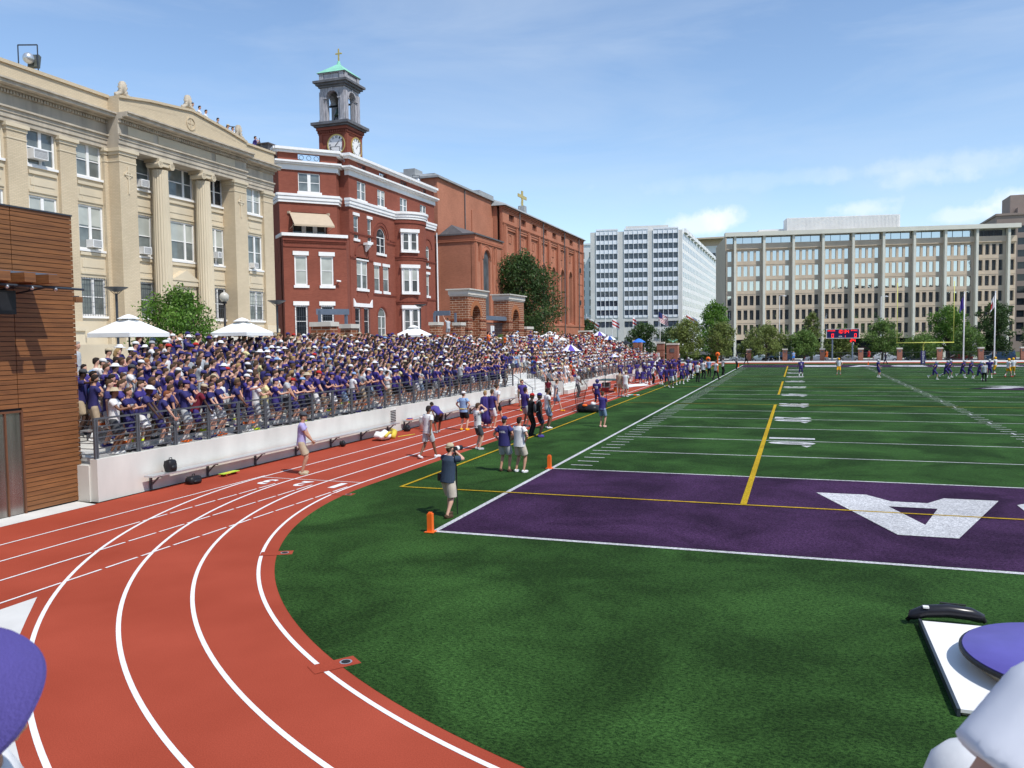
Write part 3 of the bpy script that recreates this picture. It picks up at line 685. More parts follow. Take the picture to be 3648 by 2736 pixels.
for i, (a, c_) in enumerate(wins):
    for j, (z0, z1) in enumerate(rows):
        window(TN, F, a, c_, z0, z1, (.5,), (.5,), pm=('glasspale' if (i+j) % 3 == 0 else 'glassblue') if j else 'glassblue', blind=(.45 if (i*2+j) % 3 != 0 else 0), bars=(j == 0), mw=.17, fw=.10, sill=.12)
for i, (a, c_, mm) in enumerate(cw):
    for j, (z0, z1) in enumerate(rows):
        if i == 1 and j == 0: continue
        window(TN, F, a, c_, z0, z1, mm, (.5,), pm='glassblue' if i < 2 or j == 1 else 'glassdark', blind=.5 if j == 1 else 0, bars=(j == 0), mw=.15, fw=.10, sill=.12)
def spandrel(a, c_):
    for z0, z1 in ((8.5,9.2),(12.4,13.0)):
        b = MB(); fbox(b, F, a, c_, z1-.02, z1+.14, 0, .09); fbox(b, F, a, c_, z0-.34, z0-.22, 0, .06); fbox(b, F, a+.12, c_-.12, z0+.02, z1-.25, 0, .03); fbox(b, F, a+.3, a+.34, z0-.3, z1+.1, -.02, .02); b.obj('spandrel_moulding', M['tanstone'], TN)
for a, c_ in wins + [(q[0], q[1]) for q in cw]: spandrel(a, c_)
def pilaster(y0, y1, o, cross=False):
    b = MB(); fbox(b, F, y0, y1, 5.55, 14.85, 0.002, o); p = b.obj('pilaster', M['tanbrick'], TN)
    b = MB(); fbox(b, F, y0-.05, y1+.05, 14.853, 15.02, 0.002, o+.05); fbox(b, F, y0-.12, y1+.12, 15.022, 15.2, 0.002, o+.13); fbox(b, F, y0-.02, y1+.02, 14.45, 14.52, 0.003, o+.03); b.obj('capital', M['tanstone'], p)
    b = MB(); fbox(b, F, y0-.10, y1+.10, 5.30, 5.55, 0.002, o+.12); fbox(b, F, y0-.18, y1+.18, 5.05, 5.30, 0.002, o+.2); fbox(b, F, y0-.05, y1+.05, 2.95, 5.05, .002, o+.08); b.obj('base', M['tanstone'], p)
    if cross:
        c_ = (y0+y1)/2; b = MB(); fbox(b, F, c_-.035, c_+.035, 12.75, 14.25, o+.002, o+.06); fbox(b, F, c_-.30, c_+.30, 13.76, 13.84, o+.002, o+.065); arch_ring(b, F, c_, 13.8, .15, .20, o+.003, o+.05, n=20, a0=0, a1=2*PI); b.obj('carved_cross', M['tanstone'], p)
for y0, y1 in ((-2.9,-1.6),(1.15,2.2),(4.18,5.26),(7.2,8.22),(10.1,10.5),(24.4,25.5)): pilaster(y0, y1, .2)
pilaster(10.35, 11.58, 1.0, True); pilaster(20.15, 21.4, 1.0, True)
for yc in (13.8, 17.5):
    b = MB(); n = 40; rings = []
    for z, r in ((5.6,.52),(7,.52),(10,.505),(14.35,.44),(14.6,.455)):
        ring = []
        for i in range(n*2):
            a = 2*PI*i/(n*2); rr = r*(1 - (.055 if (i//2) % 2 else 0)); ring.append((-28.35 + rr*math.cos(a), yc + rr*math.sin(a), z))
        rings.append(ring)
    b.ring(rings); col = b.obj('column', M['tanstone'], TN)
    b = MB(); b.lathe((-28.35, yc, 5.05), [(.70,0),(.72,.12),(.60,.24),(.65,.36),(.56,.5),(.53,.56)], 24); b.obj('base', M['tanstone'], col, smooth=False)
    b = MB(); b.box(-29.0, -27.86, yc-.56, yc+.56, 15.02, 15.2)
    for s in (-1, 1):
        for k in range(3): arch_ring(b, ((-27.9,0),(0,1),(1,0)), yc + s*.47, 14.86, .04+.06*k, .08+.06*k, -.02, .04 + .01*k, n=18, a0=0, a1=2*PI)
        b.tube([(-28.8, yc+s*.47, 14.86), (-27.93, yc+s*.47, 14.86)], .17, 14)
    b.box(-28.8, -27.92, yc-.46, yc+.46, 14.78, 15.02); b.obj('ionic_capital', M['tanstone'], col)
# entablature: architrave, frieze, dentils, cornice for wings and for the projecting centre
def entab(y0, y1, o, name='entablature', dent=True):
    b = MB()
    for k, (z0, z1) in enumerate(((15.2,15.42),(15.422,15.66),(15.662,15.86))): fbox(b, F, y0, y1, z0, z1, -.4, o + .05*k)
    fbox(b, F, y0, y1, 15.862, 15.95, -.4, o+.2); fbox(b, F, y0, y1, 15.952, 16.55, -.4, o+.02)
    if dent:
        n = int((y1-y0)/.17)
        for i in range(n): yy = y0 + (y1-y0)*(i+.2)/n; fbox(b, F, yy, yy+.10, 16.56, 16.72, o+.02, o+.18)
    fbox(b, F, y0, y1, 16.552, 16.75, -.4, o+.06); fbox(b, F, y0-.0, y1+.0, 16.752, 16.85, -.4, o+.35); fbox(b, F, y0, y1, 16.852, 17.02, -.4, o+.70); fbox(b, F, y0, y1, 17.022, 17.1, -.4, o+.80)
    b.obj(name, M['tanstone2'], TN)
entab(-8, 10.3, .2); entab(10.302, 21.42, 1.02); entab(21.425, 25.6, .2)
b = MB()
for a_, c_ in ((11.0,12.9),(13.3,17.9),(18.3,20.2)): fbox(b, F, a_, c_, 16.02, 16.48, 1.045, 1.08)
b.obj('frieze_panel', M['tanstone'], TN)
b = MB(); fbox(b, F, -8, 10.35, 17.1, 17.95, -.4, .35); fbox(b, F, -8, 10.38, 17.952, 18.12, -.45, .45); b.obj('parapet', M['tanbrick'], TN); b = MB(); fbox(b, F, 21.4, 25.6, 17.1, 18.05, -.4, .35); fbox(b, F, 21.4, 25.65, 18.052, 18.2, -.45, .45)
b.obj('parapet', M['tanbrick'], TN)
b = MB(); O, d, n_ = F
out = [(10.33,17.1),(21.4,17.1),(21.4,17.85),(19.2,18.22),(16.1,18.6),(12.6,18.25),(10.33,17.9)]
for o in (-.4, 1.15): fpoly(b, F, out, o)
for i in range(len(out)): 
    p_, q_ = out[i], out[(i+1) % len(out)]; b.quad(FP(*F,*p_,-.4), FP(*F,*q_,-.4), FP(*F,*q_,1.15), FP(*F,*p_,1.15))
for i in range(2, 6):
    p_, q_ = out[i], out[i+1]; vs = []
    for (y, z) in (p_, q_):
        for (zz, o) in ((0,-.45),(0,1.25),(.14,1.25),(.14,-.45)): vs.append(FP(*F, y, z+zz+.002, o))
    b.add(vs, [(0,1,5,4),(1,2,6,5),(2,3,7,6),(3,0,4,7),(0,3,2,1),(4,5,6,7)])
arch_ring(b, F, 16.0, 17.85, .33, .40, 1.152, 1.2, n=20, a0=0, a1=2*PI); fbox(b, F, 15.75, 16.25, 17.82, 17.88, 1.152, 1.18); fbox(b, F, 15.97, 16.03, 17.55, 18.15, 1.152, 1.185)
for y0, y1, z0, z1 in ((10.9,14.9,17.75,18.1),(17,20.7,18.15,17.72)):
    b.quad(FP(*F,y0,z0,1.156), FP(*F,y1,z1,1.156), FP(*F,y1,z1-.05,1.156), FP(*F,y0,z0-.05,1.156))
b.obj('pediment', M['tanbrick'], TN)
for yc, z0 in ((10.9,18.05),(16.1,18.72),(20.9,18.05)):
    b = MB()
    for k in range(9):
        a = PI*(k)/8; b.tube([FP(*F, yc, z0+.2, .9), FP(*F, yc - .30*math.cos(a), z0+.45+.62*math.sin(a)**.8, .9)], [.07,.13], 7)
    b.ell(FP(*F, yc, z0+.55, .85), (.12,.28,.45)); 
    for s in (-1, 1): b.tube([FP(*F, yc+s*.2, z0+.3, .9), FP(*F, yc+s*.45, z0+.18, .9), FP(*F, yc+s*.62, z0+.05, .9), FP(*F, yc+s*.66, z0+.22, .9)], [.12,.14,.12,.07], 7)
    b.v = [(p_[0], yc+(p_[1]-yc)*.82, z0+(p_[2]-z0)*.85) for p_ in b.v]; b.obj('shell_finial', M['tanstone2'], TN, smooth=True)
b = MB(); fbox(b, F, 14.9, 17.0, 5.6, 7.9, .002, .3); fbox(b, F, 14.75, 17.15, 7.902, 8.2, .002, .45)
for s in (0, 1):
    pts = [(14.65,8.2),(15.93,8.85),(17.2,8.2)]
vs = [FP(*F, y, z, o) for o in (.003,.5) for y, z in ((14.65,8.203),(17.22,8.203),(15.93,8.86))]
b.add(vs, [(0,2,1),(3,4,5),(0,1,4,3),(1,2,5,4),(2,0,3,5)])
b.obj('door_pediment', M['tanstone'], TN)
b = MB(); fbox(b, F, 15.2, 16.7, 3.0, 7.5, .302, .33); b.obj('entrance_door', M['dark'], TN)
def aircon(y, z, w_=.62, h=.42):
    b = MB(); fbox(b, F, y, y+w_, z, z+h, -.12, .38, 0); fbox(b, F, y+.05, y+w_-.05, z+.05, z+h-.05, .382, .39, 1)
    for k in range(5): fbox(b, F, y+.05, y+w_-.05, z+.07+k*.06, z+.085+k*.06, .391, .396, 0)
    b.obj('air_conditioner', [M['whitemetal'], mat('grille_grey', (.3,.3,.3))], TN)
aircon(5.5, 13.72, .85, .5); aircon(8.95, 9.62); aircon(12.6, 13.52); aircon(12.6, 9.6); aircon(19.1, 9.95, .35, .4); aircon(22.9, 9.6, .45, .35)
b = MB(); b.box(-28.9, -20.5, -8, 3, 2.95, 4.3); b.obj('garden_wall', M['tanstone'], TN)
b = MB()
for k in range(6): b.box(-28.2+.4*k-0, -23.0 + .0, 14.5, 17.6, 2.95+.0, 5.0-.33*k) if False else b.box(-27.8, -26.4+.38*k, 14.4, 17.6, 2.95, 5.0-.33*k)
for y in (14.0, 17.7): b.box(-27.8, -24.3, y, y+.35, 2.95, 4.6)
b.obj('front_steps', M['limestone'], TN)

def floodlight(loc, yaw, label, frame_h=1.3, s=1.0, group='stadium floodlights on the roofs'):
    t = thing('floodlight', label, 'floodlight', loc, group, yaw); 
    def add(b, nm, m, sm=False):
        o = bpy.data.objects.new(nm, b.mesh(nm, m, smooth=sm)); COL.objects.link(o); o.parent = t; ROOTOFF[o.name] = Vector((0,0,0)); return o
    b = MB()
    for x in (-.55*s, .45*s): b.tube([(x, 0, 0), (x, 0, frame_h*s)], .035*s, 6)
    b.tube([(-.55*s, 0, frame_h*s), (.45*s, 0, frame_h*s)], .035*s, 6); add(b, 'frame', M['slate'])
    b = MB(); b.add([(x, y, z) for x, y, z in [(-.1*s,.0,.35*s),(.45*s,.0,.35*s),(.45*s,.12*s,1.0*s),(-.1*s,.12*s,1.0*s),(-.1*s,.18*s,.3*s),(.45*s,.18*s,.3*s),(.45*s,.34*s,.95*s),(-.1*s,.34*s,.95*s)]], [(0,1,2,3),(7,6,5,4),(0,4,5,1),(1,5,6,2),(2,6,7,3),(3,7,4,0)]); add(b, 'lamp_housing', mat('grey_lamp_box', (.10,.11,.10), .4))
    b = MB(); b.ell((.1*s, -.22*s, .7*s), (.28*s,.30*s,.28*s)); add(b, 'reflector', M['alu'], True)
    return t
floodlight((-29.3, 6.05, 18.1), .35, 'floodlight frame on the parapet of the tan building, upper left corner', 1.45, .98)
floodlight((-29.3, 21.9, 18.1), .7, 'floodlight on the roof of the tan building beside the rooftop watchers', 1.4, .8)

# ------------------------------------------------------------------ red brick hall
RD = thing('red_brick_hall', 'dark red brick hall with white bands and round bay beside the tan building', 'building', (-28.5, 40, 2.95))
D45 = (.69, .724); N45 = (.724, -.69)
FM = ((-28.5, 0), (0, 1), (1, 0)); PLn = (-28.12, 34.55); FL = (PLn, D45, N45); PU = (-29.1, 34.82); FU = (PU, D45, N45)
FS = ((-28.5, 35.79), (-1, 0), (0, -1))
# main wall
mh = []
w4 = [(37.22,38.76,16.63,18.2),(40.84,42.31,16.63,18.1),(45.3,46.86,16.63,18.08),(49.69,51.16,16.63,18.05)]
w3 = [(36.5,37.32,13.15,15.15),(38.9,39.6,13.15,15.15)]
w2 = [(36.85,38.75,8.9,11.35),(39.95,41.0,8.85,11.15),(41.6,42.75,8.85,11.15),(50.75,51.6,8.9,11.1)]
w1 = [(36.42,37.3,4.9,7.22),(37.95,38.85,4.9,7.22)]
arch3 = (40.5,42.15,12.3,13.75); arch1 = (40.46,42.0,4.6,6.55); arch4 = (50.9,51.7,11.9,13.6)
holes = w4 + w3 + w2 + w1 + [(a[0],a[1],a[2],a[3]+(a[1]-a[0])/2) for a in (arch3, arch1, arch4)]
b = MB(); wall(b, FM, 35.8, 53.1, 2.95, 19.2, holes, .22)
for a in (arch3, arch1, arch4): arch_spandrel(b, FM, a[0], a[1], a[3], depth=.22)
b.obj('wall', M['redbrick'], RD)
b = MB(); b.prism([(-28.95,35.9),(-28.95,53.0),(-42,53.0),(-42,35.9)], 2.95, 19.3); b.prism([(-42,53.0),(-42,53.1),(-28.6,53.1),(-28.6,53.0)], 2.95, 19.2)
wall(b, FS, 0.002, 1.2, 2.95, 19.2, ret=0); b.obj('rear_wall', M['redbrick'], RD)
PU0 = (PU[0]-D45[0]*4.75, PU[1]-D45[1]*4.75); PL0 = (PLn[0]-D45[0]*5.2, PLn[1]-D45[1]*5.2)
b = MB(); uh = [(-3.17,-1.35,16.7,18.25), (-3.7,-.9,13.2,15.0)]
wall(b, FU, -4.75, 0, 12.9, 19.2, uh, .5, ret=.0); b.obj('corner_wall', M['redbrick'], RD)
ins = .45
b = MB()
bk = [(PU[0]-N45[0]*.55, PU[1]-N45[1]*.55), (PU0[0]-N45[0]*.55, PU0[1]-N45[1]*.55), (PU0[0]-4, PU0[1]+3.5), (-36,41), (-29.9,38.2), (-29.9,37.2)]
b.prism(bk, 2.95, 19.15)
# side returns in shadow and the piece that turns back to the main wall
for (p_, q_) in ((PU, (-29.75, 36.9)), ((-29.75,36.9), (-29.75,37.3)), ((PU0[0]-3.5, PU0[1]+3.2), PU0)):
    b.quad((p_[0],p_[1],2.95), (q_[0],q_[1],2.95), (q_[0],q_[1],19.2), (p_[0],p_[1],19.2))
b.obj('side_wall', M['redbrick'], RD)
lh = [(-4.33,-3.28,8.95,11.38),(-2.22,-1.12,8.95,11.38),(-4.4,-3.35,4.7,7.3),(-2.27,-1.17,4.7,7.3)]
b = MB(); wall(b, FL, -5.2, 0, 2.95, 12.9, lh, .22)
b.obj('lower_corner_wall', M['redbrick'], RD)
b = MB(); b.prism([(PLn[0]-N45[0]*.45, PLn[1]-N45[1]*.45), (PL0[0]-N45[0]*.45, PL0[1]-N45[1]*.45), (PL0[0]-3, PL0[1]+3.3), (-31,38), (-28.6,36.5)], 2.95, 12.88)
b.quad((PL0[0],PL0[1],2.95), (PL0[0]-3.2,PL0[1]+3.35,2.95), (PL0[0]-3.2,PL0[1]+3.35,12.9), (PL0[0],PL0[1],12.9)); b.quad((PLn[0],PLn[1],2.95), (-28.55,35.75,2.95), (-28.55,35.75,12.9), (PLn[0],PLn[1],12.9))
b.obj('lower_side_wall', M['redbrick'], RD)
# windows
for k, (a, c_, z0, z1) in enumerate(w4): window(RD, FM, a, c_, z0, z1, (.5,), (.5,), pm='glassblue', blind=.4 if k == 1 else 0, sill=.22, mw=.16)
for a, c_, z0, z1 in w3: window(RD, FM, a, c_, z0, z1, (), (.5,), pm='glassblue', sill=.2, lintel=.25)
for k, (a, c_, z0, z1) in enumerate(w2): window(RD, FM, a, c_, z0, z1, (.5,) if k == 0 else (), (.5,), pm='glassblue', blind=.5, sill=.22, lintel=.26, mw=.2)
for a, c_, z0, z1 in w1: window(RD, FM, a, c_, z0, z1, (), (.5,), pm='glassdark', bars=True, sill=.22)
window(RD, FM, *arch3, (.5,), (.5,), pm='glassdark', arch=True, sill=.2); window(RD, FM, *arch1, (.5,), (.45,), pm='glassblue', arch=True, sill=.2); window(RD, FM, *arch4, (), (.5,), pm='glassblue', arch=True, sill=.2)
window(RD, FU, *uh[0], (.5,), (.5,), rec=.16, pm='glassblue', blind=.0, sill=.24, mw=.26)
window(RD, FU, *uh[1], (.35,.68), (.0,), rec=.42, pm='glassdark', name='terrace_door', fw=.1, mw=.35)
for k, (a, c_, z0, z1) in enumerate(lh): window(RD, FL, a, c_, z0, z1, (), (.5,), pm='glasslight' if k < 2 else 'glassdark', blind=.5 if k < 2 else 0, sill=.22, lintel=.33, bars=k > 1, fw=.12)
b = MB(); fbox(b, FM, 36.15, 39.4, 7.30, 7.62, -.02, .09)
for s in (36.15, 39.0):
    vs = [FP(*FM, y, z, o) for o in (.0,.088) for y, z in ((s,7.622),(s+.4,7.622),(s+(0 if s < 37 else .4),8.0))]; b.add(vs, [(0,1,2),(3,5,4),(0,3,4,1),(1,4,5,2),(2,5,3,0)])
b.obj('wide_lintel', M['white'], RD)
# white cornices and bands, mitred by overrun
def band(z0, z1, o, nm, m='white', fl=(FM,FU,FS), eps=0):
    b = MB(); fbox(b, FM, 35.8-o+eps, 53.1+o*.6, z0, z1, -.3, o)
    fbox(b, FU, -4.75-o*.7, .1+o*.5, z0+.003, z1-.003, -.3, o)
    # short turning piece
    p_, q_ = Vector((PU[0], PU[1])), Vector((-29.75, 36.9)); dd = (q_-p_).normalized(); nn = Vector((dd.y, -dd.x)); 
    FT = ((p_.x, p_.y), (dd.x, dd.y), (nn.x, nn.y)); fbox(b, FT, -o*.3, (q_-p_).length+.1, z0+.006, z1-.006, -.3, o)
    FB_ = ((PU0[0], PU0[1]), (-.74,.67), (-.67,-.74)); fbox(b, FB_, -o*.5, 5, z0+.009, z1-.009, -.3, o)
    return b.obj(nm, M[m], RD)
band(19.98,20.2,.42,'roof_cornice'); band(19.80,19.978,.28,'roof_cornice_moulding'); band(18.98,19.13,.50,'main_cornice'); band(18.86,18.978,.36,'main_cornice_moulding'); band(18.42,18.858,.12,'white_fascia')
band(16.28,16.48,.26,'white_band'); band(16.0,16.278,.2,'white_band_middle'); band(15.78,15.998,.13,'white_band_lower')
# parapet with wrought-iron openings
b = MB(); ph = [(37.3,38.8,19.25,19.72),(41.3,42.7,19.25,19.72),(45.4,46.8,19.25,19.72),(49.8,51.2,19.25,19.72)]
wall(b, FM, 35.8, 53.1, 19.13, 19.8, ph, .3, ret=.3); wall(b, ((-28.8,53.1),(0,-1),(-1,0)), 0, 17.3, 19.13, 19.8, [(53.1-h[1],53.1-h[0],h[2],h[3]) for h in ph], .01, ret=0)
wall(b, FU, -4.75, .1, 19.13, 19.8, [(-3.14,-1.3,19.22,19.78)], .3, ret=.3); FUb = ((PU[0]-N45[0]*.3, PU[1]-N45[1]*.3), (-D45[0],-D45[1]), (-N45[0],-N45[1])); wall(b, FUb, -.1, 4.75, 19.13, 19.8, [(1.3,3.14,19.22,19.78)], .01, ret=0)
fbox(b, ((PU[0],PU[1]), (-.3,.954), (.954,.3)), 0, 2.6, 19.13, 19.8, -.3, 0); b.obj('parapet', M['redbrick'], RD)
for Fx, hs in ((FM, ph), (FU, [(-3.14,-1.3,19.22,19.78)])):
    for h in hs:
        b = MB(); k = 3 if Fx is FU else 3
        for i in range(k): arch_ring(b, Fx, h[0] + (h[1]-h[0])*(i+.5)/k, (h[2]+h[3])/2, .17, .20, -.12, -.08, n=14, a0=0, a1=2*PI)
        for z in (h[2]+.03, h[3]-.03): fbox(b, Fx, h[0], h[1], z-.012, z+.012, -.12, -.08)
        b.obj('iron_grille', M['rail'], RD)
# brick string courses and arches
b = MB()
for (s0, s1, z) in ((35.8,39.7,11.48),(43.05,44.1,13.6),(35.8,40.3,13.6),(42.4,44.1,13.35),(39.7,44.1,8.5),(50.6,53.1,12.4),(50.6,53.1,8.5)):
    b = MB(); fbox(b, FM, s0, s1, z, z+.14, 0, .07); fbox(b, FM, s0, s1, z-.10, z+.01, 0, .035); b.obj('string_course', M['redtrim'], RD)
for (c_, z_, r0_, r1_, o_, a_) in ((41.33,13.75,1.05,1.3,.06,0),(37.8,11.75,1.05,1.25,.07,0),(37.78,7.7,1.1,1.2,.05,.5),(41.23,6.55,.86,1.0,.06,0),(51.3,13.8,.9,1.15,.06,0)):
    b = MB(); arch_ring(b, FM, c_, z_, r0_, r1_, 0, o_, a0=a_, a1=PI-a_); b.obj('brick_arch', M['redtrim'], RD)
b = MB(); arch_ring(b, FM, 41.33, 13.75, 1.35, 1.45, 0, .09); b.obj('brick_arch', M['redtrim'], RD); b = MB()
fbox(b, FL, -5.25, .05, 12.55, 12.88, 0, .14)
for i in range(40): fbox(b, FL, -5.2+.13*i, -5.14+.13*i, 12.4, 12.55, 0, .10)
fbox(b, FL, -5.2, -5.1, 12.1, 12.6, 0, .06); fbox(b, FL, -5.2, 0, 12.05, 12.15, 0, .06)
b.obj('brick_moulding', M['redtrim'], RD)
b = MB(); fbox(b, FL, -5.35, .1, 12.9, 13.15, -2.2, .28); b.obj('terrace_edge', M['white'], RD)
b = MB(); fbox(b, FM, 38.0, 38.7, 12.75, 12.95, 0, .5)
b.tube([FP(*FM, 38.35, 12.2, .08), FP(*FM, 38.35, 12.74, .3)], [.08,.3], 12); b.obj('statue_bracket', M['white'], RD)
b = MB(); O, d, n_ = FU
q = [FP(*FU, -3.95, 14.95, .02), FP(*FU, -.75, 14.95, .02), FP(*FU, -.55, 13.85, 1.25), FP(*FU, -3.85, 13.85, 1.25)]
b.quad(*q); b.quad(*[(p_[0], p_[1], p_[2]-.02) for p_ in q][::-1]); b.quad(q[3], q[2], (q[2][0],q[2][1],q[2][2]-.14), (q[3][0],q[3][1],q[3][2]-.14)); 
for s in (-4.0,-.75): b.box(FP(*FU,s,0,.05)[0]-.1, FP(*FU,s,0,.05)[0]+.1, FP(*FU,s,0,.05)[1]-.1, FP(*FU,s,0,.05)[1]+.1, 14.85, 15.03)
b.tube([q[3], FP(*FU,-3.95,13.6,.03)], .02, 6); b.tube([q[2], FP(*FU,-.75,13.6,.03)], .02, 6)
b.obj('awning', M['awning'], RD)
# round bay
M['bayglass'] = glass('matt_grey_glass', (.10,.11,.11), .5, .1)
cx, cy, R = -28.9, 46.36, 2.3
def bay(z0, z1, r, m, nm, par, a0=-80, a1=80, n=28, cap=True):
    b = MB(); ring = [(cx + r*math.cos(math.radians(a0+(a1-a0)*i/n)), cy + r*math.sin(math.radians(a0+(a1-a0)*i/n))) for i in range(n+1)]
    b.prism(ring + [(cx-.5, cy+r*.9), (cx-.5, cy-r*.9)], z0, z1); return b.obj(nm, m, par, smooth=False)
BY = bay(2.95, 15.8, R, M['redbrick'], 'round_bay', RD)
for z0, z1, r, m in ((15.8,16.02,R+.13,'white'),(16.022,16.28,R+.2,'white'),(16.282,16.5,R+.3,'white'),(15.45,15.7,R+.08,'redtrim'),(12.2,12.34,R+.12,'redtrim'),(12.0,12.19,R+.06,'redtrim'),(7.98,8.12,R+.12,'redtrim'),(7.8,7.97,R+.06,'redtrim')):
    bay(z0, z1, r, M[m], 'bay_band', BY)
a = math.radians(-45); FW = ((cx + (R-.02)*math.cos(a), cy + (R-.02)*math.sin(a)), (.707,.707), (.707,-.707))
for z0, z1, bl in ((12.85,14.55,.0),(8.9,11.2,.5),(4.9,7.35,0)):
    f = MB(); fbox(f, FW, -.95, .95, z1, z1+.32, -.3, .22); fbox(f, FW, -.9, .9, z0-.2, z0, -.3, .22); fbox(f, FW, -.85, .85, z0, z1, -.3, .05); f.obj('bay_window_surround', M['white'], RD)
    for s in (-.68, .12):
        window(RD, FW, s, s+.56, z0+.05, z1-.08, (), (.5,), rec=-.052, pm='bayglass', blind=bl, bars=z0 < 5, fw=.045)
b = MB(); b.tube([(-28.35,53.3,3),(-28.35,53.3,15.6)], .07, 8); b.obj('downpipe', M['whitemetal'], RD)
floodlight((-31.2, 38.3, 20.2), .2, 'floodlight on the roof of the red brick hall in front of the clock tower', 1.6, .85)
floodlight((-29.6, 51.3, 20.2), .9, 'floodlight at the far end of the roof of the red brick hall', 1.4, .8)
t = thing('security_camera', 'small white security camera on the corner of the red brick hall', 'camera', FP(*FL,-.75,9.35,.1)); 
b = MB(); b.tube([FP(*FL,-.8,9.2,.0), FP(*FL,-.8,9.2,.25)], .04, 6); b.obj('bracket', M['black'], t); b = MB(); b.tube([FP(*FL,-.95,9.35,.25), FP(*FL,-.6,9.3,.3)], .07, 8); b.obj('body', M['white'], t)

# ------------------------------------------------------------------ clock tower
CT = thing('clock_tower', 'clock tower with open belfry, green copper roof and gilt cross above the red hall', 'tower', (-32.4, 41.2, 19))
x0, x1, y0, y1 = -33.77, -31.0, 39.8, 42.6; xc, yc = (x0+x1)/2, (y0+y1)/2
def sq(b, e, z0, z1, mi=0): b.box(x0-e, x1+e, y0-e, y1+e, z0, z1, mi)
b = MB(); sq(b, 0, 18, 23.1); sq(b, .06, 23.1, 23.25); 
for i in range(14):
    s = x0 - .1 + (x1-x0+.1)*i/13.0
    b.box(s, s+.11, y0-.16, y0, 23.25, 23.45); b.box(x1, x1+.16, y0 + (y1-y0)*i/13.5, y0+(y1-y0)*i/13.5+.11, 23.25, 23.45)
sq(b, .02, 23.25, 23.5); sq(b, .2, 23.5, 23.75)
for e0 in (0,):
    for xx in (x0, x1-.35): b.box(xx, xx+.35, y0-.07, y0, 18, 23.1)
    for yy in (y0, y1-.35): b.box(x1, x1+.07, yy, yy+.35, 18, 23.1)
b.obj('brick_shaft', M['redbrick'], CT)
b = MB(); sq(b, .35, 23.78, 23.95); sq(b, .55, 23.952, 24.2); b.obj('lower_cornice', M['leaddark'], CT)
e = -.12; X0, X1, Y0, Y1 = x0-e, x1+e, y0-e, y1+e
b = MB(); ow = 1.22; pw = (X1-X0-ow)/2; pwy = (Y1-Y0-ow)/2; sp = 26.45
for Fx, Lw, pw_ in ((((X0,Y0),(1,0),(0,-1)), X1-X0, pw), (((X1,Y0),(0,1),(1,0)), Y1-Y0, pwy), (((X1,Y1),(-1,0),(0,1)), X1-X0, pw), (((X0,Y1),(0,-1),(-1,0)), Y1-Y0, pwy)):
    wall(b, Fx, 0, Lw, 24.2, 27.35, [(pw_, Lw-pw_, 24.35, sp+ow/2)], .45, ret=0); arch_spandrel(b, Fx, pw_, Lw-pw_, sp, depth=.45)
    wall(b, Fx, 0, Lw, 24.2, 27.35, [(pw_, Lw-pw_, 24.35, sp+ow/2)], .01, o=-.45, ret=0); arch_spandrel(b, Fx, pw_, Lw-pw_, sp, o=-.45, depth=.01)
    arch_ring(b, Fx, Lw/2, sp, ow/2, ow/2+.14, 0, .07); fbox(b, Fx, 0, .42, 24.2, 27.0, 0, .1); fbox(b, Fx, Lw-.42, Lw, 24.2, 27.0, 0, .1); fbox(b, Fx, -.06, .46, 24.2, 24.5, 0, .16); fbox(b, Fx, Lw-.46, Lw+.06, 24.2, 24.5, 0, .16)
    fbox(b, Fx, pw_-.28, pw_+.04, sp-.12, sp, -.1, .12); fbox(b, Fx, Lw-pw_-.04, Lw-pw_+.28, sp-.12, sp, -.1, .12); fbox(b, Fx, Lw/2-.07, Lw/2+.07, sp+ow/2-.05, sp+ow/2+.25, 0, .12)
b.obj('belfry', M['lead'], CT)
b = MB(); sq(b, .0, 27.36, 27.55); sq(b, .18, 27.552, 27.75); sq(b, .36, 27.752, 27.95); b.obj('belfry_cornice', M['leaddark'], CT)
b = MB(); sq(b, -.12, 27.95, 28.6)
for Fx, Lw in ((((x0,y0),(1,0),(0,-1)), x1-x0), (((x1,y0),(0,1),(1,0)), y1-y0)):
    for s in (.12, Lw-.55): fbox(b, Fx, s, s+.42, 27.95, 28.6, -.12, .0)
    fbox(b, Fx, .65, Lw-.65, 28.05, 28.5, -.12, -.06)
sq(b, .02, 28.6, 28.66); b.obj('attic', M['lead'], CT)
b = MB(); pts = [(x0-.1,y0-.1,28.68),(x1+.1,y0-.1,28.68),(x1+.1,y1+.1,28.68),(x0-.1,y1+.1,28.68),(xc-.12,yc-.12,29.75),(xc+.12,yc-.12,29.75),(xc+.12,yc+.12,29.75),(xc-.12,yc+.12,29.75)]
b.add(pts, [(3,2,1,0),(0,1,5,4),(1,2,6,5),(2,3,7,6),(3,0,4,7),(4,5,6,7)]); b.lathe((xc,yc,29.7), [(.2,0),(.14,.2),(.1,.35)], 10); b.obj('copper_roof', M['copper'], CT)
b = MB(); b.box(xc-.055, xc+.055, yc-.05, yc+.05, 30.0, 31.1); b.box(xc-.26, xc-.057, yc-.048, yc+.048, 30.68, 30.79); b.box(xc+.057, xc+.26, yc-.048, yc+.048, 30.68, 30.79)
for dx, dz in ((-.28,30.735),(.28,30.735),(0,31.13)): b.ell((xc+dx,yc,dz), (.07,.07,.07), nu=8, nv=6)
b.obj('cross', M['gold'], CT)
b = MB(); b.lathe((xc,yc,25.1), [(.55,0),(.5,.1),(.4,.3),(.34,.6),(.2,.75),(.05,.8)], 18); b.obj('bell', mat('bronze_bell', (.06,.09,.07), .4, metal=.6), CT, smooth=True)
b = MB(); b.box(x0+.3, x1-.3, yc-.06, yc+.06, 25.95, 26.1); b.tube([(x0+.5,yc,24.3),(xc,yc,26)], .05, 6); b.tube([(x1-.5,yc,24.3),(xc,yc,26)], .05, 6)
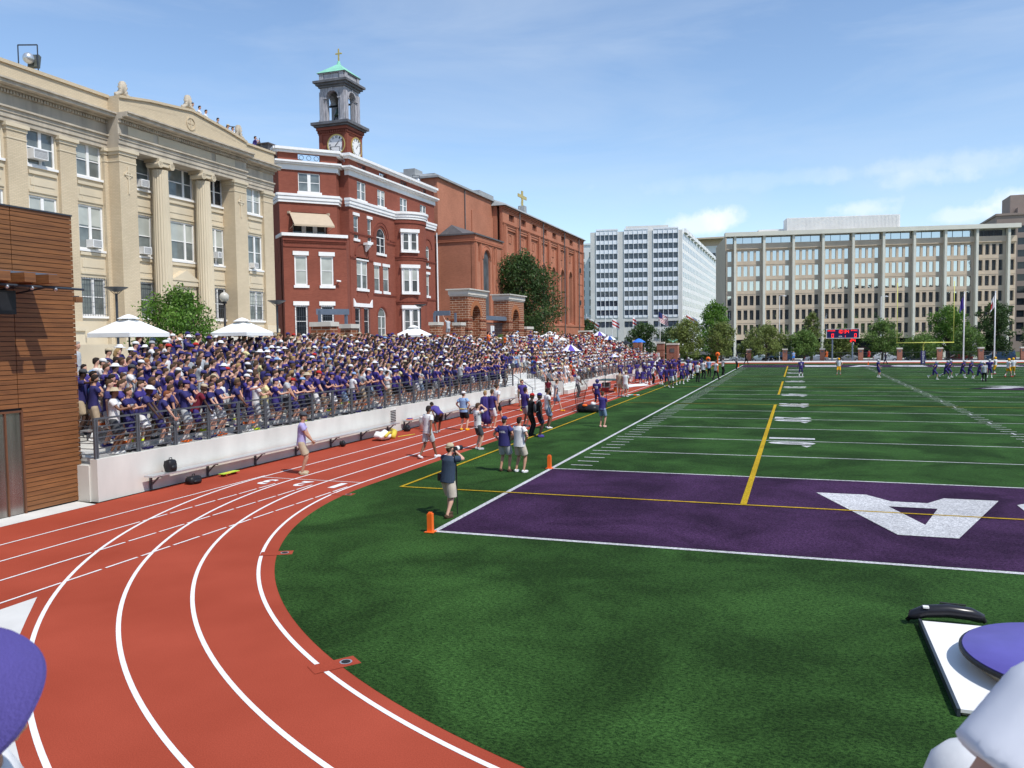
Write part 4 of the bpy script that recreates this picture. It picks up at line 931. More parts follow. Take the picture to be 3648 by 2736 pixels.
b.box(x0+.6,x1-.6,yc-.5,yc+.5,24.25,24.5); b.obj('bell_frame', M['black'], CT)
def clock(Fx, c_, zc, r):
    b = MB(); fpoly(b, Fx, [(c_ + r*math.cos(2*PI*i/32), zc + r*math.sin(2*PI*i/32)) for i in range(32)], .05); ck = b.obj('clock_face', M['white'], CT)
    b = MB(); arch_ring(b, Fx, c_, zc, r, r+.09, .0, .1, n=32, a0=0, a1=2*PI); b.obj('clock_rim', M['gold'], ck)
    b = MB(); O, d, n_ = Fx
    for k, s in enumerate(('XII','I','II','III','IIII','V','VI','VII','VIII','IX','X','XI')):
        a = PI/2 - 2*PI*k/12; ca, sa = math.cos(a), math.sin(a)
        ux = Vector((d[0]*sa, d[1]*sa, -ca)); uy = Vector((d[0]*ca, d[1]*ca, sa)); w_ = .07*len(s)+.05
        o = Vector(FP(*Fx, c_ + ca*r*.68, zc + sa*r*.68, .056)) - ux*w_/2; put_text(b, s, o, ux, uy, w_, r*.26, bold=.02)
    b.obj('numerals', M['black'], ck)
    b = MB()
    for ang, l, w_ in ((math.radians(90-50), r*.62, .035), (math.radians(90-40), r*.85, .025)):
        ca, sa = math.cos(ang), math.sin(ang)
        fpoly(b, Fx, [(c_-ca*.15-sa*w_, zc-sa*.15+ca*w_), (c_-ca*.15+sa*w_, zc-sa*.15-ca*w_), (c_+ca*l, zc+sa*l)], .075+l*.01)
    b.obj('clock_hands', M['black'], ck)
clock(((x0,y0),(1,0),(0,-1)), 1.92-.12, 22.15, .84); clock(((x1,y0),(0,1),(1,0)), 1.78, 22.15, .84)
b = MB(); b.box(-45, -34.5, 34, 52, 19.0, 20.6); b.prism([(-36,31),(-33.5,29.5),(-31,32),(-33.5,35)], 20.0, 20.9) if False else None
b.obj('rooftop_block', M['slateroof'], RD)
# sign plate: dark roof seen left of the hall
b = MB(); b.box(-38.5, -33.4, 31.5, 34, 19.2, 20.55); b.box(-38.7, -33.2, 31.3, 34.2, 20.553, 20.62); b.obj('rear_roof', M['slateroof'], RD)

# ------------------------------------------------------------------ church
CH = thing('brick_church', 'long orange brick church with tall round-arched bays behind the big tree', 'church', (-28.5, 74.3, 2.95))
FN = ((-28.5, 0), (0, 1), (1, 0)); bays = [(76.1+5.05*i, 79.55+5.05*i) for i in range(7)]
hl = [(a+.6, a+2.7, 19.95, 20.85) for a, _ in bays] + [(112.7,113.8,19.95,20.85)] + [(a, c_, 6.7, 19.0) for a, c_ in bays]
b = MB(); wall(b, FN, 74.26, 116, 2.95, 21.6, hl, .3); b.obj('nave_wall', M['chbrick'], CH)
for i, (a, c_) in enumerate(bays):
    c0 = (a+c_)/2; r = .95
    b = MB(); wall(b, FN, a, c_, 6.7, 19.0, [(c0-r, c0+r, 6.9, 14.6+r)], .35, o=-.3, ret=0); arch_spandrel(b, FN, c0-r, c0+r, 14.6, o=-.3, depth=.35)
    arch_ring(b, FN, c0, 14.6, r+.02, r+.3, -.3, -.12); fbox(b, FN, c0-r-.34, c0-r-.04, 6.7, 14.6, -.3, -.14); fbox(b, FN, c0+r+.04, c0+r+.34, 6.7, 14.6, -.3, -.14)
    fbox(b, FN, a, c_, 18.7, 18.99, -.3, -.08); arch_ring(b, FN, c0, 17.65, .0, .0, -.3, -.2) if False else None
    for (p_, q_, z0, z1) in ((c0-.5,c0+.5,17.1,17.18),(c0-.5,c0+.5,18.2,18.28),(c0-.5,c0-.42,17.18,18.2),(c0+.42,c0+.5,17.18,18.2)): fbox(b, FN, p_, q_, z0, z1, -.3, -.22)
    bo = b.obj('blind_bay', M['chbrick'], CH)
    p = MB(); fpoly(p, FN, [(c0-r, 6.9), (c0+r, 6.9)] + [(c0 + r*math.cos(PI*k/10), 14.6 + r*math.sin(PI*k/10)) for k in range(11)], -.62); p.obj('window', M['stained'], bo)
    p = MB(); fquad(p, FN, a+.6, a+2.7, 19.95, 20.85, -.28); pn = p.obj('clerestory_window', M['glassdark'], CH)
    p = MB(); fbox(p, FN, a+1.15, a+1.2, 20.05, 20.75, -.27, -.2); fbox(p, FN, a+1.65, a+1.7, 20.05, 20.75, -.27, -.2); fbox(p, FN, a+2.1, a+2.15, 20.05, 20.75, -.27, -.2); p.obj('mullions', M['chtrim'], pn)
b = MB()
for z, o in ((19.3,.10),(19.42,.16),(21.05,.08),(21.25,.16),(21.42,.26)): fbox(b, FN, 74.2, 116.1, z, z+.11, 0, o)
fbox(b, FN, 74.2, 116.1, 6.3, 6.6, 0, .2); fbox(b, FN, 74.2, 116.1, 2.95, 6.3, 0, .1)
for i in range(8): fbox(b, FN, 74.35+5.05*i+.1, 74.75+5.05*i+.1, 6.6, 19.3, .0, .14); fbox(b, FN, 75.1+5.05*i+.1, 75.35+5.05*i+.1, 6.6, 19.3, .0, .08)
for k in range(6): fbox(b, FN, 112.4, 115.8, 8+1.9*k, 8.15+1.9*k, 0, .07)
fbox(b, FN, 111.9, 112.2, 6.6, 19.3, 0, .12); fbox(b, FN, 115.4, 116.05, 6.6, 21.4, .0, .12)
b.obj('brick_moulding', M['chtrim'], CH)
for z in (10.6, 16.2):
    b = MB(); fpoly(b, FN, [(113.9+.45*math.cos(2*PI*i/16), z+.5*math.sin(2*PI*i/16)) for i in range(16)], .09); b.obj('oculus', M['glassdark'], CH)
b = MB(); b.box(-45, -29.3, 74.3, 116, 2.95, 21.6); b.box(-28.81,-28.49,74.2,74.262,2.95,21.55); b.obj('end_wall', M['chbrick'], CH)
b = MB(); pts = [(-27.95,73.9,21.62),(-27.95,116.5,21.62),(-45.5,116.5,21.62),(-45.5,73.9,21.62),(-28.3,74.3,21.95),(-28.3,116.2,21.95),(-36.5,116.2,25.0),(-36.5,76.3,25.0)]
b.add(pts, [(0,3,2,1),(0,1,5,4),(4,5,6,7),(0,4,7,3)]); b.obj('roof', M['roof'], CH)
for y in (80.3, 91.2, 102.9, 112.1): b = MB(); b.tube([(-28.2, y, 3), (-28.2, y, 21.5)], .09, 6); b.obj('downpipe', M['slateroof'], CH)
b = MB(); XT = -29.95
b.box(-46, XT, 57.2, 74.2, 2.95, 22.2); fbox(b, ((XT,0),(0,1),(1,0)), 67.0, 74.2, 2.95, 20.05, 0, .12); b.obj('transept_wall', M['chbrick'], CH)
b = MB(); b.box(-46.3, XT+.3, 56.9, 74.4, 22.2, 22.42); b.add([(XT+.3,56.9,22.42),(XT+.3,74.6,22.42),(-36,74.6,23.6),(-36,58.9,23.6),(-46,58.9,22.5)], [(0,1,2,3),(0,3,4)]); b.box(-34.2,-32.8,57.5,59.5,22.42,23.5); b.box(-32.7,-30.6,58,62,22.42,22.9); b.box(-31,-30,70,75,22.42,23.0); b.obj('transept_roof', M['roof'], CH)
b = MB(); b.tube([(XT+.08, 64.9, 3), (XT+.08, 64.9, 22.1)], .08, 6); b.obj('transept_downpipe', M['slateroof'], CH)
FB = ((-25.5, 0), (0, 1), (1, 0)); gl = (59.75, 61.2); c0 = (gl[0]+gl[1])/2
b = MB(); wall(b, FB, 56.9, 65.7, 2.95, 15.2, [(gl[0]-.35, gl[1]+.35, 6.5, 13.3+(gl[1]-gl[0])/2+.35), (57.9,58.45,12.9,14.9), (62.6,63.1,12.9,14.9)], .25)
arch_spandrel(b, FB, gl[0]-.35, gl[1]+.35, 13.3, depth=.25); b.box(-30.2, -25.95, 56.905, 65.65, 2.95, 15.18)
fquad(b, FB, 57.9, 58.45, 12.9, 14.9, -.2); fquad(b, FB, 62.6, 63.1, 12.9, 14.9, -.2); b.quad((-30.2,56.9,2.95),(-25.9,56.9,2.95),(-25.9,56.9,15.19),(-30.2,56.9,15.19))
b.obj('chapel_wall', M['chbrick'], CH)
b = MB(); arch_ring(b, FB, c0, 13.3, 1.1, 1.35, 0, .1); arch_ring(b, FB, c0, 13.3, 1.5, 1.6, 0, .06)
for s in (57.0,58.6,62.2,63.4,65.2): fbox(b, FB, s, s+.28, 2.95, 14.9, 0, .09)
fbox(b, FB, 56.85, 65.7, 15.0, 15.14, 0, .12); b.box(-30.25, -25.45, 56.78, 56.9, 15.0, 15.14); b.box(-30.2, -25.5, 56.84, 56.9, 15.2, 15.72); b.box(-25.52,-25.44,56.84,65.7,15.2,15.72)
b.obj('chapel_moulding', M['chtrim'], CH)
b = MB(); b.box(-30.3, -25.3, 56.7, 65.8, 15.722, 15.88); b.add([(-29.8,57,15.88),(-26.8,57,15.88),(-28.5,57.6,17.0),(-28.5,64,17.0),(-26.8,64.6,15.88),(-29.8,64.6,15.88)], [(0,1,2),(1,4,3,2),(0,2,3,5)]); b.obj('chapel_roof', M['slateroof'], CH)
p = MB(); fpoly(p, FB, [(gl[0]-.33, 6.5), (gl[1]+.33, 6.5)] + [(c0 + 1.05*math.cos(PI*k/10), 13.3 + 1.05*math.sin(PI*k/10)) for k in range(11)], -.2); p.obj('window', M['stained'], CH)
b = MB(); b.tube([(-29.9,56.75,3),(-29.9,56.75,15)], .09, 6); b.obj('chapel_downpipe', M['whitemetal'], CH)
t = thing('roof_cross', 'large gilt cross standing on the church roof ridge', 'cross', (-33, 95.8, 24.3))
b = MB(); b.box(-33.1,-32.9,95.55,96.05,25.0,27.35); b.box(-33.09,-32.91,93.8,95.548,26.2,26.68); b.box(-33.09,-32.91,96.052,97.8,26.2,26.68); b.obj('cross', M['gold'], t)
b = MB(); b.box(-33.5,-32.5,95.2,96.4,23.6,25.0); b.obj('plinth', M['roof'], t); b = MB(); b.tube([(-33,95.8,26.4),(-33,94.0,24.0)], .03, 5); b.obj('stay_rod', M['roof'], t)

# ------------------------------------------------------------------ brick gate towers and pillars
def gate_tower(X0, X1, Y0, Y1, top, arch_c, arch_w, label):
    t = thing('brick_gate_tower', label, 'gate tower', ((X0+X1)/2, Y0, 2.95), 'arched brick gate towers')
    Fx = ((X1, 0), (0, 1), (1, 0)); r = arch_w/2; spz = 6.35; zc = top-.62
    b = MB(); wall(b, Fx, Y0, Y1, 2.6, zc, [(arch_c-r, arch_c+r, 2.7, spz+r)], .7, ret=0); arch_spandrel(b, Fx, arch_c-r, arch_c+r, spz, depth=.7)
    b.quad((X0,Y0,2.6),(X1,Y0,2.6),(X1,Y0,zc),(X0,Y0,zc)); b.quad((X0,Y1,2.6),(X0,Y1,zc),(X1,Y1,zc),(X1,Y1,2.6)); b.quad((X0,Y0,2.6),(X0,Y0,zc),(X0,Y1,zc),(X0,Y1,2.6))
    b.quad((X1-.7,arch_c-r,2.6),(X1-.7,arch_c+r,2.6),(X1-.7,arch_c+r,spz+r),(X1-.7,arch_c-r,spz+r)); b.obj('wall', M['gatebrick'], t)
    b = MB(); arch_ring(b, Fx, arch_c, spz, r+.01, r+.42, -.02, .03, n=18); b.obj('arch_ring', mat('brick_voussoirs', (.36,.135,.055), .85, .25, 14), t)
    b = MB()
    for z in (3.55, 4.35, 5.15, 5.95):
        for (a0, a1) in ((Y0-.04, arch_c-r), (arch_c+r, Y1+.04)): fbox(b, Fx, a0, a1, z, z+.09, -.1, .045)
        b.box(X0-.04, X1+.04, Y0-.045, Y0, z, z+.09)
    b.obj('dark_brick_band', M['gatedark'], t)
    b = MB(); b.box(X0-.06, X1+.06, Y0-.06, Y1+.06, zc, zc+.12); b.box(X0-.12, X1+.12, Y0-.12, Y1+.12, zc+.122, top-.10); b.obj('frieze', M['limestone'], t)
    b = MB(); b.box(X0-.28, X1+.28, Y0-.28, Y1+.28, top-.1, top); b.obj('coping', M['limestone'], t)
    b = MB(); fbox(b, Fx, Y0-.05, arch_c-r, 2.6, 3.1, -.2, .08); fbox(b, Fx, arch_c+r, Y1+.05, 2.6, 3.1, -.2, .08); b.box(X0-.05, X1+.05, Y0-.08, Y0, 2.6, 3.1); b.obj('stone_plinth', M['limestone'], t)
    return t
gate_tower(-20.65, -19.0, 38.9, 43.2, 8.68, 40.85, 1.9, 'tall arched brick gate tower nearer the red hall')
gate_tower(-20.55, -19.0, 49.3, 54.0, 8.72, 51.45, 1.85, 'tall arched brick gate tower in front of the big tree')
def brick_pillar(X0, X1, Y0, Y1, top, label, zb=2.6, cap=.26, m='gatebrick', grp='brick pillars behind the stands', bands=True):
    t = thing('brick_pillar', label, 'pillar', ((X0+X1)/2, (Y0+Y1)/2, zb), grp)
    b = MB(); b.box(X0, X1, Y0, Y1, zb, top-cap); b.obj('shaft', M[m], t)
    b = MB(); b.box(X0-.07, X1+.07, Y0-.07, Y1+.07, top-cap, top); b.obj('cap', M['limestone'], t)
    if bands:
        b = MB()
        for k in range(2): z = top-cap-1.05*(k+1); b.box(X0-.035, X1+.035, Y0-.035, Y1+.035, z, z+.09)
        b.obj('dark_brick_band', M['gatedark'], t)
    return t
brick_pillar(-19.3, -18.0, 15.5, 16.3, 5.45, 'brick pillar in front of the red hall, left of a pair under a steel beam')
brick_pillar(-18.6, -17.9, 17.6, 18.5, 5.35, 'brick pillar in front of the red hall, right of a pair under a steel beam')
t = thing('steel_portal', 'blue-grey steel portal frame over the pair of brick pillars by the red hall', 'gateway', (-19, 16, 5.4))
b = MB(); b.box(-19.9,-19.75,17.2,17.35,2.95,6.2); b.box(-18.9,-18.75,18.6,18.75,2.95,6.2); b.add([(-19.95,17.1,5.95),(-18.7,18.65,5.95),(-18.7,18.85,5.95),(-19.95,17.4,5.95),(-19.95,17.1,6.3),(-18.7,18.65,6.3),(-18.7,18.85,6.3),(-19.95,17.4,6.3)], [(0,1,5,4),(3,2,1,0),(4,5,6,7),(1,2,6,5),(0,4,7,3),(2,3,7,6)]); b.obj('frame', M['bluesteel'], t)
brick_pillar(-20.6, -19.9, 34.6, 35.6, 5.78, 'brick pillar attached left of the nearer gate tower, a boy climbing it')
brick_pillar(-19.7, -19.0, 37.3, 38.2, 5.78, 'short brick pillar touching the nearer gate tower')
t = thing('steel_portal', 'blue-grey steel portal frame over the pillar beside the nearer gate tower', 'gateway', (-20.3, 36, 5.8))
b = MB(); b.box(-21.1,-20.95,36.4,36.6,2.95,6.6); b.box(-19.85,-19.7,37.9,38.1,2.95,6.6); b.box(-21.1,-19.7,36.6,36.8,6.35,6.75); b.obj('frame', M['bluesteel'], t)
brick_pillar(-20.3, -18.75, 54.05, 56.2, 5.6, 'low brick pillar joined to the far side of the second gate tower')
t = thing('steel_gate', 'dark steel gate and beam hung between the two gate towers', 'gate', (-19.8, 46, 2.95))
b = MB(); b.box(-20.6,-19.1,43.25,51,6.1,6.5) if False else b.box(-19.9,-19.2,43.25,49.25,6.12,6.5); b.obj('beam', M['bluesteel'], t)
b = MB()
for i in range(24): b.box(-19.6,-19.56,43.4+.24*i,43.44+.24*i,2.95,5.9)
b.box(-19.62,-19.54,43.3,49.2,3.1,3.16); b.box(-19.62,-19.54,43.3,49.2,5.8,5.87); b.obj('gate_leaf', M['slate'], t)
b = MB(); b.box(-19.5,-19.46,45.6,46.0,4.6,5.6); b.box(-19.5,-19.46,46.1,46.5,4.6,5.6); b.obj('notice_panel', M['whitemetal'], t)
for (x, y, lb) in ((-18.95, 43.0, 'wall lamp on the nearer gate tower'), (-18.95, 49.9, 'wall lamp on the gate tower in front of the big tree')):
    t = thing('wall_lamp', 'small grey ' + lb, 'wall lamp', (x, y, 4.6)); b = MB(); b.tube([(x,y,4.4),(x+.1,y,4.75),(x+.35,y,4.8)], .02, 6); b.obj('arm', M['rail'], t); b = MB(); b.lathe((x+.42,y,4.7), [(.16,0),(.12,.1),(.03,.16)], 12); b.obj('shade', M['rail'], t)
brick_pillar(-19.6, -18.2, 78.5, 80.5, 5.35, 'broad brick pillar with steel box on top at the far corner of the church', cap=.2)
brick_pillar(-20.4, -18.9, 100.4, 101.9, 3.9, 'brick pillar below the flags, left of three above the far crowd', zb=-1.6, m='pilbrick')
brick_pillar(-17.2, -15.9, 103.4, 104.7, 3.95, 'brick pillar left of the bright blue umbrella', zb=-1.6, m='pilbrick')
brick_pillar(-13.4, -12.3, 103.4, 104.4, 3.6, 'brick pillar right of the bright blue umbrella', zb=-1.6, m='pilbrick')
t = brick_pillar(-11.3, -9.6, 99.6, 101.2, 3.4, 'wide brick pedestal with bronze bird and small plaque at the far end of the stand', zb=-1.0, m='pilbrick', bands=False)
b = MB(); b.ell((-10.45,100.4,3.65), (.12,.3,.15)); 
for s in (-1, 1): b.add([(-10.45+s*.05,100.4,3.65),(-10.45+s*.5,100.25,4.05),(-10.45+s*.85,100.4,3.95),(-10.45+s*.4,100.6,3.7)], [(0,1,2,3),(3,2,1,0)])
b.obj('bird_statue', M['copper'], t); b = MB(); b.box(-10.8,-10.1,99.55,99.6,2.0,2.6); b.obj('plaque', M['slateroof'], t)

# ------------------------------------------------------------------ street lamps
def dish_lamp(x, y, z0, h, label, s=1.0):
    t = thing('street_lamp', label, 'lamp', (x, y, z0)); b = MB(); b.tube([(x,y,z0),(x,y,z0+h-.3)], .06, 8); b.obj('pole', M['slate'], t)
    b = MB(); 
    for k in range(4): a = k*PI/2+.4; b.tube([(x,y,z0+h-.4),(x+.35*s*math.cos(a),y+.35*s*math.sin(a),z0+h-.1)], .015, 5)
    b.obj('struts', M['slate'], t); b = MB(); b.lathe((x,y,z0+h-.22), [(.12,0),(.3*s,.08),(.55*s,.2),(.55*s,.23)], 18); b.obj('dish', M['slate'], t)
dish_lamp(-24.1, 5.9, 2.95, 4.15, 'dark dish-topped lamp standing against the tan building')
dish_lamp(-22.6, 16.9, 2.95, 3.9, 'dark dish-topped lamp at the left corner of the red hall')
dish_lamp(-24.5, 41.0, 2.95, 4.6, 'dark dish-topped lamp in front of the round bay of the red hall')
t = thing('globe_lamp', 'black post lamp with white globe beside the leafy bush', 'lamp', (-20.4, 9.3, 2.95)); b = MB(); b.tube([(-20.4,9.3,2.95),(-20.4,9.3,6.35)], [.08,.055], 10); b.lathe((-20.4,9.3,6.3), [(.06,0),(.13,.05),(.1,.14)], 12); b.obj('post', M['black'], t, smooth=True)
b = MB(); b.ell((-20.4,9.3,6.66), (.24,.24,.26), nu=16, nv=12); b.obj('globe', mat('frosted_globe', (.55,.52,.45), .3), t, smooth=True)

# ------------------------------------------------------------------ office blocks beyond
def grid_windows(par, F, cells, rec, pm, limit=100, name='window'):
    proto = None
    for k, (s0, s1, z0, z1) in enumerate(cells[:limit]):
        p = MB(); fquad(p, F, s0, s1, z0, z1, -rec); p.obj(name, M[pm], par)
    if len(cells) > limit:
        p = MB()
        for (s0, s1, z0, z1) in cells[limit:]: fquad(p, F, s0, s1, z0, z1, -rec)
        p.obj('windows', M[pm], par, kind='stuff')
M['ofbeige'] = mat('beige_precast', (.58,.47,.35), .85, .07, .6); M['offin'] = mat('pale_fin_concrete', (.68,.66,.56), .8, .06, .5)
M['ofwhite'] = mat('white_spandrel', (.78,.80,.83), .4, .04, .5); M['ofgrey'] = mat('grey_concrete', (.60,.59,.56), .85, .08, .5); M['ofpale'] = mat('pale_sunlit_concrete', (.80,.80,.78), .8, .05, .4)
M['mirror'] = glass('mirror_glass', (.05,.06,.07), .02, 1.0); MATS['mirror_glass'].node_tree.nodes["Principled BSDF"].inputs["Metallic"].default_value = .92
for nn in MATS['mirror_glass'].node_tree.nodes:
    if nn.type == 'VALTORGB':
        for e in nn.color_ramp.elements: e.color = (.56,.59,.61,1)
O2 = thing('beige_office_block', 'wide beige office block with tall white fins beyond the far goal', 'office building', (20, 178, -1.6))
F2 = ((0, 175), (.985, .172), (.172, -.985)); cols = [-6.85+6.57*i for i in range(10)]
rz = [(21.94,24.28),(18.41,20.76),(15.02,17.23),(11.57,13.84),(8.17,10.45),(4.74,6.99)]
cells = [(c+.92+1.4*j, c+1.82+1.4*j, z0, z1) for (z0, z1) in rz for c in cols for j in range(4) if c+1.9+1.4*j < 54.2] + [(-8.2,-7.3,z0,z1) for z0, z1 in rz]
b = MB(); wall(b, F2, -8.45, 54.4, 3.5, 24.72, cells, .35); b.obj('wall', M['ofbeige'], O2)
cells.sort(key=lambda c: (abs(c[0]-10) + abs(c[2]-12)*2)); grid_windows(O2, F2, cells, .3, 'mirror')
b = MB(); fbox(b, F2, -8.45, 54.4, 24.72, 26.04, -.4, .35)
for z in (8.0, 11.4, 14.85, 18.2, 21.7): fbox(b, F2, -8.45, 54.4, z-.62, z-.55, 0, .06)
b.obj('beige_band', M['ofbeige'], O2)
b = MB(); fquad(b, F2, -8.4, 54.3, 26.04, 27.65, -.5); b.obj('top_floor_glass', M['mirror'], O2)
for c in cols:
    for j in range(1, 3): b = MB(); fbox(b, F2, c+2.1*j, c+2.1*j+.07, 26.04, 27.65, -.5, -.4); b.obj('mullion', M['slate'], O2)
for c in cols:
    b = MB(); fbox(b, F2, c+.03, c+.55, -1.6, 27.65, -.3, 1.1); b.obj('fin', M['offin'], O2)
b = MB(); fbox(b, F2, -8.9, 54.8, 27.65, 28.6, -1, 1.5); b.obj('roof_slab', M['offin'], O2)
b = MB(); fbox(b, F2, -8.45, 54.4, -1.6, 3.5, -2.5, -2.0); b.obj('lobby_glass', M['glassdark'], O2); b = MB(); fbox(b, F2, -8.45, 54.4, -1.6, 28.4, -30, -2.6); b.obj('side_wall', M['ofbeige'], O2)
b = MB(); fbox(b, F2, 6.0, 31.4, 28.6, 32.35, -10, -5)
for i in range(84): fbox(b, F2, 6.05+.3*i, 6.2+.3*i, 28.6, 32.3, -5, -4.92)
fbox(b, F2, 0, 6, 28.6, 30.3, -16, -9); b.obj('rooftop_plant_screen', M['ofpale'], O2)
b = MB(); fbox(b, ((0,175),(.985,.172),(.172,-.985)), -6.0, -2.2, 1.2, 2.6, -1.9, -1.8); b.obj('entrance_sign', M['slate'], O2)
b = MB(); put_text(b, '899', FP(*F2, -5.8, 1.45, -1.78), (.985,.172,0), (0,0,1), 2.6, 1.0); b.obj('entrance_number', M['whitemetal'], O2)

WO = thing('white_office_block', 'tall white office block with dark ribbon windows and grey piers behind the flags', 'office building', (-40, 240, -1.6))
FWO = ((-56.88, 237.32), (.985, .172), (.172, -.985))
b = MB(); fbox(b, FWO, 0, 29.5, -1.6, 38.9, -40, -.6); b.box(-57, -28.2, 245, 414, -1.6, 38.6); b.obj('wall', M['ofgrey'], WO)
b = MB()
for s0, s1 in ((0,1.9),(8.9,11.0),(18.6,20.4),(28.3,29.6)): fbox(b, FWO, s0, s1, -1.6, 39.0, -.6, .25)
b.obj('piers', M['ofgrey'], WO); cells = []
zr = [(13.0+3.05*i, 14.85+3.05*i) for i in range(9)]; zr = [(11.7+3.06*i, 13.5+3.06*i) for i in range(9)]
bs = MB(); bm_ = MB()
for s0, s1 in ((1.9,8.9),(11.0,18.6),(20.4,28.3)):
    n = 5; w_ = (s1-s0)/n
    for j in range(n):
        for z0, z1 in zr: cells.append((s0+w_*j+.05, s0+w_*(j+1)-.05, z0, z1))
        fbox(bm_, FWO, s0+w_*j-.06, s0+w_*j+.06, 11.2, 39.2, -.1, .55)
    fbox(bm_, FWO, s1-.06, s1+.06, 11.2, 39.2, -.1, .55)
    for i in range(10): fbox(bs, FWO, s0, s1, (13.5+3.06*(i-1)) if i else 10.9, 11.7+3.06*i if i < 9 else 39.4, -.5, .35)
    fbox(bs, FWO, s0-.1, s1+.1, 39.4, 39.9, -.5, .5)
    for j in range(n): cells.append((s0+w_*j+.2, s0+w_*(j+1)-.2, 7.9, 9.7))
bs.obj('white_spandrels', M['ofwhite'], WO); bm_.obj('mullions', M['ofwhite'], WO)
b = MB()
for s0, s1, z0, z1, o_ in ((0,29.5,9.7,10.9,.2),(0,29.5,4.5,7.9,.0),): fbox(b, FWO, s0, s1, z0, z1, -.6, o_)
b.obj('lower_band', M['ofgrey'], WO)
M['slateglass'] = glass('slate_blue_glass', (.05,.065,.09), .06, .7); grid_windows(WO, FWO, cells, -.08, 'slateglass', 100)
FWR = ((-27.8, 0), (0, 1), (1, 0)); b = MB(); fbox(b, FWR, 242.6, 414, -1.6, 39.2, -.4, 0); 
for i in range(38): fbox(b, FWR, 243.5+4.5*i, 243.8+4.5*i, 10, 39.5, 0, .08)
for i in range(18): fbox(b, FWR, 247+9.2*i, 254+9.2*i, 38.6, 39.9, 0, .8)
b.obj('side_wall', M['ofpale'], WO)
b = MB()
for z0, z1 in zr:
    for i in range(37): fquad(b, FWR, 244.4+4.5*i, 247.4+4.5*i, z0, z1, .02)
b.obj('side_windows', mat('pale_reflective_glass', (.36,.39,.43), .2, .1, .3), WO, kind='stuff')
b = MB(); fbox(b, FWO, 11.4, 25.3, 38.9, 41.2, -14, -4); b.obj('rooftop_plant', M['ofgrey'], WO)
def plain_block(name, label, X0, X1, Y0, Y1, Z1, m, rows, pitch, ww, wh, wm='glassblue', cap=None, z0=6, face='y'):
    t = thing(name, label, 'office building', ((X0+X1)/2, Y0, -1.6)); b = MB(); b.box(X0, X1, Y0+.3, Y1, -1.6, Z1)
    Fx = ((X0, Y0), (1, 0), (0, -1)); cells = []
    n = int((X1-X0)/pitch)
    for r in range(rows):
        for j in range(n): cells.append(((X1-X0-n*pitch)/2 + pitch*j + (pitch-ww)/2, (X1-X0-n*pitch)/2 + pitch*j + (pitch+ww)/2, z0+r*(Z1-z0-1.5)/rows, z0+r*(Z1-z0-1.5)/rows+wh))
    wall(b, Fx, 0, X1-X0, -1.6, Z1, cells, .25, ret=.3); b.obj('wall', m, t)
    grid_windows(t, Fx, cells, .22, wm, 60)
    b = MB(); e = cap or .3; b.box(X0-e, X1+e, Y0-e, Y1+e, Z1, Z1+.6); b.obj('roof_slab', m, t)
    return t
plain_block('pale_tower_block', 'narrow pale block with blue windows squeezed between the church and the white office', -84, -62, 268, 290, 38.6, M['ofpale'], 9, 3.6, 1.9, 2.3)
plain_block('distant_tower', 'distant pale tower with a wide flat cap behind the white office', -52, -31.5, 468, 490, 57, M['ofpale'], 12, 4.2, 3.2, 2.0, 'glassdark', cap=None, z0=8)
b = MB(); b.box(-56, -28.6, 464, 494, 61.5, 62.4); b.box(-50,-33,470,488,57.6,61.5)
tt = [o for o in COL.objects if o.name.startswith('distant_tower')][0]; b.obj('flat_cap', M['ofbeige'], tt)
M['ofbrown'] = mat('brown_precast', (.30,.235,.20), .85, .08, .4)
BR = plain_block('brown_office_block', 'large brown office building rising behind the right end of the beige one', 60, 120, 236, 275, 37.0, M['ofbrown'], 10, 3.4, 1.9, 1.9, 'glassdark', z0=2)
b = MB(); b.prism([(66,240),(120,240),(120,270),(66,270)], 37.6, 39.6); b.box(64.5,72,242,252,37.6,43.4); b.box(72.5,120,244,270,39.6,43.8); b.box(76,120,247,270,43.8,47.5); b.obj('upper_floors', M['ofbrown'], BR)
# unseen dark blocks added behind the viewer to darken the office window reflections
for (X0, X1, Z1, lb) in ((-80,-20,22,'first'),(-16,60,24,'second'),(64,118,27,'third'),(121,176,29.5,'fourth'),(179,192,26,'fifth'),(196,262,80,'sixth and tallest')):
    plain_block('added_dark_block', 'added unseen block behind the viewer for dark reflections, %s in the row' % lb, X0, X1, -82, -66, Z1, mat('added_block_dark', (.03,.028,.03), .6), 5, 4, 1.6, 2.2, 'glassdark', z0=2)
# ------------------------------------------------------------------ trees
def leafmat(name, col):
    m = bpy.data.materials.new(name); nt, N, L, B = nodes(m); MATS[name] = m
    g = N.new("ShaderNodeNewGeometry"); nz = N.new("ShaderNodeTexNoise"); nz.inputs["Scale"].default_value = 1.3; L.new(g.outputs["Position"], nz.inputs[0])
    rp = N.new("ShaderNodeValToRGB"); e = rp.color_ramp.elements; e[0].position = .35; e[1].position = .65
    e[0].color = (*[c*.75 for c in col], 1); e[1].color = (*[c*1.3 for c in col], 1); L.new(nz.outputs[0], rp.inputs[0]); L.new(rp.outputs[0], B.inputs["Base Color"])
    B.inputs["Roughness"].default_value = .5; B.inputs["Specular IOR Level"].default_value = .3
    out = N["Material Output"]; tr = N.new("ShaderNodeBsdfTranslucent"); L.new(rp.outputs[0], tr.inputs[0]); mx = N.new("ShaderNodeMixShader"); mx.inputs[0].default_value = .3
    L.new(B.outputs[0], mx.inputs[1]); L.new(tr.outputs[0], mx.inputs[2]); L.new(mx.outputs[0], out.inputs[0]); return m
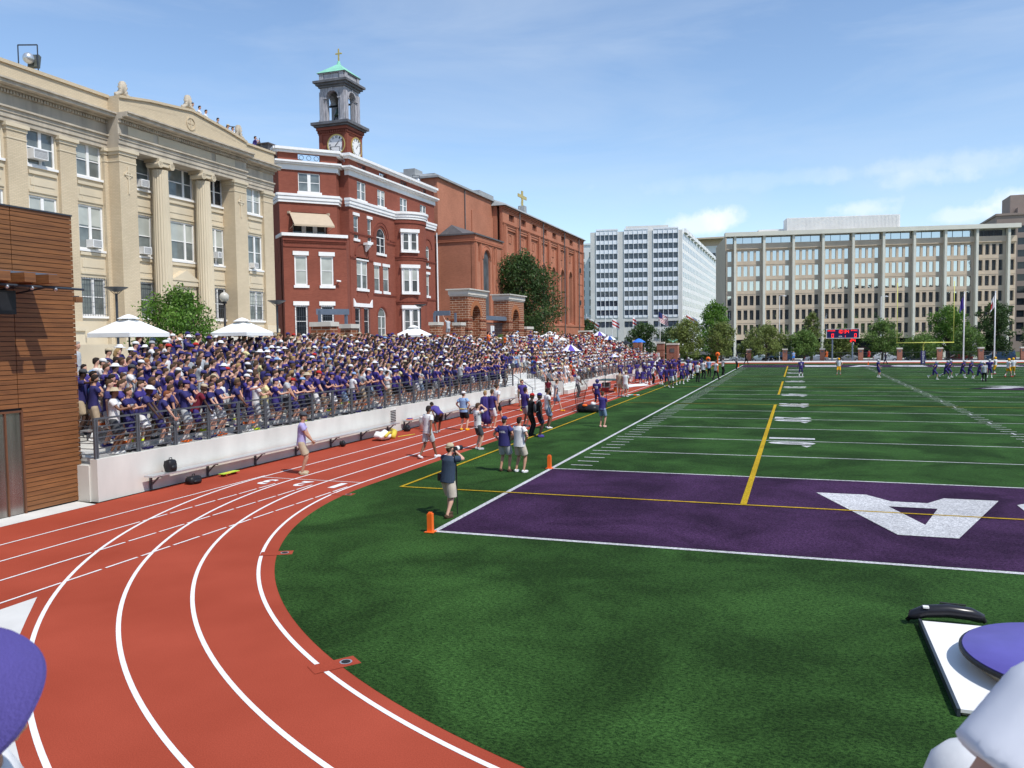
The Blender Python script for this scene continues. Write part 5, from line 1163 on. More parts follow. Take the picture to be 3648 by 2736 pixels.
LEAF = {'dark': [leafmat('dark_green_leaves', (.048,.088,.025)), leafmat('dark_green_leaves_lit', (.072,.125,.034))],
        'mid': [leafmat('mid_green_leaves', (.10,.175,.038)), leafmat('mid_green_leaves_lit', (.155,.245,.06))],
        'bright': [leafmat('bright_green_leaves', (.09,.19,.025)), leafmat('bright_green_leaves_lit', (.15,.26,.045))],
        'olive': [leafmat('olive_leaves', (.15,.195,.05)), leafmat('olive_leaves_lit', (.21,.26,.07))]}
def tree(name, label, base, h, w_, kind, seed, crown0=.25, n=4200, leaf=.16, group=None, lobes=26, taper=.6):
    r = random.Random(seed); x, y, z = base; t = thing(name, label, 'tree' if name.endswith('tree') else 'shrub', base, group)
    b = MB(); hh = h*(crown0+.35)
    b.tube([(x,y,z),(x+.02*w_,y,z+hh*.5),(x-.02*w_,y+.02*w_,z+hh)], [.035*h*.7+.04,.025*h*.7+.03,.02*h*.5], 8)
    cl = []
    for k in range(lobes):
        f = (k+.5)/lobes; zz = z + h*(crown0 + (1-crown0)*f*.93); env = w_/2*(math.sin(PI*min(1, (f*.86+.12)))**taper)
        a = k*2.399 + r.uniform(-.5,.5); q = env*r.uniform(.25,.85) if f < .92 else env*.2
        rr = w_*r.uniform(.11,.2); cl.append((x + q*math.cos(a), y + q*math.sin(a), zz, rr))
    for (cx_, cy_, cz_, rr) in cl[::2]:
        b.tube([(x, y, z + h*crown0*.8 + (cz_-z-h*crown0)*.4), ((x+cx_)/2, (y+cy_)/2, (z+h*crown0*.6+cz_)/2+.1*h*.5), (cx_, cy_, cz_)], [.012*h+.01,.009*h,.004*h], 5)
    b.obj('trunk', M['bark'], t)
    rs = np.random.RandomState(seed); m_ = MB(); wts = [c[3]**2 for c in cl]; tot = sum(wts)
    for (cx_, cy_, cz_, rr), wt in zip(cl, wts):
        k = int(n*wt/tot); 
        for i in range(k):
            dvec = rs.normal(size=3); dvec /= np.linalg.norm(dvec); rad = rr*(rs.rand()**.45)*(1+.35*math.sin(5*dvec[0]+seed)*math.cos(4*dvec[2]))
            p = np.array((cx_,cy_,cz_)) + dvec*rad*np.array((1,1,.8))
            u_ = rs.normal(size=3); u_ /= np.linalg.norm(u_); v_ = np.cross(u_, rs.normal(size=3)); v_ /= np.linalg.norm(v_); s = leaf*rs.uniform(.6,1.3)
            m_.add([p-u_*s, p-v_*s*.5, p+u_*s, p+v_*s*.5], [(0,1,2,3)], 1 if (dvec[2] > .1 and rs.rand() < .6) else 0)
    m_.obj('crown', LEAF[kind], t); return t
tree('leafy_tree', 'big dark green rounded tree between the gate towers and the church', (-23.3, 66.6, 2.95), 11.6, 10.0, 'dark', 3, .12, 24000, .15, lobes=46, taper=.5)
tree('bushy_shrub', 'bright green bushy shrub in front of the tan building beside the globe lamp', (-19.9, 5.3, 2.95), 3.85, 4.4, 'bright', 5, .05, 9000, .085, lobes=40, taper=.5)
tree('ivy_shrub', 'small bright shrub at the foot of the steel gate between the towers', (-19.2, 47.3, 2.95), 1.9, 1.5, 'bright', 8, .05, 900, .07, lobes=12)
G2 = 'street trees beyond the far end zone'
for a in [('bright feathery tree rising left of the beige office block', (-8.1,141,-1.6), 12.2, 7.8, 'bright', 11, .2, 4600, .24),
          ('broad dark tree in front of the white office right piers', (-19.5,124,-1.0), 7.6, 6.2, 'dark', 12, .05, 3400, .2),
          ('olive tree just right of the bronze bird pedestal', (-10.6,118,-.5), 7.6, 6.8, 'olive', 13, .1, 3800, .2),
          ('olive green tree behind the leftmost fence pillar', (-4.9,119,-.3), 6.6, 5.2, 'olive', 14, .12, 3200, .19),
          ('small dark tree at the church corner under the striped flag', (-29.5,123,1.0), 6.6, 4.2, 'dark', 15, .05, 2000, .2),
          ('wide low olive tree between the second and third fence pillars', (2.4,122,-.1), 5.8, 7.4, 'olive', 16, .14, 4200, .19),
          ('slender grey-green tree left of the scoreboard', (10.0,131,-.8), 9.0, 3.6, 'olive', 17, .1, 2200, .19),
          ('low olive tree directly left of the scoreboard post', (8.6,122.5,-.1), 4.9, 5.4, 'mid', 18, .12, 3000, .18),
          ('leafy tree behind the scoreboard posts', (14.6,127,-.3), 5.2, 6.2, 'olive', 19, .08, 3000, .18),
          ('mid green tree between the scoreboard and the left goal upright', (21.2,126,-.3), 6.6, 6.6, 'mid', 20, .08, 3800, .18),
          ('low dark tree under the goal crossbar', (27.4,127,-.5), 4.4, 6.8, 'mid', 21, .08, 3200, .18),
          ('bright green layered tree behind the right goal upright', (34.2,145,-1.6), 10.6, 8.2, 'bright', 22, .25, 4600, .22),
          ('dark conical tree behind the flagpole with the white flag', (41.0,142,-1.6), 11.0, 7.0, 'dark', 23, .1, 5200, .22),
          ('low tree between the two flagpoles', (34.6,128,-.5), 5.4, 5.2, 'mid', 24, .08, 2600, .18),
          ('small shrub-like tree behind the second fence pillar', (-1.3,128,-.5), 4.0, 3.2, 'olive', 25, .1, 1500, .17),
          ('dark tree at the far right edge behind the players', (46.5,136,-1.6), 7.6, 6, 'dark', 26, .1, 2600, .2),
          ('dim tree behind the bronze bird pedestal', (-14.8,128,-1.2), 7.0, 6.0, 'dark', 27, .05, 2800, .2)]:
    tree('street_tree', a[0], a[1], a[2]*1.06, a[3]*1.06, a[4], a[5], max(.24, a[6]), int(a[7]*1.7), a[8]*.9, G2, lobes=38, taper=.36)
t = thing('hedge', 'clipped green hedge at the far left corner of the track', 'hedge', (-8.6, 121, 0)); rs = np.random.RandomState(4); m_ = MB()
for i in range(2600):
    p = np.array((rs.uniform(-11.5,-5.6), rs.uniform(120,122), .1+rs.rand()**.6*1.0)); u_ = rs.normal(size=3)*.09; v_ = rs.normal(size=3)*.06; m_.add([p-u_,p-v_,p+u_,p+v_],[(0,1,2,3)], int(rs.rand()<.4))
m_.obj('foliage', LEAF['mid'], t)

# ------------------------------------------------------------------ umbrellas
def umbrella(loc, w_, h, label, cols, group, top=.55, n=8, square=False, crownvent=True, base=True):
    x, y, z = loc; t = thing('umbrella', label, 'umbrella', loc, group)
    b = MB(); b.tube([(x,y,z),(x,y,z+h+.05)], .025 if not square else .035, 8); b.obj('pole', M['slate'], t)
    k = 4 if square else n; R = w_/2*(1.25 if square else 1); c = MB(); H = top
    for i in range(k):
        a0, a1 = 2*PI*i/k + PI/4, 2*PI*(i+1)/k + PI/4; mi = i % 2
        rows = 4; g = []
        for j in range(rows+1):
            f = j/rows; rr = R*(.06 + .94*f); zz = z+h - H*(f**1.25 if not square else f); row = []
            for q in range(5):
                aa = a0 + (a1-a0)*q/4; sc = 1
                if square: sc = math.cos(PI/k)/math.cos((aa-(a0+a1)/2))
                else: sc = 1-.05*math.sin(PI*q/4)*f
                row.append((x+rr*sc*math.cos(aa), y+rr*sc*math.sin(aa), zz - (0 if square else .03*(1-math.sin(PI*q/4))*f)))
            g.append(row)
        if square: g.append([(p[0], p[1], p[2]-.16) for p in g[-1]])
        for j in range(len(g)-1):
            for q in range(4): c.add([g[j][q], g[j+1][q], g[j+1][q+1], g[j][q+1]], [(0,1,2,3)], mi)
    cn = c.obj('canopy', cols, t)
    v = MB()
    for i in range(k):
        a0 = 2*PI*i/k + PI/4; v.tube([(x,y,z+h-.6),(x+R*.55*math.cos(a0), y+R*.55*math.sin(a0), z+h-H*.62)], .012, 4)
    v.obj('ribs', M['slate'], t)
    if square:
        v = MB(); v.lathe((x,y,z+h-.06), [(.42,0),(.2,.12),(.03,.18)], 16); v.obj('vent_cap', cols[0], t)
        v = MB(); v.lathe((x,y,z), [(.35,0),(.35,.08),(.08,.12)], 14); v.obj('base', M['slate'], t)
UW = [M['umbwhite'], M['umbwhite']]; GU = 'square white patio umbrellas on the plaza'
umbrella((-17.2,-.4,2.9), 2.35, 2.45, 'white patio umbrella between the wooden building and the leafy bush', UW, GU, .62, square=True)
umbrella((-16.95,6.2,2.9), 2.25, 2.45, 'white patio umbrella left of the red hall brick pillars', UW, GU, .58, square=True)
umbrella((-18.6,27.6,2.95), 2.3, 2.35, 'white patio umbrella in front of the red hall round bay', UW, GU, .6, square=True)
umbrella((-18.0,59.9,2.95), 3.3, 2.05, 'white patio umbrella at the foot of the church wall', UW, GU, .75, square=True)
PW = [M['umbwhite'], mat('purple_umbrella_cloth', (.13,.08,.42), .7)]; WB_ = [M['umbwhite'], mat('blue_umbrella_cloth', (.04,.1,.35), .7)]
GP = 'hand-held umbrellas over the far crowd'
umbrella((-13.4,51.5,1.7), 2.0, 2.0, 'purple and white panelled umbrella held up in the crowd below the church', PW, GP, .6)
umbrella((-17.2,80,2.9), 2.0, 2.3, 'purple and white umbrella at the back row beside the broad brick pillar', PW, GP, .55)
umbrella((-15.6,79,2.6), 1.9, 2.0, 'white and blue umbrella at the back row, right of the purple one', WB_, GP, .5)
umbrella((-12.6,83.6,1.9), 1.9, 2.3, 'bright blue umbrella between two brick pillars', [mat('bright_blue_cloth', (.04,.19,.75), .7)]*2, GP, .5)
umbrella((-14.3,83.0,2.1), 1.9, 1.8, 'black umbrella left of the bright blue one', [M['black'], M['black']], GP, .4)
umbrella((-13.0,72,1.5), 1.6, 1.6, 'low black umbrella among red shirts', [M['black'], M['black']], GP, .35)
umbrella((-11.4,62.3,.8), 1.1, 1.75, 'small pale lilac umbrella low in the far crowd', [mat('lilac_cloth', (.45,.45,.8), .7), M['umbwhite']], GP, .3)

# ------------------------------------------------------------------ pylons, goal, scoreboard, poles
GPY = 'orange goal line pylons'
for x, y, lb in ((-.12,-9.3,'orange foam pylon at the near corner of the end zone'), (-.12,-.05,'orange foam pylon at the near goal line'), (-.12,91.5,'orange pylon at the far goal line on the near sideline'), (17.2,101.3,'small orange marker behind the far end line left of the goal')):
    t = thing('pylon', lb, 'pylon', (x, y, 0), GPY); s = .115 if y < 50 else .14; h = .46
    b = MB(); b.box(x-s/2, x+s/2, y-s/2, y+s/2, .02, h-.03); b.box(x-s/2+.02, x+s/2-.02, y-s/2+.02, y+s/2-.02, h-.028, h); b.obj('post', M['orange'], t)
    b = MB(); b.box(x-s*.95, x+s*.95, y-s*.95, y+s*.95, .015, .03); b.obj('foot', M['orange'], t)
t = thing('goal_post', 'tall yellow football goal post beyond the far end zone', 'goal post', (24.38, 102.3, 0))
b = MB(); b.tube([(20.75,100.6,3.1),(28.0,100.6,3.1)], .07, 10); b.obj('crossbar', M['yellowpaint'], t, smooth=True)
for x in (20.83, 27.93): b = MB(); b.tube([(x,100.6,3.1),(x,100.6,11.5)], .043, 8); b.obj('upright', M['yellowpaint'], t, smooth=True)
b = MB(); b.tube([(24.38,102.3,0),(24.38,102.3,2.1),(24.38,102.0,2.7),(24.38,101.3,3.05),(24.38,100.6,3.1)], .1, 10); b.obj('gooseneck', M['yellowpaint'], t, smooth=True)
b = MB(); b.box(24.1,24.66,102.0,102.6,.05,1.95); pd = b.obj('pad', mat('navy_pad', (.03,.03,.13), .5), t)
b = MB()
for k, s in enumerate('GONZAGA'): put_text(b, s, (24.24, 101.985, 1.68-.25*k), (1,0,0), (0,0,1), .28, .19, bold=.02)
b.obj('pad_lettering', M['white'], pd)
SB = thing('scoreboard', 'electronic scoreboard with red digits on two grey posts', 'scoreboard', (14.7, 120, 0))
b = MB()
for x in (13.1, 16.2): 
    p = MB(); p.box(x-.11, x+.11, 119.95, 120.15, 0, 4.0); p.obj('post', M['bluesteel'], SB)
M['sbnavy'] = mat('scoreboard_navy', (.012,.014,.07), .5); M['led'] = mat('lit_red_digits', (1.0,.03,.02), .5, .02, 1, emit=1.1)
p = MB(); p.box(12.2, 17.16, 119.9, 120.2, 3.83, 5.27); bd = p.obj('cabinet', M['sbnavy'], SB)
p = MB(); p.box(12.14,12.2,119.86,120.22,3.77,5.33); p.box(17.16,17.22,119.86,120.22,3.77,5.33); p.box(12.2,17.16,119.86,120.22,5.27,5.33); p.box(12.2,17.16,119.86,120.22,3.77,3.83); p.obj('trim', M['white'], bd)
def led(par, s, x, z, w_, h, nm='digits', m='led', y=119.88, bold=.02):
    q = MB(); put_text(q, s, (x, y, z), (1,0,0), (0,0,1), w_, h, bold=bold); q.obj(nm, M[m], par)
SEG = {'0':'abcdef','1':'bc','2':'abged','3':'abgcd','4':'fgbc','5':'afgcd'}
def seg7(par, s, x, z, w_, h, gap, th=.07, y=119.88):
    q = MB()
    for ch in s:
        if ch == ':':
            for zz in (.28,.66): q.box(x+.02, x+.10, y-.01, y, z+h*zz, z+h*zz+.08)
            x += .17; continue
        m2 = z+h/2
        for g in SEG[ch]:
            bx = {'a':(x+.02,x+w_-.02,z+h-th,z+h),'d':(x+.02,x+w_-.02,z,z+th),'g':(x+.02,x+w_-.02,m2-th/2,m2+th/2),'f':(x,x+th,m2,z+h),'b':(x+w_-th,x+w_,m2,z+h),'e':(x,x+th,z,m2),'c':(x+w_-th,x+w_,z,m2)}[g]
            q.box(bx[0], bx[1], y-.01, y, bx[2], bx[3])
        x += w_+gap
    q.obj('digits', M['led'], par)
seg7(bd, '10:34', 13.85, 4.62, .32, .52, .10); seg7(bd, '0', 12.95, 3.95, .34, .58, .1); seg7(bd, '0', 16.45, 3.95, .34, .58, .1); seg7(bd, '1', 14.9, 3.92, .2, .34, .1, .05)
led(bd, 'EAGLES', 12.35, 4.95, 1.15, .22, 'team_name'); led(bd, 'VISITOR', 15.95, 4.95, 1.05, .22, 'team_name') if False else led(bd, 'EVALL', 15.95, 4.95, 1.0, .22, 'team_name')
led(bd, 'QTR', 14.05, 3.95, .55, .24, 'caption', 'white')
p = MB(); p.box(15.7, 16.75, 119.9, 120.1, 3.08, 3.75); b24 = p.obj('play_clock', M['black'], SB); seg7(b24, '24', 15.82, 3.16, .34, .5, .1)
for x, lb, kind in ((32.5,'tall white flagpole with a purple flag','purple'), (36.8,'tall white flagpole with a white flag with red marks','white')):
    t = thing('flagpole', lb, 'flagpole', (x,120,0), 'flagpoles at the far end'); p = MB(); p.tube([(x,120,0),(x,120,10.7)], [.11,.07], 10); p.ell((x,120,10.78), (.12,.12,.12)); p.obj('pole', M['whitemetal'], t, smooth=True)
    p = MB(); n = 8
    g = [[(x-.09-.62*(i/n)*(.75+.25*j/6), 120+.12*math.sin(i*1.3+j*.5), 10.3-1.9*j/6-.9*(i/n)) for i in range(n+1)] for j in range(7)]
    for j in range(6):
        for i in range(n): p.add([g[j][i],g[j+1][i],g[j+1][i+1],g[j][i+1]], [(0,1,2,3)], 1 if (kind == 'white' and j in (2,3) and i > 3) or (kind=='white' and j==4 and i>4) else 0)
    p.obj('flag', [M['purplecloth'] if kind == 'purple' else M['white'], mat('red_flag_cloth', (.5,.03,.03), .8)], t)
def wave_flag(x, y, ztop, w_, h, label, stripes, canton, group='flags in front of the white office block', ph=0):
    t = thing('flag', label, 'flag', (x, y, -1.6), group); p = MB(); p.tube([(x,y,-1.6),(x,y,ztop+.5)], .07, 8); p.obj('pole', M['whitemetal'], t)
    n = 12; p = MB(); rows = stripes
    def P(i, j): f = i/n; return (x + w_*f*.9, y - .25*math.sin(6*f+ph), ztop - h*j/rows - w_*f*.55)
    for j in range(rows):
        for i in range(n): p.add([P(i,j),P(i,j+1),P(i+1,j+1),P(i+1,j)], [(0,1,2,3)], 2 if (canton and i < n*.4 and j < rows*.5) else (j % 2))
    p.obj('cloth', [M['white'], MATS['red_flag_cloth'], mat('navy_flag_cloth', (.03,.04,.15), .8)], t)
wave_flag(-39.5, 162, 9.6, 3.4, 2.3, 'white flag with two red bars, leftmost of the flag row by the church', 5, False, ph=.2)
wave_flag(-33.5, 163, 9.0, 1.9, 1.9, 'drooping white and red flag, second in the flag row', 5, False, ph=1.2)
wave_flag(-28.6, 163, 9.2, .9, 2.0, 'limp white and red flag at the middle of the flag row', 5, False, ph=2)
wave_flag(-22.8, 164, 10.3, 2.4, 2.3, 'large striped flag with navy corner, fourth in the flag row', 13, True, ph=.8)
wave_flag(-16.6, 165, 9.8, 2.8, 2.2, 'white and red barred flag at the right end of the flag row', 5, False, ph=1.6)
for x, y, h, lb in ((-15.2,118,7.5,'thin pale light pole beside the bronze bird pedestal'),(4.5,130,11.5,'tall pale street light in front of the left of the beige office'),(21.5,132,11,'tall pale street light between scoreboard and goal post'),(-34.5,160,13.5,'tall pale light pole between the flags at left')):
    t = thing('light_pole', lb, 'light pole', (x,y,-1.6), 'pale light poles'); p = MB(); p.tube([(x,y,-1.6),(x,y,h)], .07, 6); p.obj('pole', M['whitemetal'], t); p = MB(); p.tube([(x,y,h),(x+.9,y,h+.1)], .04, 5); p.ell((x+.9,y,h), (.3,.15,.1), nu=8, nv=5); p.obj('lamp_head', M['whitemetal'], t)
t = thing('traffic_signal', 'traffic signal on a pole behind the left fence trees', 'traffic light', (-1.0,134,-1.6)); p = MB(); p.tube([(-1,134,-1.6),(-1,134,5.2)], .07, 6); p.obj('pole', M['whitemetal'], t); p = MB(); p.box(-1.2,-.8,133.7,134,3.4,4.5); p.obj('signal_head', M['black'], t)
GF = 'brick fence pillars along the far end'
for k, x in enumerate((-6.7,-.46,5.6,11.7,17.8,23.8,29.8,35.8,41.8,47.8)):
    lb = ['brick fence pillar at the left end of the far fence','brick fence pillar behind the far sideline corner','brick fence pillar third from left on the far fence','brick fence pillar left of the scoreboard','brick fence pillar right of the scoreboard','brick fence pillar in line with the left goal upright','brick fence pillar just right of the goal pad','brick fence pillar between the flagpoles','brick fence pillar right of the white flag pole','brick fence pillar at the right end of the far fence'][k]
    t = brick_pillar(x*.98+.1-.38, x*.98+.1+.38, 121.1, 121.9, 2.1, lb, zb=-1.2, cap=.22, m='pilbrick', grp=GF, bands=False)
    p = MB(); p.box(x*.98+.1-.2, x*.98+.1+.2, 121.06, 121.1, 1.45, 1.7); p.obj('plaque', M['slateroof'], t)
t = thing('iron_fence', 'thin dark iron fence running between the far brick pillars', 'fence', (20,121.5,0))
p = MB()
for z in (.25, 1.35): p.box(-6.3, 47.4, 121.48, 121.52, z, z+.04)
p.obj('fence_rails', M['rail'], t); p = MB(); i = 0
x = -6.1
while x < 47.3: p.box(x-.006, x+.006, 121.49, 121.51, .05, 1.4); x += .5
p.obj('fence_bars', M['rail'], t)

# ------------------------------------------------------------------ cars
def car(x, y, z, kind, col, label, flip=1):
    t = thing('parked_car', label, 'car', (x, y, z), 'cars on the street beyond the fence'); cm = mat('paint_' + '_'.join(str(int(c*100)) for c in col), col, .25, .03, 1, spec=.6)
    if kind == 'suv': Lg, prof, gh = 4.7, [(0,.35),(0,.85),(.1,1.0),(1.05,1.08),(1.3,1.1),(4.45,1.1),(4.65,.95),(4.7,.4)], [(1.15,1.1),(1.95,1.68),(4.0,1.74),(4.5,1.1)]
    elif kind == 'van': Lg, prof, gh = 5.0, [(0,.35),(0,.9),(.15,1.05),(1.0,1.2),(4.9,1.2),(5.0,1.0),(5.0,.4)], [(.9,1.2),(1.6,1.95),(4.85,2.0),(4.95,1.2)]
    else: Lg, prof, gh = 4.6, [(0,.3),(0,.68),(.15,.8),(1.2,.92),(3.9,.95),(4.5,.88),(4.6,.7),(4.6,.35)], [(1.15,.92),(1.9,1.4),(3.1,1.42),(3.95,.95)]
    W2 = .88
    def X(s): return x + flip*(s - Lg/2)
    b = MB(); n = len(prof)
    def ext(b, pr, w0, w1, mi=0):
        n = len(pr); vs = [(X(s), y-w0, z+h) for s, h in pr] + [(X(s), y+w0, z+h) for s, h in pr]
        b.add(vs, [tuple(range(n)), tuple(range(n, 2*n))[::-1]] + [(i, (i+1)%n, n+(i+1)%n, n+i) for i in range(n)], mi)
    ext(b, prof, W2, W2)
    n = len(gh); wl = [W2-.04 if i in (0, len(gh)-1) else W2-.22 for i in range(len(gh))]
    vs = [(X(s), y-w_, z+h) for (s, h), w_ in zip(gh, wl)] + [(X(s), y+w_, z+h) for (s, h), w_ in zip(gh, wl)]
    b.add(vs, [tuple(range(n)), tuple(range(n, 2*n))[::-1]] + [(i, (i+1)%n, n+(i+1)%n, n+i) for i in range(n)]); b.obj('body', cm, t)
    g = MB(); cx_ = sum(s for s, _ in gh)/4; cz_ = (gh[0][1]+gh[1][1])/2
    def sh(s, h, f=.86): return (cx_+(s-cx_)*f, cz_+(h-cz_)*f*.92)
    for a0, a1 in ((0,.48),(.52,1)):
        lo0, lo1 = gh[0][0]+(gh[3][0]-gh[0][0])*a0, gh[0][0]+(gh[3][0]-gh[0][0])*a1; up0, up1 = gh[1][0]+(gh[2][0]-gh[1][0])*a0, gh[1][0]+(gh[2][0]-gh[1][0])*a1
        q = [sh(lo0,gh[0][1]), sh(lo1,gh[0][1]), sh(up1,gh[1][1]), sh(up0,gh[1][1])]
        g.add([(X(s), y-(W2-.03 - (.18 if h > cz_ else .02)), z+h) for s, h in q], [(0,1,2,3)])
    g.obj('side_window', M['glassdark'], t)
    for s in (Lg*.19, Lg*.8):
        for sy in (-1, 1):
            wz = MB(); wz.tube([(X(s), y+sy*(W2+.01), z+.33), (X(s), y+sy*(W2-.2), z+.33)], .33, 14); wo = wz.obj('wheel', M['black'], t); wz = MB(); wz.tube([(X(s), y+sy*(W2+.02), z+.33), (X(s), y+sy*(W2-.02), z+.33)], .19, 10); wz.obj('rim', M['alu'], wo)
    h = MB(); h.box(min(X(.0), X(.12)), max(X(.0), X(.12)), y-W2-.005, y-W2+.25, z+.62, z+.76); h.obj('headlight', M['white'], t); h = MB(); h.box(min(X(Lg-.12), X(Lg+.005)), max(X(Lg-.12), X(Lg+.005)), y-W2-.005, y-W2+.2, z+.7, z+.9); h.obj('tail_light', MATS['red_flag_cloth'], t)
Y0 = 149
for a in [(-3.4,'suv',(.40,.43,.46),'silver SUV behind the second fence pillar from left',1),(.6,'sedan',(.32,.40,.42),'pale grey sedan between second and third fence pillars',-1),(4.6,'van',(.03,.07,.13),'dark blue van behind the third fence pillar',1),(3.0,'sedan',(.05,.06,.07),'dark sedan under the wide olive tree',1),(11.3,'sedan',(.35,.38,.42),'silver sedan behind the pillar left of the scoreboard',-1),(17.3,'sedan',(.25,.26,.26),'grey sedan seen between the scoreboard post and the next pillar',1),(24.0,'suv',(.62,.64,.64),'white SUV left of the goal post',-1),(29.6,'sedan',(.03,.04,.07),'dark blue sedan under the goal crossbar',1),(36.6,'sedan',(.12,.02,.02),'dark red sedan between the flagpoles',1),(43.5,'van',(.03,.07,.14),'dark blue van at the right end of the street',1)]:
    car(a[0]*1.0, Y0, -.96, a[1], a[2], a[3], a[4])

# ------------------------------------------------------------------ team gear
t = thing('kicking_net', 'black kicking net on thin poles beside the track', 'net', (-4.8, 20.5, 0)); p = MB()
A, B_, C_, D_ = (-4.27,19.33,0), (-4.9,22,2.25), (-4.17,26,2.15), (-5.76,26.47,0)
p.tube([A, (-4.5,19.6,1.2), B_], .02, 6); p.tube([B_, C_], .02, 6); p.tube([D_, (-5.3,25.8,1.2), (-4.9,22,2.25)], .02, 6); p.tube([C_, (-4.1,26.2,0)], .02, 6); p.tube([A, (-5.3,22,.02), D_], .015, 6); p.obj('frame', M['black'], t)
nm = bpy.data.materials.new('black_net'); nt_, N, L, B = nodes(nm); B.inputs["Base Color"].default_value = (.02,.02,.02,1)
tr = N.new("ShaderNodeBsdfTransparent"); mx = N.new("ShaderNodeMixShader"); g = N.new("ShaderNodeNewGeometry"); ck = N.new("ShaderNodeTexNoise"); ck.inputs["Scale"].default_value = 2; L.new(g.outputs["Position"], ck.inputs[0])
mr = N.new("ShaderNodeMapRange"); mr.inputs[1].default_value = .3; mr.inputs[2].default_value = .7; mr.inputs[3].default_value = .2; mr.inputs[4].default_value = .5; L.new(ck.outputs[0], mr.inputs[0]); L.new(mr.outputs[0], mx.inputs[0]); L.new(tr.outputs[0], mx.inputs[1]); L.new(B.outputs[0], mx.inputs[2]); L.new(mx.outputs[0], N["Material Output"].inputs[0])
p = MB(); n = 8
def lerp(a, b, f): return Vector(a)*(1-f) + Vector(b)*f
for i in range(n):
    for j in range(n):
        q = []
        for (u_, v_) in ((i,j),(i+1,j),(i+1,j+1),(i,j+1)):
            f, h = u_/n, v_/n; bot = lerp(A, D_, f)+Vector((0,0,.05)); top = lerp(B_, (-4.6,24,2.2), f); P_ = lerp(bot, top, h); P_.x += -.35*math.sin(PI*h)*math.sin(PI*f); q.append(P_)
        p.add(q, [(0,1,2,3)])
p.obj('mesh', nm, t)
b = backpack((-3.7, 20.4, .01), 'large slumped black kit bag with a helmet on it beneath the kicking net', w=1.0, h=.42, d=.9)
p = MB(); p.ell((-3.6,20.3,.5), (.13,.13,.12)); p.obj('helmet', M['white'], b, smooth=True); p = MB(); p.ell((-4.0,20.0,.42), (.16,.1,.08)); p.obj('orange_ball', M['orange'], b, smooth=True)
backpack((-4.2, 20.2, .01), 'black kit bag leaning on the net poles', w=.5, h=.5, d=.5)
t = thing('trainers_table', 'dark green topped folding table covered in gear on the track', 'table', (-6.5, 38.5, 0))
p = MB(); p.box(-7.4,-5.6,37.0,39.6,.95,.99); p.obj('tabletop', mat('dark_green_top', (.02,.05,.04), .5), t)
for (x, y) in ((-7.3,37.1),(-5.7,37.1),(-7.3,39.5),(-5.7,39.5)): p = MB(); p.tube([(x,y,0),(x,y,.95)], .03, 6); p.obj('leg', M['alu'], t)
for k, (x, y, w_, h, c, lb) in enumerate(((-6.9,38.2,.5,.35,(.55,.03,.03),'red cooler box under the green table'),(-6.0,38.4,.45,.4,(.6,.12,.02),'orange cooler under the green table'),(-6.4,40.6,.5,.4,(.55,.03,.03),'red cooler behind the green table'),(-7.6,41.6,.6,.5,(.03,.03,.03),'black equipment trunk past the green table'))):
    t = thing('cooler', lb, 'cooler', (x,y,0), 'sideline coolers'); cm = mat('cooler_%d' % k, c, .4)
    p = MB(); p.box(x-w_/2,x+w_/2,y-w_/2,y+w_/2,0,h); p.obj('box', cm, t); p = MB(); p.box(x-w_/2-.02,x+w_/2+.02,y-w_/2-.02,y+w_/2+.02,h,h+.06); p.obj('lid', M['white'] if k < 2 else M['black'], t); p = MB(); p.tube([(x-w_/2-.03,y,h-.05),(x-w_/2-.06,y,h-.15)], .02, 5); p.obj('handle', M['black'], t)
p = MB(); p.add([(-7.6,46.8,.016),(-6.4,44.3,.016),(-4.95,47.3,.016),(-6.0,50.5,.016)], [(0,1,2,3)]); p.obj('ground_sheet', M['umbwhite'], label='white ground sheet spread on the track under the team bench', cat='ground sheet')
t = thing('team_bench', 'grey slatted team bench with backrest in front of the seated players', 'bench', (-7.3,52,0)); p = MB()
for k in range(3): p.add([(-8.6+.0,54.5-.12*k,.42),(-5.6,50.2-.12*k,.42),(-5.6,50.1-.12*k,.42),(-8.6,54.4-.12*k,.42)], [(3,2,1,0)])
p.box(-8.7,-5.5,51.9,52.2,.40,.44); p.obj('seat', M['alu'], t); p = MB(); p.box(-8.7,-5.5,51.75,51.8,.55,.68); p.box(-8.7,-5.5,51.75,51.8,.72,.85); p.obj('backrest', M['alu'], t)
for x in (-8.4,-7.1,-5.8): p = MB(); p.tube([(x,51.77,0),(x,51.77,.85)], .025, 6); p.tube([(x,52.2,0),(x,52.1,.42)], .025, 6); p.obj('leg', M['rail'], t)
t = thing('water_bottles', 'white and green drink bottles lying on the turf edge', 'bottle', (-4.0,34.3,0)); 
for k in range(4): p = MB(); p.tube([(-4.3+.22*k,34.1+.1*(k%2),.05),(-4.1+.22*k,34.2,.05)], .045, 8); p.obj('bottle', [M['white'], mat('mint_plastic', (.3,.65,.5), .4), M['orange'], M['white']][k], t)
for x, y, h, lb in ((-.75,67,2.5,'tall orange down marker with round top held among officials'),(-1.7,66.2,2.0,'second orange down marker behind the officials')):
    t = thing('down_marker', lb, 'marker', (x,y,0), 'orange down markers'); p = MB(); p.tube([(x,y,.1),(x,y,h-.3)], .075, 8); p.obj('pole', M['orange'], t); p = MB(); p.ell((x,y,h-.15), (.26,.1,.26)); p.obj('round_top', M['orange'], t, smooth=True); p = MB(); p.ell((x,y-.1,h-.15), (.08,.03,.08)); p.obj('hub', M['black'], t)
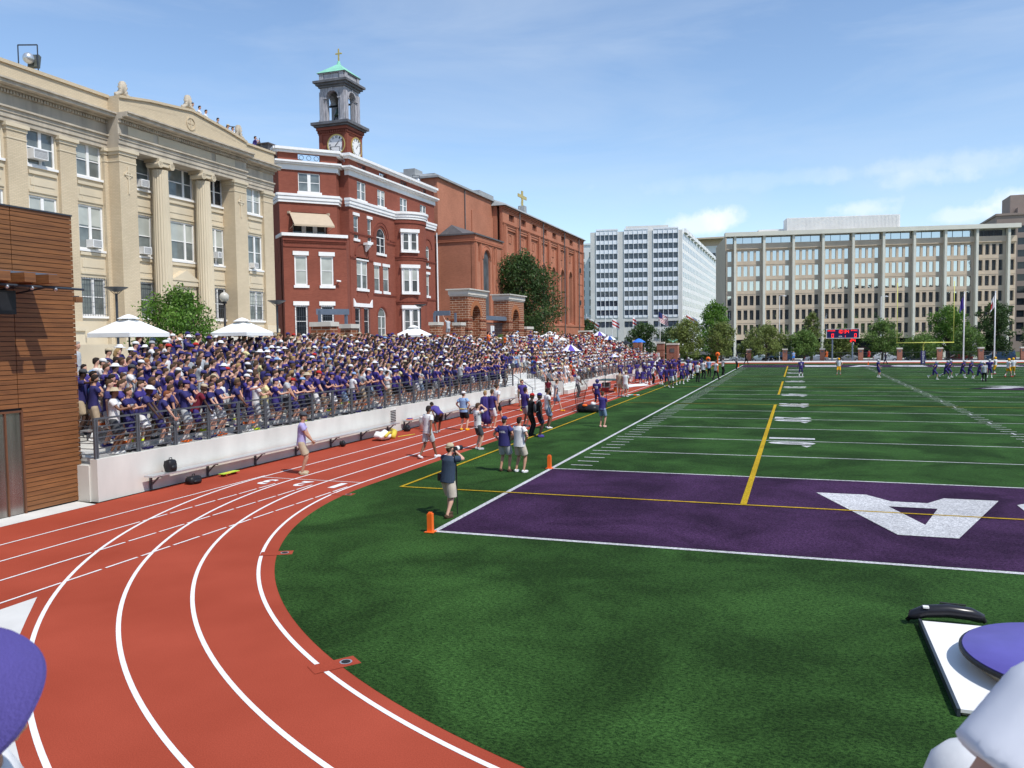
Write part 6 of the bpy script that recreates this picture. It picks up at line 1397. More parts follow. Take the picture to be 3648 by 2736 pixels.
t = thing('banner', 'white banner with dark oval emblem on the end rail of the far stand', 'banner', (-10,84.5,.6)); p = MB(); p.add([(-10.04,78,.75),(-10.04,85.6,1.6),(-10.04,85.6,.55),(-10.04,78,.55)], [(0,1,2,3)]); p.obj('cloth', M['umbwhite'], t); p = MB(); p.add([(-10.02,84.2+.55*math.cos(a*PI/8),1.02+.3*math.sin(a*PI/8)) for a in range(16)], [tuple(range(16))[::-1]]); p.obj('emblem', M['slate'], t)

# ------------------------------------------------------------------ near right: white platform, purple drum, viewing stand
t = thing('white_platform', 'white topped low platform on the turf with dark edge at lower right', 'platform', (10.5,-14.1,0))
p = MB(); p.box(9.34,12.4,-15.6,-12.6,.05,.09); p.box(9.34,12.4,-14.28,-14.276,.0901,.0905); p.obj('top', M['white'], t); p = MB(); p.box(9.36,12.3,-15.56,-12.62,.01,.049); p.obj('frame', M['ofbeige'], t); p = MB(); p.box(9.30,9.338,-15.62,-12.55,.01,.10); p.obj('edge_strip', M['slate'], t)
t = thing('padded_roll', 'black padded roll with white tag lying across the far end of the white platform', 'pad', (9.6,-12.5,.1)); pts = [(9.15,-12.56,.07),(9.22,-12.5,.13),(9.4,-12.46,.19),(9.7,-12.42,.215),(10.0,-12.4,.19),(10.15,-12.38,.13),(10.2,-12.38,.08)]; p = MB(); p.tube(pts, [.035,.075,.095,.10,.095,.075,.035], 16); p.obj('roll', mat('glossy_black_vinyl', (.02,.02,.025), .25), t, smooth=True); p = MB(); p.box(9.36,9.44,-12.56,-12.48,.262,.285); p.obj('tag', M['white'], t)
p = MB(); p.tube([(9.6,-12.38,.315),(9.95,-12.36,.30)], .012, 6); p.obj('strap', M['black'], t)
DX, DY = 10.86, -14.2
t = thing('round_purple_pad', 'round purple topped drum with black rim on the white platform', 'drum', (DX,DY,.09)); p = MB(); p.lathe((DX,DY,.091), [(1.08,0),(1.10,.02),(1.2,.15)], 56); p.obj('drum', mat('cream_drum', (.52,.46,.33), .6), t)
p = MB(); p.lathe((DX,DY,.242), [(1.27,0),(1.295,.015),(1.295,.05),(1.27,.065)], 64); p.obj('rim', M['black'], t); p = MB(); p.lathe((DX,DY,.309), [(1.265,0),(1.25,.012),(.6,.018),(.01,.018)], 64); p.obj('top', M['purplepad'], t, smooth=True)
t = thing('viewing_stand', 'concrete viewing stand under the camera', 'stand', (7.2,-27,0)); p = MB(); p.box(2,13,-34,-24.35,0,2.72); p.box(2.003,12.997,-24.35,-23.4,0,2.22); p.obj('deck', M['conc'], t)
for k in range(3): p = MB(); p.box(2.2,12.8,-25.0-1.2*k,-24.75-1.2*k,2.73,3.14); p.obj('bench', M['alu'], t)
# ------------------------------------------------------------------ people: posed figures grown as one skin, clothes over them
def ik(a, c, l1, l2, hint):
    a, c, hint = Vector(a), Vector(c), Vector(hint); d = c - a; L_ = min(d.length, (l1+l2)*.999); dn = d.normalized(); c2 = a + dn*L_
    x = (l1*l1 - l2*l2 + L_*L_)/(2*L_); h = math.sqrt(max(0, l1*l1 - x*x)); hp = hint - dn*hint.dot(dn); hp = hp.normalized() if hp.length > 1e-5 else Vector((0,0,1))
    return a + dn*x + hp*h, c2
def remesh(mb, voxel, smooth_it=2, name='m'):
    me = mb.mesh('tmp', [], smooth=True); o = bpy.data.objects.new('tmp', me); COL.objects.link(o)
    md = o.modifiers.new('r', 'REMESH'); md.mode = 'VOXEL'; md.voxel_size = voxel; md.use_smooth_shade = True
    if smooth_it: sm = o.modifiers.new('s', 'SMOOTH'); sm.factor = .5; sm.iterations = smooth_it
    dg = bpy.context.evaluated_depsgraph_get(); r = bpy.data.meshes.new_from_object(o.evaluated_get(dg))
    n = len(r.vertices); co = np.empty(n*3, np.float32); r.vertices.foreach_get('co', co)
    fs = [tuple(p.vertices) for p in r.polygons]
    bpy.data.objects.remove(o); bpy.data.meshes.remove(me); bpy.data.meshes.remove(r)
    out = MB(); out.v = [tuple(x) for x in co.reshape(-1,3).tolist()]; out.f = fs; out.m = [0]*len(fs); return out
SHL, HIPZ = .185, .93
def figure(pose, lod=0):
    """returns dict of MB per garment; figure faces +Y, feet at z=0, about 1.78 m"""
    g = pose.get; lean = g('lean', 0); hz = g('hip', HIPZ); hy = g('hipy', 0); twist = g('twist', 0)
    hipc = Vector((0, hy, hz)); Rl = Matrix.Rotation(-lean, 3, 'X'); Rt = Matrix.Rotation(twist, 3, 'Z')
    def T(x, y, z): return hipc + Rl @ (Rt @ Vector((x, y, z - HIPZ)))       # torso space -> posed
    shz = g('shz', 1.435); S = {-1: T(-SHL,-.005,shz), 1: T(SHL,-.005,shz)}
    nk = T(0,-.005,1.50); hd = T(0,.012,1.55); Rh = (Rl if g('headlean') is None else Matrix.Rotation(-g('headlean'),3,'X')) @ Matrix.Rotation(g('headyaw',0),3,'Z') @ Matrix.Rotation(g('headroll',0),3,'Y')
    hc = hd + Rh @ Vector((0,.012,.125))
    def H_(x, y, z): return hc + Rh @ Vector((x, y, z))
    arms = {}; legs = {}
    for s in (-1, 1):
        w_ = Vector(g('hands')[0 if s < 0 else 1]); w_ = w_ if g('hands_abs') else T(*w_)
        e_, w2 = ik(S[s], w_, .295, .265, g('elbow', {}).get(s, Vector((s*.6,-.6,-.5)))); arms[s] = (S[s], e_, w2)
        f_ = Vector(g('feet', [(-.11,0,.08),(.11,0,.08)])[0 if s < 0 else 1]); hj = hipc + Vector((s*.09,0,-.02)); k_, f2 = ik(hj, f_, .445, .43, g('knee', {}).get(s, Vector((s*.08,1,0)))); legs[s] = (hj, k_, f2)
    vx = (.0115, .020, .036)[lod]; R = {}
    big = g('bulk', 1.0)
    # --- body
    b = MB(); X = Matrix.Identity(3)
    b.ell(hc, (.076,.094,.112), Rh, 16, 12); b.ell(H_(0,.022,-.055), (.056,.068,.062), Rh, 12, 8)
    b.tube([nk + Vector((0,0,-.05)), hd + Rh @ Vector((0,.0,.05))], [.06,.053], 10)
    if lod < 2:
        b.ell(H_(0,.098,-.018), (.013,.018,.024), Rh, 8, 6); b.ell(H_(0,.086,.022), (.05,.014,.010), Rh, 8, 6); b.ell(H_(0,.085,-.058), (.024,.012,.010), Rh, 8, 6); b.ell(H_(0,.075,-.092), (.024,.018,.018), Rh, 8, 6)
        for s in (-1,1): b.ell(H_(s*.077,-.004,-.008), (.011,.019,.031), Rh, 8, 6)
    def torso(b, prof):
        rings = []
        for z, rx, ry, yy in prof:
            rings.append([T(rx*math.cos(2*PI*i/18)*1.0, yy + ry*math.sin(2*PI*i/18), z) for i in range(18)])
        b.ring(rings)
    torso(b, [(.83,.10,.09,0),(.90,.158*big,.112*big,-.012),(.99,.155*big,.105*big,-.004),(1.10,.138*big,.098*big,0),(1.25,.158*big,.108*big,0),(1.38,.168*big,.10*big,-.008),(1.45,.14,.075,-.012),(1.50,.07,.055,-.008)])
    for s in (-1,1):
        a_, e_, w_ = arms[s]; b.tube([a_ + (T(0,0,1.40)-a_)*.25, a_, a_.lerp(e_,.35), e_], [.05,.056*big,.048*big,.037], 10); b.tube([e_, e_.lerp(w_,.3), w_], [.038,.040,.026], 10)
        d = (w_-e_).normalized(); side = Vector(g('palm', {}).get(s, Vector((s,0,0)))); side = (side - d*side.dot(d)).normalized(); fl = d.cross(side).normalized()
        pc = w_ + d*.045; Mx = Matrix((fl, side, d)).transposed(); b.ell(pc, (.040,.017,.052), Mx, 10, 6)
        h_, k_, f_ = legs[s]; b.tube([h_ + Vector((0,0,.04)), h_, h_.lerp(k_,.5), k_], [.08,.086*big,.074*big,.055], 12); b.tube([k_, k_.lerp(f_,.28), k_.lerp(f_,.65), f_], [.055,.057,.043,.036], 10)
        fd = Vector(g('footdir', {}).get(s, Vector((s*.18,1,0)))).normalized(); arms[s] += (d, side, fl); legs[s] += (fd,)
        b.tube([f_ - fd*.04 + Vector((0,0,-.03)), f_ + fd*.12 + Vector((0,0,-.045))], [.036,.028], 8)
    body = remesh(b, vx, 2)
    nf = (6,5,3)[lod]; curl = g('curl', .35)
    for s in (-1,1):
        a_, e_, w_, d, side, fl = arms[s]
        if lod < 2:
            inn = -side*s if False else -side
            for k, (off, ln) in enumerate(((-.030,.068),(-.010,.078),(.010,.074),(.029,.058))):
                p0 = w_ + d*.085 + fl*off; p1 = p0 + (d*math.cos(curl) + inn*math.sin(curl))*ln*.5; p2 = p1 + (d*math.cos(curl*2.2) + inn*math.sin(curl*2.2))*ln*.5
                body.tube([p0 - d*.02, p1, p2], [.0095,.0088,.007], nf)
            p0 = w_ + d*.035 - fl*.034; body.tube([p0, p0 + (d*.6 - fl*.7 + inn*.25)*.038, p0 + (d*.95 - fl*.75 + inn*.45)*.056], [.012,.010,.008], nf)
    if lod < 2:
        for s in (-1,1): body.ell(H_(s*.031,.0865,.006), (.013,.006,.006), Rh, 8, 4, mi=1)
        body.ell(H_(0,.096,-.060), (.021,.005,.004), Rh, 8, 4, mi=1)
    R['body'] = body
    # --- shoes
    b = MB()
    for s in (-1,1):
        f_, fd = legs[s][2], legs[s][3]; up = Vector((0,0,1)); rt = fd.cross(up).normalized(); up2 = rt.cross(fd); Mx = Matrix((rt, fd, up2)).transposed()
        b.ell(f_ + fd*.075 - up2*.035, (.046,.125,.038), Mx, 10, 8); b.ell(f_ - fd*.03 - up2*.025, (.042,.06,.048), Mx, 10, 8)
        for p_ in (f_ + fd*.06 - up2*.068,): b.ell(p_, (.05,.14,.012), Mx, 10, 6)
    R['shoes'] = remesh(b, vx, 1)
    b = MB()
    for s in (-1,1): k_, f_ = legs[s][1], legs[s][2]; b.tube([k_.lerp(f_, g('sock', .62)), k_.lerp(f_,.8), f_], [.049 if g('sock') else .047,.045,.041], 10)
    R['socks'] = b if lod == 2 else remesh(b, vx*1.1, 1)
    # --- shirt
    pads = g('pads', False); loose = g('loose', 1.0)
    b = MB(); hem = g('hem', .84)
    if pads: torso(b, [(.92,.165,.13,0),(1.1,.175,.135,0),(1.28,.205,.15,0),(1.42,.215,.15,0),(1.50,.19,.12,0),(1.535,.08,.07,0)])
    else: torso(b, [(hem,.178*big*loose,.135*big*loose,-.004),(.95,.176*big*loose,.13*big*loose,-.002),(1.10,.166*big*loose,.125*big*loose,.002),(1.25,.178*big,.127*big,0),(1.38,.185*big,.118*big,-.008),(1.45,.155,.09,-.012),(1.505,.075,.064,-.008)])
    for s in (-1,1):
        a_, e_ = arms[s][0], arms[s][1]; sl = g('sleeve', .52)
        if sl > 0:
            if sl > 1: b.tube([a_ + (T(0,0,1.40)-a_)*.35, a_, e_, arms[s][2]], [.06,.07,.054,.04], 12)
            else: b.tube([a_ + (T(0,0,1.40)-a_)*.35, a_, a_.lerp(e_, sl*.5), a_.lerp(e_, sl)], [.065,.072*big,.073*big,.076*big] if not pads else [.09,.11,.105,.085], 12)
        if pads: b.ell(a_ + Vector((s*.01,0,.03)), (.11,.12,.085), None, 12, 8)
    R['shirt'] = remesh(b, vx*1.05, 2)
    # --- shorts / long trousers
    for nm, e1, wd in (('shorts', g('shortlen', .80), g('shortw', .106)), ('trousers', 1.95, .1)):
        b = MB(); torso(b, [(.84,.13,.115,-.004),(.90,.170*big,.126*big,-.012),(.97,.165*big,.120*big,-.006),(1.03,.15*big,.108*big,0)])
        for s in (-1,1):
            h_, k_, f_ = legs[s][:3]
            if nm == 'shorts': b.tube([h_ + Vector((0,0,.05)), h_, h_.lerp(k_, e1*.5), h_.lerp(k_, e1)], [.09,.104*big,wd*big,wd*.98*big], 14)
            else: b.tube([h_ + Vector((0,0,.05)), h_, h_.lerp(k_,.5), k_, k_.lerp(f_,.5), f_ + Vector((0,0,-.02))], [.09,.10*big,.09*big,.072*big,.068,.064], 12)
        R[nm] = remesh(b, vx*1.05, 2)
    # --- hair, caps, helmets
    b = MB(); b.ell(H_(0,-.016,.030), (.083,.095,.098), Rh, 16, 12); b.ell(H_(0,.035,.085), (.062,.055,.042), Rh, 12, 8); b.ell(H_(0,-.055,-.02), (.072,.056,.075), Rh, 12, 8)
    R['hair'] = remesh(b, max(vx, .013), 1)
    b = MB(); b.ell(H_(0,-.02,.010), (.087,.098,.115), Rh, 16, 12); b.ell(H_(0,.03,.08), (.066,.06,.045), Rh, 12, 8); b.tube([H_(0,-.06,.02), H_(0,-.095,-.10), H_(.0,-.10,-.22)], [.075,.08,.05], 10); R['longhair'] = remesh(b, max(vx, .013), 1)
    b = MB(); b.ring([[H_(r*math.cos(2*PI*i/20)*.094, -.004 + r*math.sin(2*PI*i/20)*.108, z) for i in range(20)] for z, r in ((.035,1.0),(.075,.985),(.105,.86),(.128,.6),(.138,.25),(.140,.05))])
    fr = -1 if g('backcap') else 1; v = []
    for zz in (0,.008):
        for i in range(11): a = PI*i/10; v.append(H_(.072*math.cos(a), fr*(.085 + .085*math.sin(a)), .038 + zz - .012*math.sin(a) - .01*math.cos(a)**2))
    b.add(v, [tuple(range(11)), tuple(range(11,22))[::-1]] + [(i, i+1, 12+i, 11+i) for i in range(10)] + [(10,0,11,21)]); b.ell(H_(0,-.004,.142), (.009,.009,.005), Rh, 6, 4)
    R['cap'] = b
    b = MB(); b.ring([[H_(r*math.cos(2*PI*i/20), -.004 + r*1.1*math.sin(2*PI*i/20), z) for i in range(20)] for z, r in ((.03,.17),(.045,.168),(.06,.095),(.10,.085),(.135,.06),(.14,.01))]); R['bucket'] = b
    b = MB(); b.ell(H_(0,-.008,.02), (.125,.145,.135), Rh, 20, 14); hb = remesh(b, .02, 1)
    for zz in (-.03,-.075): hb.tube([H_(-.11,.05,zz), H_(-.07,.15,zz-.01), H_(.07,.15,zz-.01), H_(.11,.05,zz)], .008, 5, mi=1)
    hb.tube([H_(0,.155,.03), H_(0,.16,-.08)], .008, 5, mi=1); hb.ell(H_(0,.105,-.03), (.06,.03,.05), Rh, 10, 6, mi=1)
    R['helmet'] = hb
    return R

V = Vector
POSES = {
 'clap': dict(hands=[(-.03,.36,1.22),(.03,.37,1.25)], elbow={-1:V((-.8,-.2,-.9)),1:V((.8,-.2,-.9))}, palm={-1:V((-1,0,.2)),1:V((1,0,.2))}, curl=.15, feet=[(-.13,.03,.08),(.12,-.05,.08)]),
 'clasp': dict(hands=[(-.05,.30,.98),(.05,.30,1.0)], elbow={-1:V((-1,-.5,-.3)),1:V((1,-.5,-.3))}, lean=.08),
 'down': dict(hands=[(-.28,.03,.88),(.27,.06,.87)], feet=[(-.12,.02,.08),(.13,-.02,.08)]),
 'leanon': dict(hands=[(-.12,.52,1.0),(.12,.5,1.0)], lean=.32, elbow={-1:V((-.9,0,-.6)),1:V((.9,0,-.6))}, hipy=-.06, headlean=.15),
 'crossed': dict(hands=[(.10,.20,1.21),(-.10,.22,1.17)], elbow={-1:V((-1,.3,-.5)),1:V((1,.3,-.5))}),
 'point': dict(hands=[(-.25,.05,.9),(.32,.52,1.55)], elbow={1:V((1,0,-.6))}, headyaw=-.2),
 'brow': dict(hands=[(-.15,.2,1.05),(.10,.17,1.67)], elbow={1:V((1,.4,-.5)),-1:V((-1,-.4,-.3))}),
 'hips': dict(hands=[(-.21,.03,1.01),(.21,.03,1.01)], elbow={-1:V((-1,-.35,0)),1:V((1,-.35,0))}, feet=[(-.15,0,.08),(.15,.02,.08)], curl=.9, bulk=1.12, loose=1.06),
 'walk': dict(hands=[(-.27,.22,.95),(.26,-.12,.90)], feet=[(-.08,-.30,.12),(.09,.30,.08)], lean=.06, footdir={-1:V((-.1,.9,-.35))}),
 'photo': dict(hands=[(-.05,.27,1.60),(.055,.17,1.60)], elbow={-1:V((-.6,.3,-1)),1:V((.8,.2,-.9))}, lean=.12, backcap=True, headlean=.02, curl=1.1, bulk=1.08, feet=[(-.10,.12,.08),(.10,-.16,.08)], shortlen=.95, shortw=.115, loose=1.08),
 'run': dict(hands=[(-.22,.36,1.25),(.26,-.15,1.05)], feet=[(-.08,-.48,.34),(.10,.22,.08)], lean=.3, hip=.88, pads=True, sleeve=.45, footdir={-1:V((0,.5,-.85))}, headlean=.1, sock=.25, shortlen=.97, shortw=.086),
 'stance': dict(hands=[(-.30,.10,.95),(.29,.14,.96)], pads=True, sleeve=.45, sock=.25, shortlen=.97, shortw=.088, feet=[(-.18,0,.08),(.17,.06,.08)], headlean=.05),
 'padhips': dict(hands=[(-.24,.05,1.02),(.24,.05,1.02)], elbow={-1:V((-1,-.4,0)),1:V((1,-.4,0))}, pads=True, sleeve=.45, sock=.25, shortlen=.97, shortw=.088, feet=[(-.16,0,.08),(.17,.06,.08)]),
 'bend': dict(hands=[(-.14,.36,.78),(.16,.34,.80)], lean=1.0, hipy=-.16, hip=.90, headlean=.8, feet=[(-.16,-.1,.08),(.18,.18,.08)]),
 'kneelbend': dict(hands=[(-.10,.42,1.0),(.12,.44,1.02)], lean=.7, hipy=-.12, hip=.86, headlean=.4, pads=True, sleeve=.45, sock=.25, shortlen=.97, shortw=.09),
 'sit': dict(hands=[(-.10,.34,.92),(.10,.36,.95)], elbow={-1:V((-1,-.3,-.4)),1:V((1,-.3,-.4))}, lean=.15, hip=.50, hipy=-.12, feet=[(-.13,.40,.08),(.13,.36,.08)], hands_shift=1),
 'climb': dict(hands=[(-.25,.25,1.95),(.2,.35,1.25)], elbow={-1:V((-1,0,0))}, lean=.1),
}
POSES['sit']['hands'] = [(-.10,.34,1.10),(.10,.36,1.12)]
def garb(mb, name, mats): return mb.mesh(name, mats, smooth=True)
SKIN = [mat('skin_%s' % n, c, .55, .05, 9, spec=.3) for n, c in (('fair',(.62,.36,.26)),('tanned',(.50,.27,.18)),('pink',(.60,.31,.23)),('brown',(.20,.10,.06)),('dark_brown',(.075,.042,.03)))]
FEAT = mat('dark_features', (.05,.025,.02), .5)
CL = {n: mat(n+'_fabric', c, .85, .10, 7, bump=.25, bscale=9) for n, c in {
 'navy':(.038,.035,.145), 'purple':(.048,.034,.18), 'violet':(.075,.055,.26), 'white':(.72,.72,.72), 'grey':(.33,.35,.37), 'lightgrey':(.46,.48,.49), 'black':(.015,.015,.017), 'khaki':(.46,.37,.26), 'lightkhaki':(.56,.50,.41),
 'lilac':(.42,.38,.66), 'lightblue':(.25,.38,.60), 'blue':(.03,.17,.52), 'slateblue':(.035,.055,.09), 'red':(.45,.025,.02), 'maroon':(.16,.015,.03), 'yellow':(.75,.55,.04), 'gold':(.85,.42,.01), 'orange':(.80,.16,.03), 'denim':(.20,.28,.40), 'charcoal':(.06,.065,.075), 'dknavy':(.014,.016,.045), 'olive':(.14,.14,.06), 'neon':(.6,.75,.03), 'pinkish':(.7,.42,.36), 'paleyellow':(.75,.68,.35), 'brownh':(.07,.040,.022), 'darkh':(.022,.015,.012), 'blondh':(.32,.21,.09), 'gingerh':(.22,.075,.03), 'greyh':(.3,.28,.26), 'tanhat':(.48,.40,.27), 'teal':(.02,.25,.3), 'green':(.04,.12,.06)}.items()}
def print_mat(name, col, side=1):
    """navy/purple shirt with a patch of blocky white chest print"""
    m = bpy.data.materials.new(name); nt, N, L, B = nodes(m); tc = N.new("ShaderNodeTexCoord"); sp = N.new("ShaderNodeSeparateXYZ"); L.new(tc.outputs["Object"], sp.inputs[0])
    def band(sock, c, h):
        a = N.new("ShaderNodeMath"); a.operation = 'SUBTRACT'; a.inputs[1].default_value = c; L.new(sock, a.inputs[0]); b_ = N.new("ShaderNodeMath"); b_.operation = 'ABSOLUTE'; L.new(a.outputs[0], b_.inputs[0]); d = N.new("ShaderNodeMath"); d.operation = 'LESS_THAN'; d.inputs[1].default_value = h; L.new(b_.outputs[0], d.inputs[0]); return d
    x = band(sp.outputs[0], 0, .10); z = band(sp.outputs[2], 1.30, .032); y = N.new("ShaderNodeMath"); y.operation = 'GREATER_THAN'; y.inputs[1].default_value = .03*side; L.new(sp.outputs[1], y.inputs[0])
    br = N.new("ShaderNodeTexBrick"); br.inputs["Scale"].default_value = 1; br.inputs["Brick Width"].default_value = .035; br.inputs["Row Height"].default_value = .2; br.inputs["Mortar Size"].default_value = .006; br.inputs["Color1"].default_value = (1,1,1,1); br.inputs["Color2"].default_value = (1,1,1,1); br.inputs["Mortar"].default_value = (0,0,0,1); L.new(tc.outputs["Object"], br.inputs[0])
    cur = x.outputs[0]
    for q in (z.outputs[0], y.outputs[0], br.outputs[0]): mu = N.new("ShaderNodeMath"); mu.operation = 'MULTIPLY'; L.new(cur, mu.inputs[0]); L.new(q, mu.inputs[1]); cur = mu.outputs[0]
    mx = N.new("ShaderNodeMixRGB"); mx.inputs[1].default_value = (*col, 1); mx.inputs[2].default_value = (.6,.6,.62,1); L.new(cur, mx.inputs[0]); L.new(mx.outputs[0], B.inputs["Base Color"]); B.inputs["Roughness"].default_value = .85; B.inputs["Specular IOR Level"].default_value = .2; return m
CL['navyprint'] = print_mat('navy_printed_fabric', (.030,.028,.125)); CL['purpleprint'] = print_mat('purple_printed_fabric', (.050,.036,.20))
def stripe_mat(name, c1, c2, sc, axis):
    m = bpy.data.materials.new(name); nt, N, L, B = nodes(m); tc = N.new("ShaderNodeTexCoord"); sp = N.new("ShaderNodeSeparateXYZ"); L.new(tc.outputs["Object"], sp.inputs[0]); a = N.new("ShaderNodeMath"); a.operation = 'MULTIPLY'; a.inputs[1].default_value = sc; L.new(sp.outputs[axis], a.inputs[0]); f = N.new("ShaderNodeMath"); f.operation = 'FRACT'; L.new(a.outputs[0], f.inputs[0]); g = N.new("ShaderNodeMath"); g.operation = 'GREATER_THAN'; g.inputs[1].default_value = .5; L.new(f.outputs[0], g.inputs[0]); mx = N.new("ShaderNodeMixRGB"); mx.inputs[1].default_value = (*c1,1); mx.inputs[2].default_value = (*c2,1); L.new(g.outputs[0], mx.inputs[0]); L.new(mx.outputs[0], B.inputs["Base Color"]); B.inputs["Roughness"].default_value = .85; return m
CL['stripes'] = stripe_mat('black_white_striped_fabric', (.03,.02,.05), (.7,.7,.7), 26, 0); CL['bands'] = stripe_mat('green_white_banded_fabric', (.08,.12,.05), (.55,.5,.35), 12, 2)
FIG = {}
def HCS(pose, rot=False):
    lean = pose.get('lean', 0); hipc = Vector((0, pose.get('hipy',0), pose.get('hip',HIPZ))); Rl = Matrix.Rotation(-lean, 3, 'X'); hd = hipc + Rl @ Vector((0,.012,1.55-HIPZ))
    Rh = (Rl if pose.get('headlean') is None else Matrix.Rotation(-pose['headlean'],3,'X')) @ Matrix.Rotation(pose.get('headyaw',0),3,'Z') @ Matrix.Rotation(pose.get('headroll',0),3,'Y'); hc = hd + Rh @ Vector((0,.012,.125)); return (hc, Rh) if rot else hc
def fig_meshes(pose, lod):
    k = (pose, lod)
    if k not in FIG:
        R = figure(POSES[pose], lod)
        FIG[k] = {n: mb.mesh(pose+'_'+n, [SKIN[0], FEAT] if n in ('body',) else ([M['white'], M['slate']] if n == 'helmet' else [M['white']]), smooth=True) for n, mb in R.items()}
        FIG[k]['_mb'] = R
    return FIG[k]
PGROUP = {}
def person(loc, face, pose, label, skin=0, top='navy', bottom='shorts', bcol='khaki', head='hair', hcol='brownh', shoe='white', sock=None, lod=1, scale=1.0, group=None, back=None, hair2=None, cat='person', extra=None, scl=None, tilt=None):
    """face: heading in degrees, 0 = looking along +Y, 90 = looking along -X"""
    F_ = fig_meshes(pose, lod); t = thing('person', label, cat, loc, group, math.radians(face)); t.scale = scl or (scale,)*3; t.rotation_euler = (*(tilt or (0,0)), math.radians(face))
    def add(key, nm, m):
        o = bpy.data.objects.new(nm, F_[key]); COL.objects.link(o); o.parent = t; o.material_slots[0].link = 'OBJECT'; o.material_slots[0].material = m; return o
    add('body', 'body', SKIN[skin]); add('shoes', 'shoes', CL[shoe])
    if sock: add('socks', 'socks', CL[sock])
    s_ = add('shirt', 'shirt', CL[top]) if top else None
    if bottom: add(bottom, bottom, CL[bcol])
    if head != 'hair' and head != 'longhair' and head != 'helmet': add('hair', 'hair', CL[hair2 or 'brownh'])
    if head: add(head, {'hair':'hair','longhair':'hair','cap':'cap','bucket':'sun_hat','helmet':'helmet'}[head], CL[hcol])
    if back and s_:
        for (txt, side, zc, w_, h_, m_) in back:
            vs, fs, asp = text2d(txt, .02); R = F_['_mb']['shirt']; bv = BVHTree.FromPolygons([Vector(v) for v in R.v], R.f); q = MB(); ok = True; out_ = []
            for x, y in vs:
                px = (x-.5)*w_*(1 if side < 0 else -1); pz = zc + (y-.5)*h_
                hit = bv.ray_cast(Vector((px, side*1.2, pz)), Vector((0,-side,0)))[0]
                out_.append((px, (hit.y if hit else side*.12) + side*.006, pz))
            q.add(out_, fs if side < 0 else fs); o = bpy.data.objects.new('lettering', q.mesh('lettering', M[m_])); COL.objects.link(o); o.parent = s_
    return t
def child(t, mb, nm, m, smooth=False):
    o = bpy.data.objects.new(nm, mb.mesh(nm, m, smooth=smooth)); COL.objects.link(o); o.parent = t; return o
def heading(dx, dy): return math.degrees(math.atan2(-dx, dy))

# ---- people down on the track and turf (headings: the game is to the far right)
P_ = person
ph = P_((-.38,-7.72,.006), -18, 'photo', 'photographer in dark blue shirt and backwards cap aiming a long lens on a monopod', 0, 'slateblue', 'shorts', 'lightkhaki', 'cap', 'tanhat', 'brownh', lod=0, scale=.995)
b = MB(); b.tube([(0,.205,1.64),(0,.30,1.64)], .045, 12); b.box(-.07,.07,.165,.23,1.585,1.70); child(ph, b, 'camera_body', M['black'])
b = MB(); b.tube([(0,.30,1.64),(0,.38,1.64),(0,.40,1.64),(0,.52,1.64)], [.045,.05,.058,.062], 14); child(ph, b, 'lens', M['black'], True); b = MB(); b.tube([(0,.33,1.64),(0,.40,1.64)], .059, 14); child(ph, b, 'lens_ring', M['white'], True)
b = MB(); b.tube([(0,.30,1.60),(.02,.30,.9),(.03,.30,.01)], [.018,.016,.010], 8); child(ph, b, 'monopod', M['black']); b = MB(); b.box(-.25,-.16,-.10,.02,.88,1.06); child(ph, b, 'belt_pouch', M['black']); b = MB(); b.tube([(-.17,0,.985),(0,.13,.985),(.17,0,.985),(0,-.14,.985),(-.17,0,.985)], .018, 6); child(ph, b, 'belt', M['black'])
t = P_((-7.58,-3.15,.0), -62, 'clasp', 'man in lilac shirt and khaki shorts standing alone by the lane numbers', 1, 'lilac', 'shorts', 'khaki', 'cap', 'charcoal', 'tanhat', lod=0, scale=1.12)
t = P_((-5.1,1.15,0), -22, 'walk', 'man in white polo and white shorts walking up the track with his back turned', 3, 'white', 'shorts', 'lightgrey', 'hair', 'darkh', 'white', lod=0, scale=1.07)
P_((-8.1,8.6,0), 60, 'bend', 'person in violet tank top and black shorts bending over by the wall bench', 3, 'violet', 'shorts', 'black', 'hair', 'darkh', 'lightgrey', lod=1, scale=1.0)
P_((-7.37,9.95,0), -10, 'hips', 'stout man in light blue tee and black shorts, hands on hips by the wall', 0, 'lightblue', 'shorts', 'black', 'cap', 'white', 'gold', lod=0, scale=1.03)
b = MB(); b.tube([(.20*math.cos(2*PI*i/14), -.01+.145*math.sin(2*PI*i/14), 1.0) for i in range(15)], .022, 6)
tb = [o for o in COL.objects if o.name.startswith('person')][-1]; child(tb, b, 'yellow_waistband', CL['yellow'])
cp = P_((-6.69,11.03,0), -20, 'down', 'fan wrapped in a long dark purple cape seen from behind on the track', 0, 'purple', 'shorts', 'purple', 'hair', 'blondh', 'white', lod=1, scale=1.02)
b = MB(); rings = []
for z, rx, ry in ((.22,.30,.24),(.6,.30,.22),(1.0,.28,.2),(1.35,.25,.17),(1.47,.17,.12),(1.52,.09,.08)): rings.append([( (rx+.012*math.sin(7*2*PI*i/42))*math.cos(2*PI*i/42), (ry+.012*math.cos(9*2*PI*i/42))*math.sin(2*PI*i/42)-.01, z) for i in range(42)])
b.ring(rings); child(cp, b, 'cape', CL['purple'], True)
P_((-6.3,10.95,0), -20, 'down', 'fan in sleeveless purple jersey and white shorts beside the caped fan', 1, 'purple', 'shorts', 'white', 'hair', 'brownh', 'pinkish', lod=1, scale=1.06)
P_((-7.0,13.42,0), -30, 'walk', 'tall fan in white tee, black shorts and white socks walking up the track', 0, 'white', 'shorts', 'black', 'hair', 'brownh', 'white', 'white', lod=1, scale=1.12)
P_((-4.18,3.76,0), -40, 'brow', 'teen in white tee and charcoal shorts holding a phone to his ear', 0, 'white', 'shorts', 'charcoal', 'hair', 'brownh', 'lightgrey', lod=0, scale=1.02, back=[('15', -1, 1.2, .2, .2, 'slate')])
